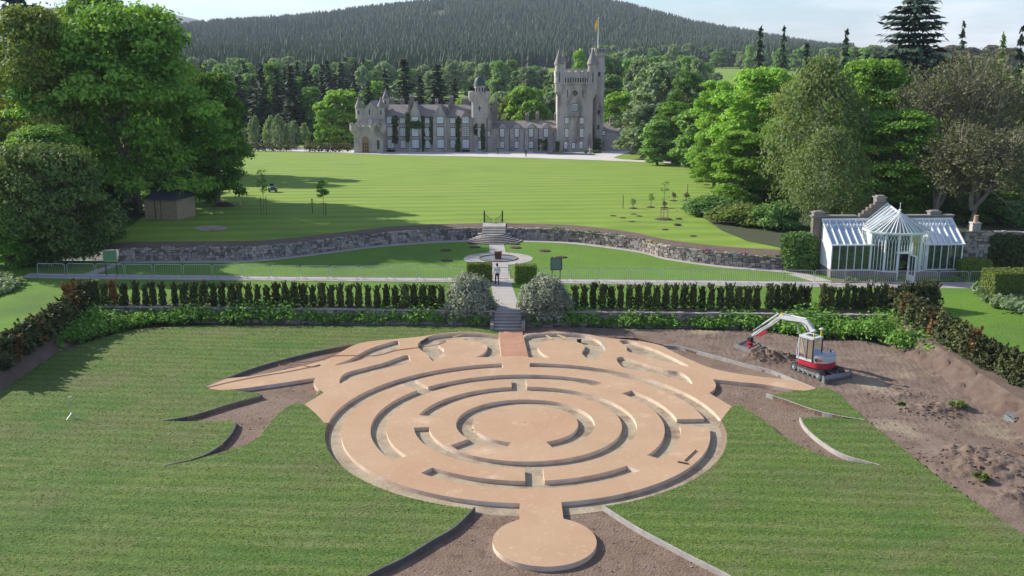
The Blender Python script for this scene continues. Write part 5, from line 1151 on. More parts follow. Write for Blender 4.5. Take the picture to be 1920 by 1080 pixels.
clods(150,1452,672,1.2,'dark clods spilled from the grading bucket',.04,.13,'mulchy'); clods(110,1840,880,2.6,'clods and turf lumps on the disturbed ground at the lower right'); clods(90,1745,772,1.3,'clods around the dug up weeds',mt='earth'); clods(260,1820,820,5,'scattered small lumps over the rough ground',.03,.1,'earth'); clods(70,1690,745,1.5,'small lumps behind the excavator tracks',.03,.11,'earth')
for i,(px,py,s_,lab) in enumerate(((1795,768,1.1,'green brown weed clump uprooted on the bare earth'),(1835,905,.9,'dry grassy clod at the lower right'),(1690,762,.5,'small pale tuft of dry weeds left of the uprooted clump'))):
    x,y=U(px,py); me=shrubmesh('weed',s_*1.3,s_,.35*s_+.1,i+5,14,45,.12); o_=link('weed_clump',me,LM['olive'] if i!=2 else LM['birch'],None,(x,y,earth_z(x,y)-.05)); tag(o_,lab,'weeds')

# ---- grass blades standing in the new turf
rg=np.random.default_rng(31); TP=np.array(GT[0]); TT_=np.array([t[:3] for t in GT[1]]); A_0,B_0,C_0=TP[TT_[:,0]],TP[TT_[:,1]],TP[TT_[:,2]]
ar=np.abs((B_0[:,0]-A_0[:,0])*(C_0[:,1]-A_0[:,1])-(B_0[:,1]-A_0[:,1])*(C_0[:,0]-A_0[:,0])); n=170000; ch=rg.choice(len(ar),n,p=ar/ar.sum()); u,v=rg.random(n),rg.random(n); f=u+v>1; u[f]=1-u[f]; v[f]=1-v[f]
P2=A_0[ch]+(B_0[ch]-A_0[ch])*u[:,None]+(C_0[ch]-A_0[ch])*v[:,None]; P2=P2[(P2[:,1]>30)&(np.abs(P2[:,0])<P2[:,1]*.56+2)]; n=len(P2)
g1=np.sin(P2[:,0]*1.9+np.sin(P2[:,1]*1.3)*2)+np.sin(P2[:,1]*2.7+np.sin(P2[:,0]*.9)*2.5); keep=rg.random(n)<(.6+.1*g1); P2=P2[keep]; n=len(P2)
h=rg.uniform(.012,.034,n); w_=rg.uniform(.02,.045,n); a=rg.random(n)*2*pi; le=rg.normal(size=(n,2))*.05; dx=np.stack([np.cos(a),np.sin(a)],1)*w_[:,None]
b0_=np.c_[P2-dx,np.full(n,.298)]; b1_=np.c_[P2+dx,np.full(n,.298)]; t1=np.c_[P2+dx*.4+le,.3+h]; t0=np.c_[P2-dx*.4+le,.3+h]
tone=np.clip(rg.normal(.45,.3,n)+.12*np.sin(P2[:,0]*.5)*np.sin(P2[:,1]*.7),0,1)
LM['blade']=leafmat('turf_blade',(.130,.190,.028),(.215,.265,.070),.3,rnd=.0)
tag(link('grass_blades',leafmesh('grass_blades',[(np.stack([b0_,b1_,t1,t0],1).reshape(-1,3),tone)]),LM['blade']),'short green grass blades over the new turf around the labyrinth','grass',kind='stuff')
# ================================================================ GLASSHOUSE
M['gwhite']=mat('glasshouse_white_paint',(.78,.78,.76),.45,(.68,.69,.66),2)
def glassmat(name,tint,tr):
    m=bpy.data.materials.new(name); m.use_nodes=True; N=m.node_tree.nodes;L=m.node_tree.links; N.remove(N['Principled BSDF'])
    a=N.new('ShaderNodeBsdfTransparent'); a.inputs[0].default_value=(*tint,1); g=N.new('ShaderNodeBsdfGlossy'); g.inputs['Roughness'].default_value=.06; d=N.new('ShaderNodeBsdfDiffuse'); d.inputs[0].default_value=(.55,.62,.58,1)
    x=N.new('ShaderNodeMixShader'); y=N.new('ShaderNodeMixShader'); lw=N.new('ShaderNodeLayerWeight'); lw.inputs['Blend'].default_value=.35
    L.new(lw.outputs['Fresnel'],x.inputs[0]); L.new(a.outputs[0],x.inputs[1]); L.new(g.outputs[0],x.inputs[2]); y.inputs[0].default_value=tr; L.new(x.outputs[0],y.inputs[1]); L.new(d.outputs[0],y.inputs[2]); L.new(y.outputs[0],N['Material Output'].inputs['Surface']); return m
M['glass']=glassmat('clear_glass',(.80,.86,.82),.05); M['roofglass']=glassmat('misted_roof_glass',(.75,.88,.82),.30)
FLp=U(1556,521,1.2); FRp=U(1799,519,1.2); GWd=math.dist(FLp,FRp); ga=math.atan2(FRp[1]-FLp[1],FRp[0]-FLp[0]); GD=2.55
gh=empty('glasshouse',(*FLp,1.2),ga,'white Victorian glasshouse with a faceted central roof and arched windows','glasshouse')
PL=.62; EV=2.72; RG=4.38; uc=GWd*.515; bw=2.35; bp=.95
bay=[(uc-bw,0),(uc-bw*.62,-bp*.72),(uc-bw*.2,-bp),(uc+bw*.2,-bp),(uc+bw*.62,-bp*.72),(uc+bw,0)]; BE=3.75
for a_,b_,c_,d_ in ((0,uc-bw-.01,-.02,.26),(uc+bw+.01,GWd,GWd-.28,GWd)): m=MB(); m.box(a_,b_,0,.28,0,PL); m.box(c_,d_,.27,GD,.003,PL+(.1 if a_==0 else -.003)); m.build('stone_plinth',M['granite_dark'],gh)
m=MB()
for i,(a,b_) in enumerate(zip(bay,bay[1:])):
    if i==2: continue
    m=MB(); m.ribbon([a,b_],.2,0,PL); m.build('bay_plinth',M['granite_dark'],gh)
m=MB(); S=MB()
def bar(mb,a,b_,r=.035,n=4): mb.tube([a,b_],r,n)
segs=[(0,uc-bw,5),(uc+bw,GWd,5)]
for a,b_,k in segs:
    m=MB()
    for z in (PL,EV): m.box(a,b_,-.03,.09,z-.03,z+.07)
    for i in range(k+1): x=a+(b_-a)*i/k; w_=.06 if 0<i<k else .09; m.box(x-w_/2,x+w_/2,-.025,.085,PL+.07,EV-.03)
    m.build('front_frame',M['gwhite'],gh)
for a,b_,k in segs: g_=MB().box(a+.03,b_-.03,.02,.035,PL+.07,EV-.03).build('front_glass',M['glass'],gh)
# side walls: the left one boarded and painted, the right one glazed
m=MB(); m.extr([(0,0),(GD,0),(GD,RG-PL),(0,EV-PL)],-.04,.04); me=m.mesh('side_wall'); 
for v in me.vertices: x,y,z=v.co; v.co=(y+.0,x,z+PL+.1 if z<.01 else z+PL)
sw=link('side_wall',me,M['gwhite'],gh)
m=MB()
for i in range(6): y=GD*(i+.5)/6; m.box(-.062,-.04,y-.02,y+.02,PL+.1,EV+(RG-EV)*y/GD-.1)
m.box(-.075,-.04,0,GD,EV-.05,EV+.03); o_=m.build('cover_strips',M['gwhite'],sw)
m=MB(); m.box(GWd-.05,GWd+.05,.08,GD,PL,PL+.08); m.box(GWd-.05,GWd+.05,.08,GD,EV-.04,EV+.04)
for i in range(5): y=.06+(GD-.1)*i/4; m.box(GWd-.04,GWd+.04,y-.035,y+.035,PL+.08,EV+(RG-EV)*y/GD)
bar(m,(GWd,0,EV),(GWd,GD,RG),.06); m.build('side_frame',M['gwhite'],gh)
MB().add([(GWd,.1,PL),(GWd,GD,PL),(GWd,GD,RG),(GWd,.1,EV)],[(0,1,2,3)]).build('side_glass',M['glass'],gh)
# lean-to roofs
for a,b_,k in ((-.1,uc-1.2,8),(uc+1.2,GWd+.1,8)):
    MB().add([(a,-.1,EV+.03),(b_,-.1,EV+.03),(b_,GD,RG+.02),(a,GD,RG+.02)],[(0,1,2,3)]).build('roof_glass',M['roofglass'],gh)
    m=MB()
    for i in range(k+1):
        x=a+(b_-a)*i/k; m.tube([(x,-.14,EV+.05),(x,GD,RG+.06)],.065 if i in(0,k) else .05,4)
    m.box(a,b_,-.2,-.06,EV-.02,EV+.10); m.box(a,b_,GD-.12,GD+.05,RG-.02,RG+.14); m.tube([(a,GD*.72,EV+(RG-EV)*.72+.16),(b_,GD*.72,EV+(RG-EV)*.72+.16)],.035,4)
    for i in range(k): x=a+(b_-a)*(i+.5)/k; m.box(x-.02,x+.02,GD*.74,GD*.78,EV+(RG-EV)*.76+.04,EV+(RG-EV)*.76+.2)
    m.build('roof_frame',M['gwhite'],gh)
# bay: posts, arched tracery, glass
m=MB(); G_=MB()
for i,p in enumerate(bay): m.lathe([(.10,PL*0 if i in(2,3) else PL),(.09,BE)],8,(p[0],p[1],0))
for i,(a,b_) in enumerate(zip(bay,bay[1:])):
    L_=math.dist(a,b_); dx,dy=(b_[0]-a[0])/L_,(b_[1]-a[1])/L_; z0=PL if i!=2 else 2.25
    m.tube([(a[0],a[1],BE),(b_[0],b_[1],BE)],.10,4); m.tube([(a[0],a[1],z0+.04),(b_[0],b_[1],z0+.04)],.055,4); k=4
    for j in range(1,k): m.tube([(a[0]+dx*L_*j/k,a[1]+dy*L_*j/k,z0),(a[0]+dx*L_*j/k,a[1]+dy*L_*j/k,BE-.95)],.032,4)
    for j in range(k+1):       # interlaced pointed arches
        for s_ in (-1,1):
            pts=[]
            for t in np.linspace(0,1,7):
                u=j/k+s_*(1-math.cos(t*pi/2))*2/k*.75; 
                if 0<=u<=1: pts.append((a[0]+dx*L_*u,a[1]+dy*L_*u,BE-.95+.9*math.sin(t*pi/2)))
            if len(pts)>2: m.tube(pts,.026,3)
    G_.add([(a[0],a[1],z0),(b_[0],b_[1],z0),(b_[0],b_[1],BE),(a[0],a[1],BE)],[(0,1,2,3)])
m.build('bay_frame',M['gwhite'],gh); G_.build('bay_glass',M['glass'],gh)
m=MB()
for s_ in (0,1):
    x=(uc-bw,uc+bw)[s_]; m.add([(x,0,EV),(x,GD,RG),(x,GD*.9,BE+.05),(x,0,BE)],[(0,1,2,3)])
m.build('bay_cheek',M['gwhite'],gh)
# faceted roof with its short ridge
ap=(uc,.55,5.25); bk=(uc-.0-.25,GD,5.75); over=1.08
ev=[(uc+(x-uc)*over,y*over-.02,BE+.06) for x,y in bay]; evb=[(uc-bw*over,GD,BE+.06),(uc+bw*over,GD,BE+.06)]
m=MB(); fr_=MB(); ring=[evb[0]]+ev+[evb[1]]
for i,(a,b_) in enumerate(zip(ring,ring[1:])):
    if i==0: m.add([a,b_,ap,bk],[(0,1,2,3)])
    elif i==len(ring)-2: m.add([a,b_,bk,ap],[(0,1,2,3)])
    else: m.add([a,b_,ap],[(0,1,2)])
    k=3 if 0<i<len(ring)-2 else 5
    for j in range(k+1):
        t=j/k; q=(a[0]+(b_[0]-a[0])*t,a[1]+(b_[1]-a[1])*t,a[2]+.02)
        top=ap if 0<i<len(ring)-2 else tuple(((bk if i==0 else ap)[c]*(1-t)+(ap if i==0 else bk)[c]*t) for c in range(3)); fr_.tube([q,(top[0],top[1],top[2]+.03)],.05,4)
    fr_.tube([a,b_],.085,4)
fr_.tube([ap,bk],.07,4); fr_.lathe([(.13,0),(.08,.15),(.14,.25),(.03,.35),(.02,.75),(.05,.78),(.0,.85)],8,ap)
m.build('dome_glass',M['roofglass'],gh); fr_.build('dome_frame',M['gwhite'],gh)
# open door
m=MB(); dx0,dx1=uc-bw*.2+.06,uc+bw*.2-.06; m.box(dx0-.1,dx0,-bp-.12,-bp+.1,0,2.3); m.box(dx1,dx1+.1,-bp-.12,-bp+.1,0,2.3); m.box(dx0-.2,dx1+.2,-bp-.2,-bp+.1,2.2,2.34); m.build('door_frame',M['gwhite'],gh)
m=MB(); m.T=Matrix.Translation((dx1,-bp-.1,0))@Matrix.Rotation(R(-75),4,'Z'); w_=dx1-dx0; m.box(0,w_,0,.05,.02,.5); m.box(0,.09,0,.05,.5,2.15); m.box(w_-.09,w_,0,.05,.5,2.15); m.box(.09,w_-.09,0,.05,2.05,2.15); m.box(w_/2-.02,w_/2+.02,.01,.04,.5,2.05)
d_=m.build('door',M['gwhite'],gh); m2=MB(); m2.T=m.T; m2.box(.09,w_-.09,.02,.03,.5,2.05); m2.build('door_pane',M['glass'],d_)
MB().box(.3,GWd-.3,.3,GD-.05,.002,.04).build('floor_slab',M['paving'],gh)
rg=np.random.default_rng(3)
for i,(u0,u1,lab,lm_) in enumerate(((.5,4.0,'leafy plants inside the left half of the glasshouse','mid'),(6.9,GWd-.4,'leafy plants inside the right half of the glasshouse','mid'),(4.4,6.4,'flowering plants inside the glasshouse bay','pale'))):
    cs=[(rg.uniform(u0,u1),rg.uniform(.7,2.1) if i<2 else rg.uniform(.9,2.1),rg.uniform(.5,1.9)) for k in range(46)]; V_,t_=clumpleaves(cs,[.32]*46,60,.16,rg,1,1.8); o_=link('glasshouse_plants',leafmesh('glasshouse_plants',[(V_,t_)]),LM[lm_]); o_.location=(*FLp,1.2); o_.rotation_euler=(0,0,ga); tag(o_,lab,'plants')
# stone wall behind it
gw_=empty('glasshouse_wall',(*FLp,1.2),ga,'grey stone wall behind the glasshouse with stepped gable and three chimney blocks','wall'); m=MB()
m.box(-.8,GWd+.3,GD+.06,GD+.55,0,RG+.25); m.build('wall',M['rubble_dark'],gw_)
m=MB(); gx_=uc-.75
for i in range(5): m.box(gx_-1.7+i*.30,gx_+1.7-i*.30,GD+.08+i*.004,GD+.53-i*.004,RG+.25+i*.25,RG+.25+(i+1)*.25)
m.build('stepped_gable',M['rubble_dark'],gw_)
m=MB(); m.box(gx_-.40,gx_+.40,GD+.03,GD+.75,RG+1.5,RG+1.80); m.box(gx_-.48,gx_+.48,GD-.05,GD+.85,RG+1.80,RG+1.9); m.box(gx_-.32,gx_+.32,GD+.1,GD+.7,RG+1.9,RG+2.0); m.build('chimney',M['granite_dark'],gw_)
for x in (-.35,GWd-1.3):
    m=MB(); m.box(x-.42,x+.42,GD+.07,GD+.68,RG+.26,RG+.55); m.box(x-.5,x+.5,GD-.0,GD+.75,RG+.55,RG+.65); m.box(x-.34,x+.34,GD+.1,GD+.6,RG+.65,RG+.72); m.build('chimney',M['granite_dark'],gw_)
m=MB()
for k in range(16): x=-.9+k*(GWd+1.2)/16; 
m.box(-.95,gx_-1.95,GD+.0,GD+.6,RG+.25,RG+.36); m.box(gx_+1.95,GWd+.35,GD+.0,GD+.6,RG+.25,RG+.36); m.build('coping',M['granite_dark'],gw_)
# bed in front of the glasshouse
tsheet('glasshouse_bed',[(1562,524),(1672,529),(1672,531.5),(1556,530)],M['bedsoil'],1.224); tsheet('glasshouse_bed_right',[(1722,529),(1806,525),(1812,528),(1722,531.5)],M['bedsoil'],1.224)
for i,(px,s_) in enumerate(((1592,.35),(1607,.28),(1632,.25),(1646,.4),(1671,.35),(1730,.25),(1751,.25),(1790,.4))):
    x,y=U(px,528,1.22); o_=link('low_plant',shrubmesh('low_plant',s_*2.6,s_*2,s_*1.4,i+30,9,40,.1),LM['bed' if i%2 else 'pale'],None,(x,y,1.2)); tag(o_,'small plant in the bed in front of the glasshouse, '+ordn(i)+' from the left','plant','plants in front of the glasshouse')
# ivy arch and recess left of the glasshouse, garden wall and ivy at the right
stonewall('garden_wall',[U(1806,508,1.2),U(1868,508,1.2),U(1990,510,1.2)],lambda x,y:1.2,lambda x,y:UD(1840,434,U(1840,508,1.2)[1])[2],'tall rubble garden wall right of the glasshouse','wall',15,.26,.0,(.25,.6),mt='rubble')
x,y=U(1823,508,1.2); zt=UD(1823,434,y)[2]; e=empty('wall_chimney',(x,y+.35,zt),0,'stone chimney stub with a clay pot on the garden wall','chimney'); MB().box(-.34,.34,-.3,.3,-.1,.62).box(-.4,.4,-.36,.36,.62,.72).build('stack',M['granite'],e); MB().lathe([(.2,.72),(.16,1.25),(.2,1.32),(.13,1.32)],10).build('pot',mat('clay_pot',(.45,.27,.16),.8),e)
def ivymass(px0,px1,py0,py1,Y,label,seed,lm_='ivy',dep=.5,n=3800,size=.2):
    rg=np.random.default_rng(seed); P=[]
    for k in range(n):
        a,b_=rg.uniform(px0,px1),rg.uniform(py0,py1); q=((a-(px0+px1)/2)/((px1-px0)/2))**4+((b_-(py0+py1)/2)/((py1-py0)/2))**6
        if q<1+.3*noise.noise((a*.1,b_*.1,seed)): p=UD(a,b_,Y); P.append((p[0],Y-rg.random()*dep*(1-q*.6),p[2]))
    P=np.array(P); V_,_=quads(P,rg.normal(size=(len(P),3))*.6+np.array([-.2,-.7,.6]),size,rg,1.3); tag(link('ivy_mass',leafmesh('ivy_mass',[(V_,np.clip(rg.normal(.5,.3,len(P)),0,1))]),LM[lm_]),label,'ivy')
ivymass(1852,1990,436,508,U(1868,508,1.2)[1]-.02,'dark ivy covering the garden wall at the right edge',1,'ivy',.45,6000)
ivymass(1464,1530,434,512,82.9,'bushy ivy arch between the rubble wall and the glasshouse',2,'rhodo',1.6,6500)
ivymass(1520,1535,405,470,83.0,'strip of bright ivy climbing the left end of the glasshouse wall',3,'mid',.5,900)
m=MB(); a=U(1493,506,1.2); b_=U(1531,509,1.2); zt=UD(1510,462,83)[2]; m.ribbon([(a[0],83.1),(b_[0],83.15)],.3,1.1,zt); tag(m.build('recess_wall',mat('tan_render',(.30,.24,.18),.95,(.22,.17,.12),1)),'tan rendered wall in the recess under the ivy arch','wall')
m=MB(); a=U(1494,508,1.2); m.ribbon([(a[0],a[1]),(a[0]+.2,83.6)],.5,1.1,2.3); tag(m.build('wall_return',M['rubble']),'short end of the rubble wall beside the ivy arch','wall')
# little sign behind the box hedge
x,y=U(1907,548,1.2); e=empty('notice_post',(x,y,1.2),0,'small pale notice on a post at the right edge by the clipped hedge','sign'); MB().tube([(0,0,-.2),(0,0,1.7)],.04,6).build('post',M['gwhite'],e); MB().box(-.18,.18,-.05,-.02,.5,1.3).build('panel',M['copestone'],e)

# ================================================================ CROWD BARRIERS along the terrace path
M['galv']=mat('galvanised_steel',(.50,.51,.52),.42,metal=.55,spec=.5)
def barrier(label,group):
    e=empty('crowd_barrier',(0,0,0),0,label,'barrier',group); h=1.08; w_=1.14; r=.16; pts=[(-w_,0,.16),(-w_,0,h-r)]+[(-w_+r-r*math.cos(a),0,h-r+r*math.sin(a)) for a in np.linspace(.3,pi/2,4)]+[(w_-r+r*math.sin(a),0,h-r+r*math.cos(a)) for a in np.linspace(0,pi/2-.3,4)]+[(w_,0,h-r),(w_,0,.16),(-w_,0,.16)]
    MB().tube(pts,.024,5,cap=False).build('frame',M['galv'],e)
    m=MB()
    for i in range(1,15): x=-w_+2*w_*i/15; m.tube([(x,0,.16),(x,0,h-.01)],.0075,3,cap=False)
    m.build('bars',M['galv'],e)
    for x in (-w_*.8,w_*.8): MB().tube([(x,-.3,.0),(x,-.26,.05),(x,0,.16),(x,.26,.05),(x,.3,.0)],.02,4).build('foot',M['galv'],e)
    return e
b0=barrier('tmp','crowd barriers along the terrace path'); pa=U(98,518.5,1.2); pb=U(1845,534.5,1.2); nb=int(math.dist(pa,pb)/2.42)
ba=math.atan2(pb[1]-pa[1],pb[0]-pa[0]); skip=()
for i in range(nb+1):
    o_=b0 if i==0 else copy_tree(b0); t=i/nb; o_.location=(pa[0]+(pb[0]-pa[0])*t,pa[1]+(pb[1]-pa[1])*t+rot.uniform(-.06,.06),1.22); o_.rotation_euler=(0,0,ba+rot.uniform(-.035,.035)); o_['label']='grey steel crowd barrier, '+ordn(i)+' from the left along the terrace path'

# ================================================================ SIGN BOARDS
M['green']=mat('green_board',(.10,.22,.09),.6,(.14,.27,.13),2); M['greyboard']=mat('grey_mesh_board',(.16,.19,.18),.6); M['darkpost']=mat('dark_green_post',(.03,.045,.035),.6)
for (x0,x1,yt,yb,bt,mt,lab) in ((196,224,470,489,518,'green','green notice board on two posts at the left end of the terrace path'),(1031,1054,484,505,534,'greyboard','dark grey notice board on two posts right of the central path')):
    a=U(x0+4,bt,1.2); b_=U(x1-4,bt,1.2); z0,z1=UD(x0,yb,a[1])[2],UD(x0,yt,a[1])[2]; e=empty('notice_board',(a[0],a[1],1.2),0,lab,'sign'); w_=b_[0]-a[0]
    for x in (0,w_): MB().box(x-.035,x+.035,-.035,.035,-.1,z1-1.2+.12).build('post',M['darkpost'],e)
    m=MB(); m.box(-.08,w_+.08,-.075,-.04,z0-1.2,z1-1.2); m.build('panel',M[mt],e); m=MB(); m.box(-.08,w_+.08,-.09,-.035,z1-1.2,z1-1.15); m.box(-.08,w_+.08,-.09,-.035,z0-1.25,z0-1.2); m.box(-.14,-.08,-.09,-.035,z0-1.25,z1-1.15); m.box(w_+.08,w_+.14,-.09,-.035,z0-1.25,z1-1.15); m.build('board_frame',M['copestone'] if mt=='green' else M['darkpost'],e)

# ================================================================ EXCAVATOR
M['xwhite']=mat('machine_white_paint',(.56,.57,.57),.45,(.44,.44,.43),2.5,spec=.5,layers=[((.30,.25,.20),5,.60,.80)]); M['xred']=mat('machine_red_paint',(.42,.015,.035),.4,spec=.5); M['xgrey']=mat('worn_steel',(.26,.26,.27),.55,(.18,.17,.165),4,metal=.4); M['rubber']=mat('track_rubber',(.045,.043,.04),.85,(.10,.085,.07),5); M['xblack']=mat('machine_black',(.02,.02,.022),.5); M['xglass']=glassmat('cab_glass',(.36,.44,.42),.05); M['xlight']=mat('light_grey_cover',(.38,.40,.43),.5); M['yellow']=mat('yellow_paint',(.70,.50,.03),.5); M['orange']=mat('orange_decal',(.65,.14,.03),.5)
OX,OY=18.50,57.36; eu=(-.46,.888); ea=math.atan2(eu[1],eu[0]); up=(-.58,.815); ua=math.atan2(up[1],up[0]); XZ=.29
ex=empty('excavator',(OX,OY,XZ),0,'white and red mini excavator with a raised arm on the bare earth','excavator')
def xb(m,name,mt,par=ex,smooth=False,bevel=0): return m.build(name,mt,par,smooth,bevel=bevel)
TU=Matrix.Rotation(ea,4,'Z'); TT=Matrix.Rotation(ua,4,'Z')
def rot_all(mb,T):
    mb.T=T; return mb
for s_ in (-1,1):
    m=rot_all(MB(),TU); y0,y1=s_*.78-.19,s_*.78+.19; L_=1.28; r=.25; prof=[(-L_+r-r*math.sin(a),r-r*math.cos(a)) for a in np.linspace(0,pi,9)]+[(L_-r+r*math.sin(a),r+r*math.cos(a)) for a in np.linspace(0,pi,9)]
    pin=[(x*.94,.25+(z-.25)*.72) for x,z in prof]; n_=len(prof)
    V=[];Fc=[]
    for y in (y0,y1):
        V+= [(x,y,z) for x,z in prof]+[(x,y,z) for x,z in pin]
    k=2*n_
    for i in range(n_):
        j=(i+1)%n_; Fc+=[(i,k+i,k+j,j),(n_+i,n_+j,k+n_+j,k+n_+i),(i,j,n_+j,n_+i),(k+i,k+n_+i,k+n_+j,k+j)]
    m.add(V,Fc)
    # cleats round the belt
    cl=[]; per=[]; 
    for a,b_ in zip(prof,prof[1:]+prof[:1]): per.append(math.dist(a,b_))
    tot=sum(per); d=0; nc=44
    for q in range(nc):
        s0=tot*q/nc; i=0
        while s0>per[i]: s0-=per[i]; i+=1
        a,b_=prof[i],prof[(i+1)%n_]; t=s0/per[i]; x,z=a[0]+(b_[0]-a[0])*t,a[1]+(b_[1]-a[1])*t; dx,dz=(b_[0]-a[0])/per[i],(b_[1]-a[1])/per[i]
        ox,oz=dz,-dx; V=[]
        for y in (y0-.005,y1+.005): V+=[(x-dx*.022,y,z-dz*.022),(x+dx*.022,y,z+dz*.022),(x+dx*.022+ox*-.03,y,z+dz*.022+oz*-.03),(x-dx*.022+ox*-.03,y,z-dz*.022+oz*-.03)]
        m.add(V,[(0,1,2,3),(7,6,5,4),(0,4,5,1),(1,5,6,2),(2,6,7,3),(3,7,4,0)])
    tk=xb(m,'track',M['rubber'])
    m=rot_all(MB(),TU); m.box(-.85,.85,y0+.07,y1-.07,.16,.36)
    yy=y1+.001 if s_>0 else y0-.001
    for x,r_ in ((-1.03,.19),(1.03,.19)):
        pr=[(x+r_*math.cos(a),.25+r_*math.sin(a)) for a in np.linspace(0,2*pi,15)[:-1]]; m.extr(pr,y0+.02,y1-.02); m.extr([(x+(px_-x)*.4,.25+(pz-.25)*.4) for px_,pz in pr],y0-.01,y1+.01,1)
    for x in (-.6,-.2,.2,.6):
        pr=[(x+.085*math.cos(a),.15+.085*math.sin(a)) for a in np.linspace(0,2*pi,11)[:-1]]; m.extr(pr,y0+.03,y1-.03)
    m.build('track_frame',[M['xgrey'],M['xlight']],tk)
m=rot_all(MB(),TU); m.box(-.6,.6,-.6,.6,.22,.45); m.lathe([(.42,.45),(.42,.55)],20); xb(m,'undercarriage',M['xgrey'])
m=rot_all(MB(),TU); bl=[(-1.62,.02),(-1.56,.02),(-1.60,.18),(-1.56,.40),(-1.62,.42),(-1.68,.2)]; m.extr(bl,-1.08,1.08)
for s_ in (-1,1): m.box(-1.58,-.5,s_*.42-.05,s_*.42+.05,.16,.28); m.extr([(-1.72,.0),(-1.5,.0),(-1.5,.44),(-1.64,.46),(-1.72,.3)],s_*1.09-.015,s_*1.09+.015)
m.tube([(-.6,0,.35),(-1.55,0,.3)],.05,8); xb(m,'dozer_blade',M['xgrey'])
# turning upper body
def plan(x0,x1,w_,rb,rf,n=8):
    P_=[]
    for cx0,cy0,r,a0 in ((x0+rb,-w_+rb,rb,pi),(x1-rf,-w_+rf,rf,1.5*pi),(x1-rf,w_-rf,rf,0),(x0+rb,w_-rb,rb,.5*pi)):
        for a in np.linspace(a0,a0+pi/2,n): P_.append((cx0+r*math.cos(a),cy0+r*math.sin(a)))
    return P_
m=rot_all(MB(),TT); P1=plan(-1.0,.92,.86,.72,.25); m.prism(P1,.56,.60); m.prism([(x*1.0,y*1.0) for x,y in P1],.60,.90); m.box(-.4,.5,-.5,.5,.5,.57); xb(m,'red_skirt',M['xred'],smooth=True)
m=rot_all(MB(),TT); P2=plan(-.985,-.22,.85,.70,.06); m.prism(P2,.902,1.30); m.prism([(x*.97-.01,y*.95) for x,y in P2],1.30,1.36,1); m.box(-.22,.78,-.84,-.06,.902,1.16,0); m.box(-.22,.70,-.80,-.1,1.16,1.19,1)
m.box(-.60,-.42,.845,.865,.98,1.2,2); m.T=TT@Matrix.Translation((-.75,.78,1.12))@Matrix.Rotation(R(38),4,'Z'); m.box(-.12,.12,-.01,.03,-.08,.05,3); m.T=TT; m.lathe([(.045,1.36),(.045,1.5)],8,(-.5,-.5,0),2)
xb(m,'engine_cover',[M['xwhite'],M['xlight'],M['xblack'],M['orange']],smooth=True)
# cab
m=rot_all(MB(),TT); cx0,cx1,cy0,cy1,z0,z1=-.24,.90,.02,.86,.90,2.30
post=.045
for (x,y) in ((cx0,cy0),(cx0,cy1),(cx1-.12,cy0),(cx1-.12,cy1),(cx0+.42,cy1)):
    m.tube([(x,y,z0),(x,y,z1)],post if x!=cx0+.42 else .03,6,1 if x==cx0+.42 or (x==cx0) else 0)
m.tube([(cx1,cy1,z0),(cx1+.02,cy1,z0+.5),(cx1-.12,cy1,z1)],.035,6); m.tube([(cx1,cy0,z0),(cx1+.02,cy0,z0+.5),(cx1-.12,cy0,z1)],.035,6)
for z,mi in ((z0+.02,0),(z1-.02,0)):
    for a,b_ in (((cx0,cy0),(cx0,cy1)),((cx0,cy1),(cx1-(.12 if z>1.5 else 0),cy1)),((cx1-(.12 if z>1.5 else 0),cy1),(cx1-(.12 if z>1.5 else 0),cy0)),((cx1-.1,cy0),(cx0,cy0))): m.tube([(*a,z),(*b_,z)],.045,6,mi)
m.box(cx0,cx1,cy1-.02,cy1+.02,z0,z0+.14); m.tube([(cx0+.5,cy1+.03,z0+.2),(cx0+.85,cy1+.03,z0+1.25)],.02,4)
xb(m,'cab_frame',[M['xwhite'],M['xblack']])
m=rot_all(MB(),TT); m.box(cx0-.04,cx1-.06,cy0-.04,cy1+.04,z1,z1+.07); m.box(cx0+.25,cx1-.35,cy0+.2,cy1-.2,z1+.07,z1+.10,1); xb(m,'cab_roof',[M['xwhite'],M['xblack']],bevel=.02)
m=rot_all(MB(),TT); m.add([(cx0,cy0+.04,z0+.3),(cx0,cy1-.04,z0+.3),(cx0,cy1-.04,z1-.06),(cx0,cy0+.04,z1-.06)],[(0,1,2,3)]); m.add([(cx0+.04,cy1,z0+.14),(cx1-.04,cy1,z0+.14),(cx1-.14,cy1,z1-.06),(cx0+.04,cy1,z1-.06)],[(0,1,2,3)]); m.add([(cx1-.01,cy0,z0+.1),(cx1-.01,cy1,z0+.1),(cx1-.13,cy1,z1-.06),(cx1-.13,cy0,z1-.06)],[(0,1,2,3)]); m.add([(cx0,cy0,z0+.3),(cx1-.1,cy0,z0+.3),(cx1-.13,cy0,z1-.06),(cx0,cy0,z1-.06)],[(0,1,2,3)]); xb(m,'cab_glass',M['xglass'])
m=rot_all(MB(),TT); m.box(cx0+.1,cx0+.55,cy0+.16,cy1-.16,z0+.02,z0+.45); m.box(cx0+.06,cx0+.2,cy0+.18,cy1-.18,z0+.45,z0+1.05); m.box(cx0+.2,cx0+.6,cy0+.08,cy0+.16,z0+.45,z0+.6); m.box(cx1-.35,cx1-.2,cy0+.3,cy0+.5,z0,z0+.75); m.box(cx0,cx1,cy0+.02,cy1-.02,z0-.01,z0+.02); xb(m,'seat',M['xblack'])
for (x,y) in ((cx0+.08,cy0+.06),(cx0+.08,cy1-.10)):
    m=rot_all(MB(),TT); m.tube([(x,y,z1+.05),(x,y,z1+.45)],.045,8,1); m.lathe([(.04,z1+.45),(.13,z1+.47),(.14,z1+.53),(.08,z1+.58)],12,(x,y,0)); xb(m,'antenna_mast',[M['xwhite'],M['yellow']])
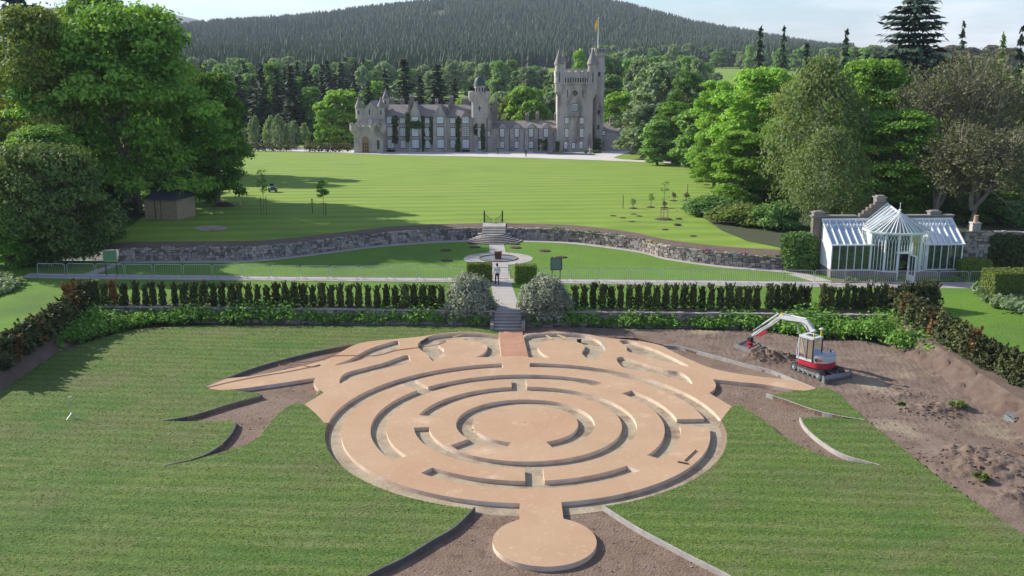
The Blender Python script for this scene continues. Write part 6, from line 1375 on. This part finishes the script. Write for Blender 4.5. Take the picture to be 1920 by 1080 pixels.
m=rot_all(MB(),TT); m.tube([(cx0-.02,.5,z1-.15),(cx0-.12,.5,z1+.02)],.02,4); m.lathe([(.06,z1+.1),(.06,z1+.16)],8,(cx0+.3,cy0+.15,0)); xb(m,'work_light',mat('green_beacon',(.02,.35,.2),.4))
# boom, stick, linkage, grading beam: found on the vertical plane of the arm
def S(px,py,off=-.18):
    d=ray(px,py); nx_,ny_=-up[1],up[0]; ox,oy=OX+nx_*off,OY+ny_*off; t=(ox*nx_+oy*ny_)/(d[0]*nx_+d[1]*ny_); p=(d[0]*t,d[1]*t,CAMZ+d[2]*t); return ((p[0]-OX)*up[0]+(p[1]-OY)*up[1],p[2]-XZ)
def arm(px,off=-.18): return [S(*p,off) for p in px]
def poly_arm(mb,top,bot,wd,mi=0,off=-.18):
    P_=arm(top)+arm(bot)[::-1]; mb.extr(P_,off-wd/2,off+wd/2,mi); return mb
m=rot_all(MB(),TT); m.lathe([(.14,.62),(.14,1.08)],12,(1.0,-.18,0)); m.box(.8,1.05,-.34,-.02,.66,.8); m.box(.8,1.05,-.34,-.02,.95,1.08); xb(m,'swing_bracket',M['xgrey'])
bp_=S(1524,628); zb_=(1.02,.95)
m=rot_all(MB(),TT); top=[(1.12,.9),(1.22,1.5)]+arm([(1527,618),(1515,601),(1503,597),(1475,592),(1462,590)]); bot=[(.94,.9),(1.02,1.5)]+arm([(1519.5,626),(1509,609),(1500,604),(1474,599),(1463,598)])
m.extr(top+bot[::-1],-.18-.11,-.18+.11); xb(m,'boom',M['xwhite'],bevel=.015)
def cyl(a,b_,off,name):
    m=rot_all(MB(),TT); A=Vector((a[0],off,a[1])); B=Vector((b_[0],off,b_[1])); Mx=A.lerp(B,.62); m.tube([A,Mx],.05,8,0); m.tube([Mx,B],.028,8,1); xb(m,name,[M['xwhite'],M['xlight']],smooth=True)
cyl(S(1512,598),S(1467,588),-.18,'hydraulic_ram'); cyl((1.12,.82),S(1494,606),-.18,'hydraulic_ram'); 
m=rot_all(MB(),TT); m.extr(arm([(1468,590),(1469,595),(1460,602),(1440,616),(1414,631),(1410,628),(1413,624),(1440,608),(1458,594)]),-.18-.085,-.18+.085); m.extr(arm([(1466,586),(1470,590),(1466,596),(1462,592)]),-.18-.10,-.18+.10,1); xb(m,'stick',[M['xwhite'],M['yellow']],bevel=.012)
cyl(S(1460,588),S(1412,620),-.18,'hydraulic_ram')
m=rot_all(MB(),TT); m.extr(arm([(1437,619),(1439,622),(1426,631),(1419,631),(1420,628)]),-.18-.10,-.18+.10); xb(m,'red_linkage',M['xred'])
m=rot_all(MB(),TT); m.tube([(p[0],-.30,p[1]) for p in cat(arm([(1514,606),(1500,600),(1478,597),(1464,600),(1450,606),(1448,616),(1456,614)]),4)],.018,5) if False else None
hp=[(p[0],-.31,p[1]) for p in arm([(1520,622),(1508,604),(1480,598),(1462,596),(1452,602),(1449,614),(1436,616),(1420,626),(1408,634)])]; m.tube(cat(hp,4),.02,5); hp2=[(p[0],-.04,p[1]) for p in arm([(1520,624),(1510,606),(1478,600),(1463,598),(1447,608),(1430,617),(1410,634)])]; m.tube(cat(hp2,4),.02,5); xb(m,'hoses',M['xblack'])
q=S(1407,636); m=rot_all(MB(),TT); m.cbox((q[0],-.18,q[1]),(.26,.30,.22)); m.cbox((q[0]-.02,-.18,q[1]-.18),(.34,.34,.12),1); m.lathe([(.13,q[1]-.42),(.15,q[1]-.2)],12,(q[0]-.02,-.18,0)); m.cbox((q[0]-.02,-.18,q[1]-.42),(.3,.36,.10),1); xb(m,'tilt_rotator',[M['xblack'],M['xred']])
m=MB(); g0=U(1377,649,.35); g1=U(1409,662,.35); g2=U(1434,650,.35); g3=U(1402,638,.35); L3=lambda p:(p[0]-OX,p[1]-OY)
m.ribbon([L3(g0),L3(g1)],.07,-.03,.27); m.ribbon([L3(g3),L3(g2)],.07,.0,.12); m.ribbon([L3(g0),L3(g3)],.06,.02,.13); m.ribbon([L3(g1),L3(g2)],.06,.02,.13)
for t in (.35,.65): a=(g0[0]+(g1[0]-g0[0])*t,g0[1]+(g1[1]-g0[1])*t); b_=(g3[0]+(g2[0]-g3[0])*t,g3[1]+(g2[1]-g3[1])*t); m.ribbon([L3(a),L3(b_)],.07,.125,.2)
xb(m,'grading_beam',M['xgrey'])
# ================================================================ PEOPLE
def person(loc,h,rz,label,top,legs,hair=(.04,.03,.02),stride=.12,vest=None,bend=0):
    s_=h/1.75; e=empty('person',loc,rz,label,'person'); 
    J=[('pel',(0,0,.93),.135),('wai',(0,.01,1.08),.125),('che',(0,0,1.32),.15),('nek',(0,.0,1.47),.06),('hd0',(0,-.01,1.56),.075),('hd1',(0,-.012,1.68),.085)]
    for sx in (-1,1): J+= [('hip%d'%sx,(sx*.09,0,.88),.10),('kne%d'%sx,(sx*.10,-stride*.5*sx-.02,.48),.062),('ank%d'%sx,(sx*.10,-stride*sx+.04,.09),.045),('toe%d'%sx,(sx*.115,-stride*sx-.14,.04),.038),
        ('sho%d'%sx,(sx*.18,0,1.40),.065),('elb%d'%sx,(sx*.25,.03,1.12),.042),('wri%d'%sx,(sx*.24,-.08,.89),.028),('pal%d'%sx,(sx*.235,-.10,.83),.032)]
    for sx in (-1,1):
        for f,(dx,dy,l) in enumerate(((-.02,-.028,.07),(-.007,-.012,.085),(.007,.004,.08),(.018,.02,.065))): J.append(('fi%d%d'%(sx,f),(sx*.235+dx*.6,-.105+dy,.83-l),.009))
        J.append(('th%d'%sx,(sx*.20,-.145,.80),.010))
    idx={j[0]:i for i,j in enumerate(J)}; E2=[('pel','wai'),('wai','che'),('che','nek'),('nek','hd0'),('hd0','hd1')]
    for sx in (-1,1): E2+=[('pel','hip%d'%sx),('hip%d'%sx,'kne%d'%sx),('kne%d'%sx,'ank%d'%sx),('ank%d'%sx,'toe%d'%sx),('che','sho%d'%sx),('sho%d'%sx,'elb%d'%sx),('elb%d'%sx,'wri%d'%sx),('wri%d'%sx,'pal%d'%sx),('pal%d'%sx,'th%d'%sx)]+[('pal%d'%sx,'fi%d%d'%(sx,f)) for f in range(4)]
    me=bpy.data.meshes.new('person_body'); me.from_pydata([tuple(c*s_ for c in j[1]) for j in J],[(idx[a],idx[b]) for a,b in E2],[]); o=link('body',me,None,e)
    sk=o.modifiers.new('skin','SKIN'); sk.use_smooth_shade=True
    for i,j in enumerate(J): v=me.skin_vertices[0].data[i]; v.radius=(j[2]*s_*(1.0 if j[0][:3] not in('che','wai','pel') else 1.12),j[2]*s_*(.95 if j[0][:3] not in('che','wai','pel') else .78)); v.use_root=(i==0)
    sb=o.modifiers.new('sub','SUBSURF'); sb.levels=1; sb.render_levels=1
    dg=bpy.context.evaluated_depsgraph_get(); m2=bpy.data.meshes.new_from_object(o.evaluated_get(dg)); o.modifiers.clear(); o.data=m2
    for c in (mat('cloth_top',top,.9),mat('cloth_legs',legs,.9),mat('skin_tone',(.45,.28,.20),.6),mat('shoe',(.03,.03,.03),.6)): m2.materials.append(c)
    for p in m2.polygons:
        c=p.center/s_; z=c.z; p.material_index=2 if z>1.50 or (abs(c.x)>.19 and z<.90 and c.y<-.03) else (0 if z>.96 or abs(c.x)>.2 else (3 if z<.10 else 1)); p.use_smooth=True
    m=MB(); m.T=Matrix.Scale(s_,4); m.lathe([(.094,1.64),(.099,1.69),(.088,1.75),(.05,1.79),(.005,1.80)],12,(0,.012,0)); m.box(-.05,.05,.06,.10,1.56,1.7); m.build('hair',mat('hair',hair,.9),e,True)
    m=MB(); m.T=Matrix.Scale(s_,4); m.cbox((0,-.104,1.615),(.022,.035,.04)); [m.cbox((sx*.033,-.090,1.645),(.018,.012,.009),1) for sx in (-1,1)]; m.cbox((0,-.092,1.575),(.045,.008,.008),2); [m.cbox((sx*.088,0,1.62),(.02,.035,.05)) for sx in (-1,1)]
    m.build('face',[m2.materials[2],M['xblack'],mat('lips',(.35,.13,.11),.6)],e)
    if vest:
        m=MB(); m.T=Matrix.Scale(s_,4); m.lathe([(.165,.98),(.168,1.15),(.19,1.32),(.17,1.42),(.09,1.46)],14,squash=.78); m.lathe([(.171,1.10),(.174,1.16)],14,squash=.79,mi=1); v_=m.build('vest',[mat('vest_cloth',vest,.8),M['white']],e,True)
    return e
x,y=U(932,534,1.22); person((x,y,1.222),1.72,R(200),'person in dark trousers and a pale vest walking on the central path behind the steps',(.30,.30,.30),(.012,.012,.016),vest=(.55,.56,.55))
for px,py,lab,tp in ((933,290,'person in dark clothes standing by the foot of the domed tower',(.05,.05,.06)),(986,295,'person in dark clothes at the lawn edge in front of the low castle wing',(.03,.03,.03))):
    x,y=UL(px,py); person((x,y,ground_z(x,y)+.04),1.7,R(20),lab,tp,(.02,.02,.025))

# ================================================================ SMALL THINGS ON THE LAWNS
M['stake']=mat('pale_softwood',(.50,.38,.20),.8,(.42,.30,.15),4); M['mulch']=mat('dark_mulch',(.06,.035,.022),1,(.10,.06,.04),6,bump=.03,bs=14); M['wood']=mat('brown_wood',(.16,.09,.05),.8,(.11,.06,.035),3)
def G3(px,py,upper=True):
    p=UL(px,py) if upper else U(px,py,1.2); return (p[0],p[1],ground_z(*p) if upper else 1.2)
def mulch_ring(x,y,z,r,label,group,cat_='planting hole',deep=False,name='planting_hole'):
    m=MB(); rg=random.Random(int(x*10)); n=20; V=[(x,y,z+(.05 if not deep else .0))]+[(x+r*(1+rg.uniform(-.1,.1))*math.cos(2*pi*i/n),y+r*.8*(1+rg.uniform(-.12,.12))*math.sin(2*pi*i/n),z-.03) for i in range(n)]
    mid=[(x+(a-x)*.7,y+(b_-y)*.7,z+.07+rg.uniform(0,.04)) for a,b_,_ in V[1:]]; V+=mid
    m.add(V,[(0,n+1+i,n+1+(i+1)%n) for i in range(n)]+[(1+i,1+(i+1)%n,n+1+(i+1)%n,n+1+i) for i in range(n)]); tag(m.build(name,M['mulch'],smooth=True),label,cat_,group)
def sapling(px,py,pt,wpx,label,lm='mid',nq=180,group='saplings on the big lawn',stakes=0,bare=False,size=.11,base=.35):
    x,y,z=G3(px,py); H_=UD(px,pt,y)[2]-z; W_=wpx/ppm(y,z); rg=np.random.default_rng(int(px)); e=empty('sapling',(x,y,z),0,label,'sapling',group)
    m=MB(); m.tube([(0,0,-.1),(.03,0,H_*.5),(0,0,H_)],[.035,.025,.008],5); cs=[]
    for k in range(16): a=rg.random()*6.28; t=rg.uniform(base,.92); L_=W_/2*(1-(t-base)*.8)*rg.uniform(.6,1); c=(L_*math.cos(a),L_*math.sin(a),H_*t+L_*.8); m.tube([(0,0,H_*t),(c[0]*.5,c[1]*.5,H_*t+L_*.5),c],[.014,.01,.004],3,cap=False); cs.append(((c[0]*.7),(c[1]*.7),H_*t+L_*.6))
    m.build('stem',M['bark'],e)
    if nq: V_,t_=clumpleaves(cs,[W_*.2]*len(cs),max(3,nq//16),size,rg,1,1.6); link('leaves',leafmesh('sapling_leaves',[(V_,t_)]),LM[lm],e)
    return e,x,y,z,H_,W_
sapling(495,402,318,26,'thin upright young tree with sparse leaves tied between two stakes on the left lawn','syc',420,base=.45)
x,y,z=G3(495,402)
for sx in (-.3,.3): m=MB(); m.tube([(x+sx,y,z-.1),(x+sx,y,z+2.0)],.035,5); tag(m.build('tree_stake',M['wood']),'slim brown stake '+('left' if sx<0 else 'right')+' of the thin upright young tree','stake','stakes by the thin young tree')
sapling(607,404,341,28,'small young tree with a bushy dark crown on the left lawn','syc',900,base=.5,size=.13)
m=MB(); x,y,z=G3(607,404); m.tube([(x+.25,y,z-.1),(x+.25,y,z+1.3)],.04,5); tag(m.build('tree_stake',M['wood']),'short brown stake beside the young tree with a bushy dark crown','stake')
for px,py,pt,w_,lab,lm_ in ((362,381,346,20,'rusty leaved shrub beside the shed','brown'),(393,362,342,16,'small rusty shrub between the shed and the mound','brown'),(432,364,328,26,'orange green young shrub on the shaded lawn left of the thin young tree','olive'),(366,392,360,12,'bright little shrub nearest the shed corner','bright')):
    sapling(px,py,pt,w_,lab,lm_,300,'young shrubs near the shed',base=.15)
m=MB(); x,y,z=G3(586,399); m.tube([(x,y,z-.1),(x,y,z+1.5)],.05,5); m.cbox((x,y,z+1.45),(.16,.1,.2)); tag(m.build('marker_post',M['wood']),'short dark post on the lawn between the two young trees','post')
x,y,z=G3(421,387); m=MB(); rg=random.Random(2); V=[];Fc=[];n1,n2=18,6
for j in range(n2+1):
    for i in range(n1): r=1-j/n2; V.append((x+1.35*r*math.cos(2*pi*i/n1)*(1+rg.uniform(-.08,.08)),y+.8*r*math.sin(2*pi*i/n1)*(1+rg.uniform(-.08,.08)),z-.05+.55*(1-r**2)*(1+rg.uniform(-.15,.15))))
for j in range(n2):
    for i in range(n1): Fc.append((j*n1+i,j*n1+(i+1)%n1,(j+1)*n1+(i+1)%n1,(j+1)*n1+i))
m.add(V,Fc); tag(m.build('soil_mound',M['mulch']),'dark soil mound on the shaded left lawn','mound')
for px,py,lab in ((451,385,'orange topped stump post right of the dark soil mound'),(399,381,'pale stub left of the dark soil mound')): x,y,z=G3(px,py); m=MB(); m.lathe([(.16,0),(.13,.05),(.05,.5),(.03,.52)],8,(x,y,z)); tag(m.build('marker_cone',M['stake']),lab,'cone')
P_=[UL(365+31+31*math.cos(a),428.5+5.5*math.sin(a)) for a in np.linspace(0,2*pi,25)[:-1]]; P,o=cdt([P_],lambda x,y:1 if inpoly(x,y,P_) else 0); sheet('bare_soil_patch',P,o[1],lambda x,y:ground_z(x,y)+.03,M['trench'])
# small ride-on machine far on the left lawn
x,y,z=G3(511,360); e=empty('garden_tractor',(x,y,z),R(20),'small blue ride on mower with an orange body on the far left lawn','mower'); MB().box(-.35,.35,-.7,.6,.28,.6).box(-.3,.3,-.75,-.2,.6,.85).build('body',mat('blue_paint',(.05,.13,.22),.5),e,bevel=.03); MB().box(-.25,.25,.1,.5,.6,.75).box(-.25,.25,.45,.55,.75,1.1).build('seat',M['xblack'],e); MB().box(.35,.6,-.4,.3,.2,.6).build('grass_box',M['orange'],e)
for sx in (-.42,.42):
    for yy,r in ((-.5,.2),(.4,.28)): m=MB(); m.extr([(yy+r*math.cos(a),r+r*math.sin(a)) for a in np.linspace(0,2*pi,13)[:-1]],-.08,.08); me=m.mesh('wheel'); [setattr(v,'co',Vector((v.co.y+sx,v.co.x,v.co.z))) for v in me.vertices]; link('wheel',me,M['xblack'],e)
# right side: newly planted trees and shrubs
sapling(1244,412,338,24,'tall sparse young tree held in a pale double stake frame','mid',110,base=.45)
x,y,z=G3(1245,411); mulch_ring(x,y,z+.02,.95,'round dark mulch bed under the staked young tree',None,'mulch bed',name='mulch_bed')
e=empty('stake_frame',(x,y,z),0,'pale wooden double stake frame around the young tree','stakes'); 
for sx in (-.36,.36): MB().box(sx-.05,sx+.05,-.05,.05,-.1,1.2).build('stake',M['stake'],e)
MB().box(-.42,.42,-.09,-.052,1.0,1.12).build('tie_bar',M['stake'],e)
for i,(px,py,pt,w_,lm_,d) in enumerate(((1187,391,372,16,'pale','grey green new shrub, leftmost on the right part of the lawn'),(1220,389,362,16,'mid','dark leaved new shrub left of the staked young tree'),(1246,390,378,12,'pale','small grey new shrub just behind the staked young tree'),(1263,377,362,13,'brown','brownish new shrub right behind the staked young tree'),(1287,376,362,15,'brown','reddish new shrub at the foot of the dark post'),(1325,347,322,18,'olive','slim sapling with a pinkish crown near the brown bench'),(1345,364,342,12,'bright','thin bright sapling at the edge of the right bushes'))):
    e,x,y,z,H_,W_=sapling(px,py,pt,w_,d,lm_,170,'new shrubs on the right lawn',base=.15); mulch_ring(x,y,z+.01,.55,'mulched planting spot under a new shrub, '+ordn(i)+' from the left','mulch under the new shrubs')
for px,py,pt,lab in ((1168,391,366,'lone thin dark post on the right lawn'),(1289,364,345,'thin dark post behind the reddish new shrub')): x,y,z=G3(px,py); m=MB(); m.tube([(x,y,z-.1),(x,y,UD(px,pt,y)[2])],.045,5); tag(m.build('marker_post',M['wood']),lab,'post')
L_=sorted([(1150,405),(1168,409),(1185,416),(1188,402),(1198,405.5),(1270,421),(1247,431),(1300,443),(1273,410)])
for i,(px,py) in enumerate(L_): x,y,z=G3(px,py); mulch_ring(x,y,z-.02,.42,'dark dug planting hole in the grass above the right rubble wall, '+ordn(i)+' from the left','dug holes on the right lawn',deep=True)
L_=sorted([(836,470),(888,457),(890,464),(838,489),(964,458),(967,465),(1022,471),(1052,483),(1042,495)])
for i,(px,py) in enumerate(L_): x,y,z=G3(px,py,False); mulch_ring(x,y,z+.01,.62,'dark crescent planting hole on the lower terrace, '+ordn(i)+' from the left','holes on the lower terrace',deep=True)
x,y,z=G3(1316,320); e=empty('bench',(x,y,z),R(25),'small brown wooden bench on the far right lawn','bench'); MB().box(-.7,.7,-.25,.25,.42,.48).build('seat',M['wood'],e); MB().box(-.7,.7,.2,.26,.48,.95).build('backrest',M['wood'],e)
for sx in (-.6,.6):
    for sy in (-.2,.2): MB().box(sx-.05,sx+.05,sy-.05,sy+.05,0,.42).build('leg',M['wood'],e)
# fountain basin and urn before the castle
M['sculpt']=M['granite']
for px,py,h_,lab in ((1014,286,2.1,'tiered stone fountain in front of the low castle wing'),(1106,288,1.4,'stone urn on a pedestal at the foot of the clock tower')):
    x,y=UL(px,py); z=ground_z(x,y); e=empty('stone_fountain' if h_>2 else 'stone_urn',(x,y,z),0,lab,'fountain' if h_>2 else 'urn')
    if h_>2: MB().lathe([(1.9,0),(1.9,.3),(1.7,.35)],20).build('basin',M['granite_dark'],e,True)
    MB().lathe([(.35,0),(.3,.1),(.16,.35),(.14,h_*.5),(.22,h_*.55)],12).build('pedestal',M['granite'],e,True); MB().lathe([(.1,h_*.55),(.5,h_*.68),(.55,h_*.72),(.12,h_*.72),(.1,h_*.85),(.16,h_*.92),(.03,h_)],14).build('bowl',M['granite'],e,True)
for i,(px,w_) in enumerate(((1040,.9),(1052,.7),(1096,.8),(1113,1.1),(1122,.9))): x,y=UL(px,287.5); o_=link('clipped_shrub',shrubmesh('clipped_shrub',w_*1.6,w_*1.2,w_,i,14,60,.2),LM['rhodo'],None,(x,y,ground_z(x,y))); tag(o_,'low shrub by the drive at the foot of the clock tower, '+ordn(i)+' from the left','shrub','shrubs at the clock tower foot')
m=MB(); a=UL(1025,288.5); b_=UL(1115,290.5); m.ribbon([a,((a[0]+b_[0])/2,(a[1]+b_[1])/2),b_],.4,ground_z(*a)-.1,ground_z(*a)+.42); tag(m.build('kerb_wall',M['granite_dark']),'low stone kerb wall along the drive before the clock tower','wall')
# shed under the big tree
x,y,z=G3(303,411); sh=empty('shed',(x,y,z),R(-12),'small tan boarded shed with a dark pyramid roof under the largest sycamore','shed'); q=ppm(y,z); W_=66/q; H_=UD(300,374,y)[2]-z; Ht=UD(300,345,y+1)[2]-z; m=MB(); m.box(-W_/2,W_/2,0,W_,-.2,H_)
for i in range(9): xx=-W_/2+W_*i/8; m.box(xx-.02,xx+.02,-.03,0,0,H_)
m.build('wall',mat('tan_boards',(.36,.27,.17),.85,(.28,.20,.12),2),sh); c=W_/2; o_=.25
MB().add([(-c-o_,-o_,H_),(c+o_,-o_,H_),(c+o_,W_+o_,H_),(-c-o_,W_+o_,H_),(-.3,W_/2,Ht),(.3,W_/2,Ht)],[(0,1,5,4),(1,2,5),(2,3,4,5),(3,0,4),(0,3,2,1)]).build('roof',mat('dark_felt_roof',(.045,.05,.06),.8),sh)
MB().box(-.7,-.6,-.06,-.03,0,H_-.1).box(.0,.05,-.06,-.03,0,H_-.1).build('door_trim',M['wood'],sh)
# flowers on the rubble wall
rg=np.random.default_rng(12)
fl=[(322,459,.7,'w'),(391,459,.7,'w'),(455,457,.6,'w'),(535,449,.5,'w'),(640,436,.5,'w'),(822,425,.6,'w'),(868,424,.4,'w'),(1052,429,.7,'w'),(1150,441,.6,'w'),(1225,455,.45,'y'),(1181,446,.5,'p'),(1213,453,.4,'p'),(1329,471,.7,'p'),(1396,478,.5,'p'),(694,430,.4,'p'),(1103,437,.5,'g'),(1038,420,.7,'g'),(1118,437,.6,'g'),(1370,470,.6,'w'),(1290,466,.5,'w'),(1460,482,.5,'g')]
FC={'w':mat('white_bloom',(.42,.47,.40),.9,(.25,.32,.24),9),'y':mat('yellow_bloom',(.62,.50,.04),.9),'p':mat('pink_bloom',(.50,.09,.30),.9,(.22,.16,.15),9),'g':LM['bed']}
cnt={}
FN={'w':('white','flowering cushion'),'y':('yellow','flowering cushion'),'p':('pink','flowering cushion'),'g':('green','leafy cushion')}
for px,py,s_,k in sorted(fl):
    x=U(px,py,2.3)[0]; y=Yf(x)+.25; me=shrubmesh('cushion_plant',s_*2.4,s_*1.1,s_*.42,int(px),14,60,.07,asp=1.2); i=cnt.get(k,0); cnt[k]=i+1
    o_=link('cushion_plant',me,FC[k],None,(x,y,2.24)); tag(o_,FN[k][0]+' '+FN[k][1]+' on the rubble wall'+('' if k=='y' else ', '+ordn(i)+' of its colour from the left'),'plant','cushion plants on the rubble wall')
# ================================================================ THINGS LEFT LYING ON THE LABYRINTH
def lay(name,pts,r,m,label,cat_,z=.31,n=6,sm_=6):
    P_=[(*U(x,y,z),z+r) for x,y in pts]; o_=MB().tube(cat(P_,sm_) if sm_ else P_,r,n).build(name,m,smooth=True); return tag(o_,label,cat_)
rk=empty('rake',(*U(1289,856),.32),0,'wooden levelling rake lying on the outer ring of the labyrinth','rake'); q0=U(1289,856)
def rel(px,py): p=U(px,py); return (p[0]-q0[0],p[1]-q0[1],.02)
MB().tube([rel(1305,845),rel(1284,865)],.03,6).build('handle',M['wood'],rk); a,b_=rel(1271,867),rel(1291,871); MB().tube([a,b_],.045,4).build('head',M['wood'],rk)
hose=[(391,727),(420,722),(470,714),(520,705),(560,697),(545,689),(525,686),(530,681),(560,680),(592,684),(600,687),(590,689),(576,686),(590,682),(600,680)]
lay('garden_hose',[(388,727),(430,717),(480,707),(530,699),(585,688),(600,684),(590,688),(575,687),(560,684),(525,686),(530,681),(560,680),(600,676),(625,668),(660,667),(705,667),(745,657),(800,650),(822,646),(835,640)],.02,mat('orange_hose',(.30,.10,.045),.6),'thin orange brown hose lying across the left wing of the labyrinth','hose')
for i,(a,b_,lab) in enumerate((((1024,630),(1036,637),'short yellow board at the top of the right rounded leaf'),((1045,629),(1062,635),'yellow board end lying right of the short one'),((865,629),(850,634),'thin plank at the top of the left rounded leaf'),((1890,846),(1918,856),'thin dark plank on the rough ground at the right edge'))):
    o_=MB().tube([(*U(*a),.34),(*U(*b_),.36)],.05,4).build('board',M['stake'] if i<3 else M['wood']); tag(o_,lab,'board')
x,y=U(1086,638); tag(MB().box(x-.14,x+.14,y-.1,y+.1,.06,.33).box(x-.16,x+.16,y-.12,y+.12,.33,.36).build('black_box',M['xblack']),'small black box at the top of the right rounded leaf','box')
x,y=U(887,806); tag(MB().lathe([(.09,.3),(.09,.306)],14,(x,y,0)).build('drain_cover',M['wood']),'tiny dark cover at the left of the central disc','drain cover')
x,y=U(985,792); tag(MB().lathe([(.03,.3),(.03,.31)],10,(x,y,0)).build('centre_peg',M['wood']),'tiny peg mark in the centre of the labyrinth disc','peg')
# sprinkler on the left turf
x,y=U(135,784); e=empty('sprinkler',(x,y,.3),0,'thin metal sprinkler on a tripod on the left turf','sprinkler'); MB().tube([(0,0,.05),(0,0,1.15)],.018,5).build('riser',M['galv'],e); MB().tube([(-.1,0,1.15),(.1,0,1.2)],.03,6).build('head',M['xlight'],e); m=MB(); [m.tube([(0,0,.3),(.35*math.cos(a),.35*math.sin(a),0)],.012,4) for a in (0,2.1,4.2)]; m.build('tripod',M['galv'],e)
# stakes leaning along the right hedge
for i,(px,py,dx,h_) in enumerate(((1728,618,-.2,1.0),(1775,652,-.25,1.3),(1815,681,-.3,1.1),(1863,706,.2,1.0),(1745,628,.1,.7))):
    x,y=U(px,py,.5); m=MB(); m.tube([(x,y,.2),(x+dx,y+.1,.55+h_)],.035,5); tag(m.build('hedge_stake',M['wood']),'leaning wooden stake at the foot of the right hedge, '+ordn([0,2,3,4,1][i])+' from the top','stake','stakes along the right hedge')
# scrap at the right edge
x,y=U(1906,792); e=empty('scrap_heap',(x,y,.35),R(15),'dark grey plastic crate lying in the rough earth at the right edge','crate'); m=MB(); m.T=Matrix.Rotation(R(12),4,'X'); m.box(-.55,.55,-.35,.35,0,.05); m.box(-.55,.55,-.35,-.3,.05,.32); m.box(-.55,.55,.3,.35,.05,.32); m.box(-.55,-.5,-.3,.3,.05,.32); m.box(.5,.55,-.3,.3,.05,.32); m.build('shell',M['greyboard'],e); MB().box(-.45,.45,-.3,.28,.34,.38).build('lid',M['xgrey'],e)
# stones edging the banks
rg=random.Random(21)
def stones(line,n,label,seed):
    rg=random.Random(seed); m=MB(); P_=[U(*p,.6) for p in line]
    for i in range(n):
        t=rg.random()*(len(P_)-1); k=int(t); f=t-k; a,b_=P_[k],P_[k+1]; x,y=a[0]+(b_[0]-a[0])*f+rg.gauss(0,.25),a[1]+(b_[1]-a[1])*f+rg.gauss(0,.3); s_=rg.uniform(.12,.32); z=.25+rg.random()*.35
        V_=[(x+s_*rg.uniform(.5,.95)*(1 if c&1 else -1),y+s_*rg.uniform(.35,.6)*(1 if c&2 else -1),z+s_*(rg.uniform(.3,.5) if c&4 else -.5)) for c in range(8)]; m.add(V_,[(0,1,3,2),(4,6,7,5),(0,4,5,1),(1,5,7,3),(3,7,6,2),(2,6,4,0)])
    tag(m.build('edging_stones',M['copestone']),label,'stones',kind='stuff')
stones([(1672,598),(1700,612),(1735,632),(1772,656),(1840,700),(1915,745)],150,'pale rubble stones tumbling along the right bank',4); stones([(172,583),(140,600),(100,625),(50,655)],70,'pale rubble stones along the left bank',5)

# small stones and crumbs on the soil wedges
rg=random.Random(77); m=MB()
for P_,n in ((D3,420),(D1,220),(D2,220)):
    x0,x1=min(p[0] for p in P_),max(p[0] for p in P_); y0,y1=max(30,min(p[1] for p in P_)),max(p[1] for p in P_)
    for i in range(n):
        x,y=rg.uniform(x0,x1),rg.uniform(y0,y1)
        if not inpoly(x,y,P_) or inpoly(x,y,BD) or inpoly(x,y,D376): continue
        s_=rg.uniform(.015,.06); V_=[(x+s_*rg.uniform(.4,.9)*(1 if c&1 else -1),y+s_*rg.uniform(.4,.9)*(1 if c&2 else -1),.085+s_*(rg.uniform(.3,.8) if c&4 else -.3)) for c in range(8)]; m.add(V_,[(0,1,3,2),(4,6,7,5),(0,4,5,1),(1,5,7,3),(3,7,6,2),(2,6,4,0)],rg.choice((0,0,1)))
tag(m.build('soil_crumbs',[M['earth'],M['copestone']]),'small stones and crumbs scattered over the brown soil wedges','stones',kind='stuff')
# ================================================================ AIR
mh=bpy.data.materials.new('haze_air'); mh.use_nodes=True; N=mh.node_tree.nodes; N.remove(N['Principled BSDF']); pv=N.new('ShaderNodeVolumePrincipled'); pv.inputs['Color'].default_value=(.80,.88,1,1); pv.inputs['Density'].default_value=.00009; mh.node_tree.links.new(pv.outputs[0],N['Material Output'].inputs['Volume'])
tag(MB().box(-7500,7500,-50,7200,-8,260).build('haze',mh),'thin pale air over the whole valley','haze',kind='stuff')
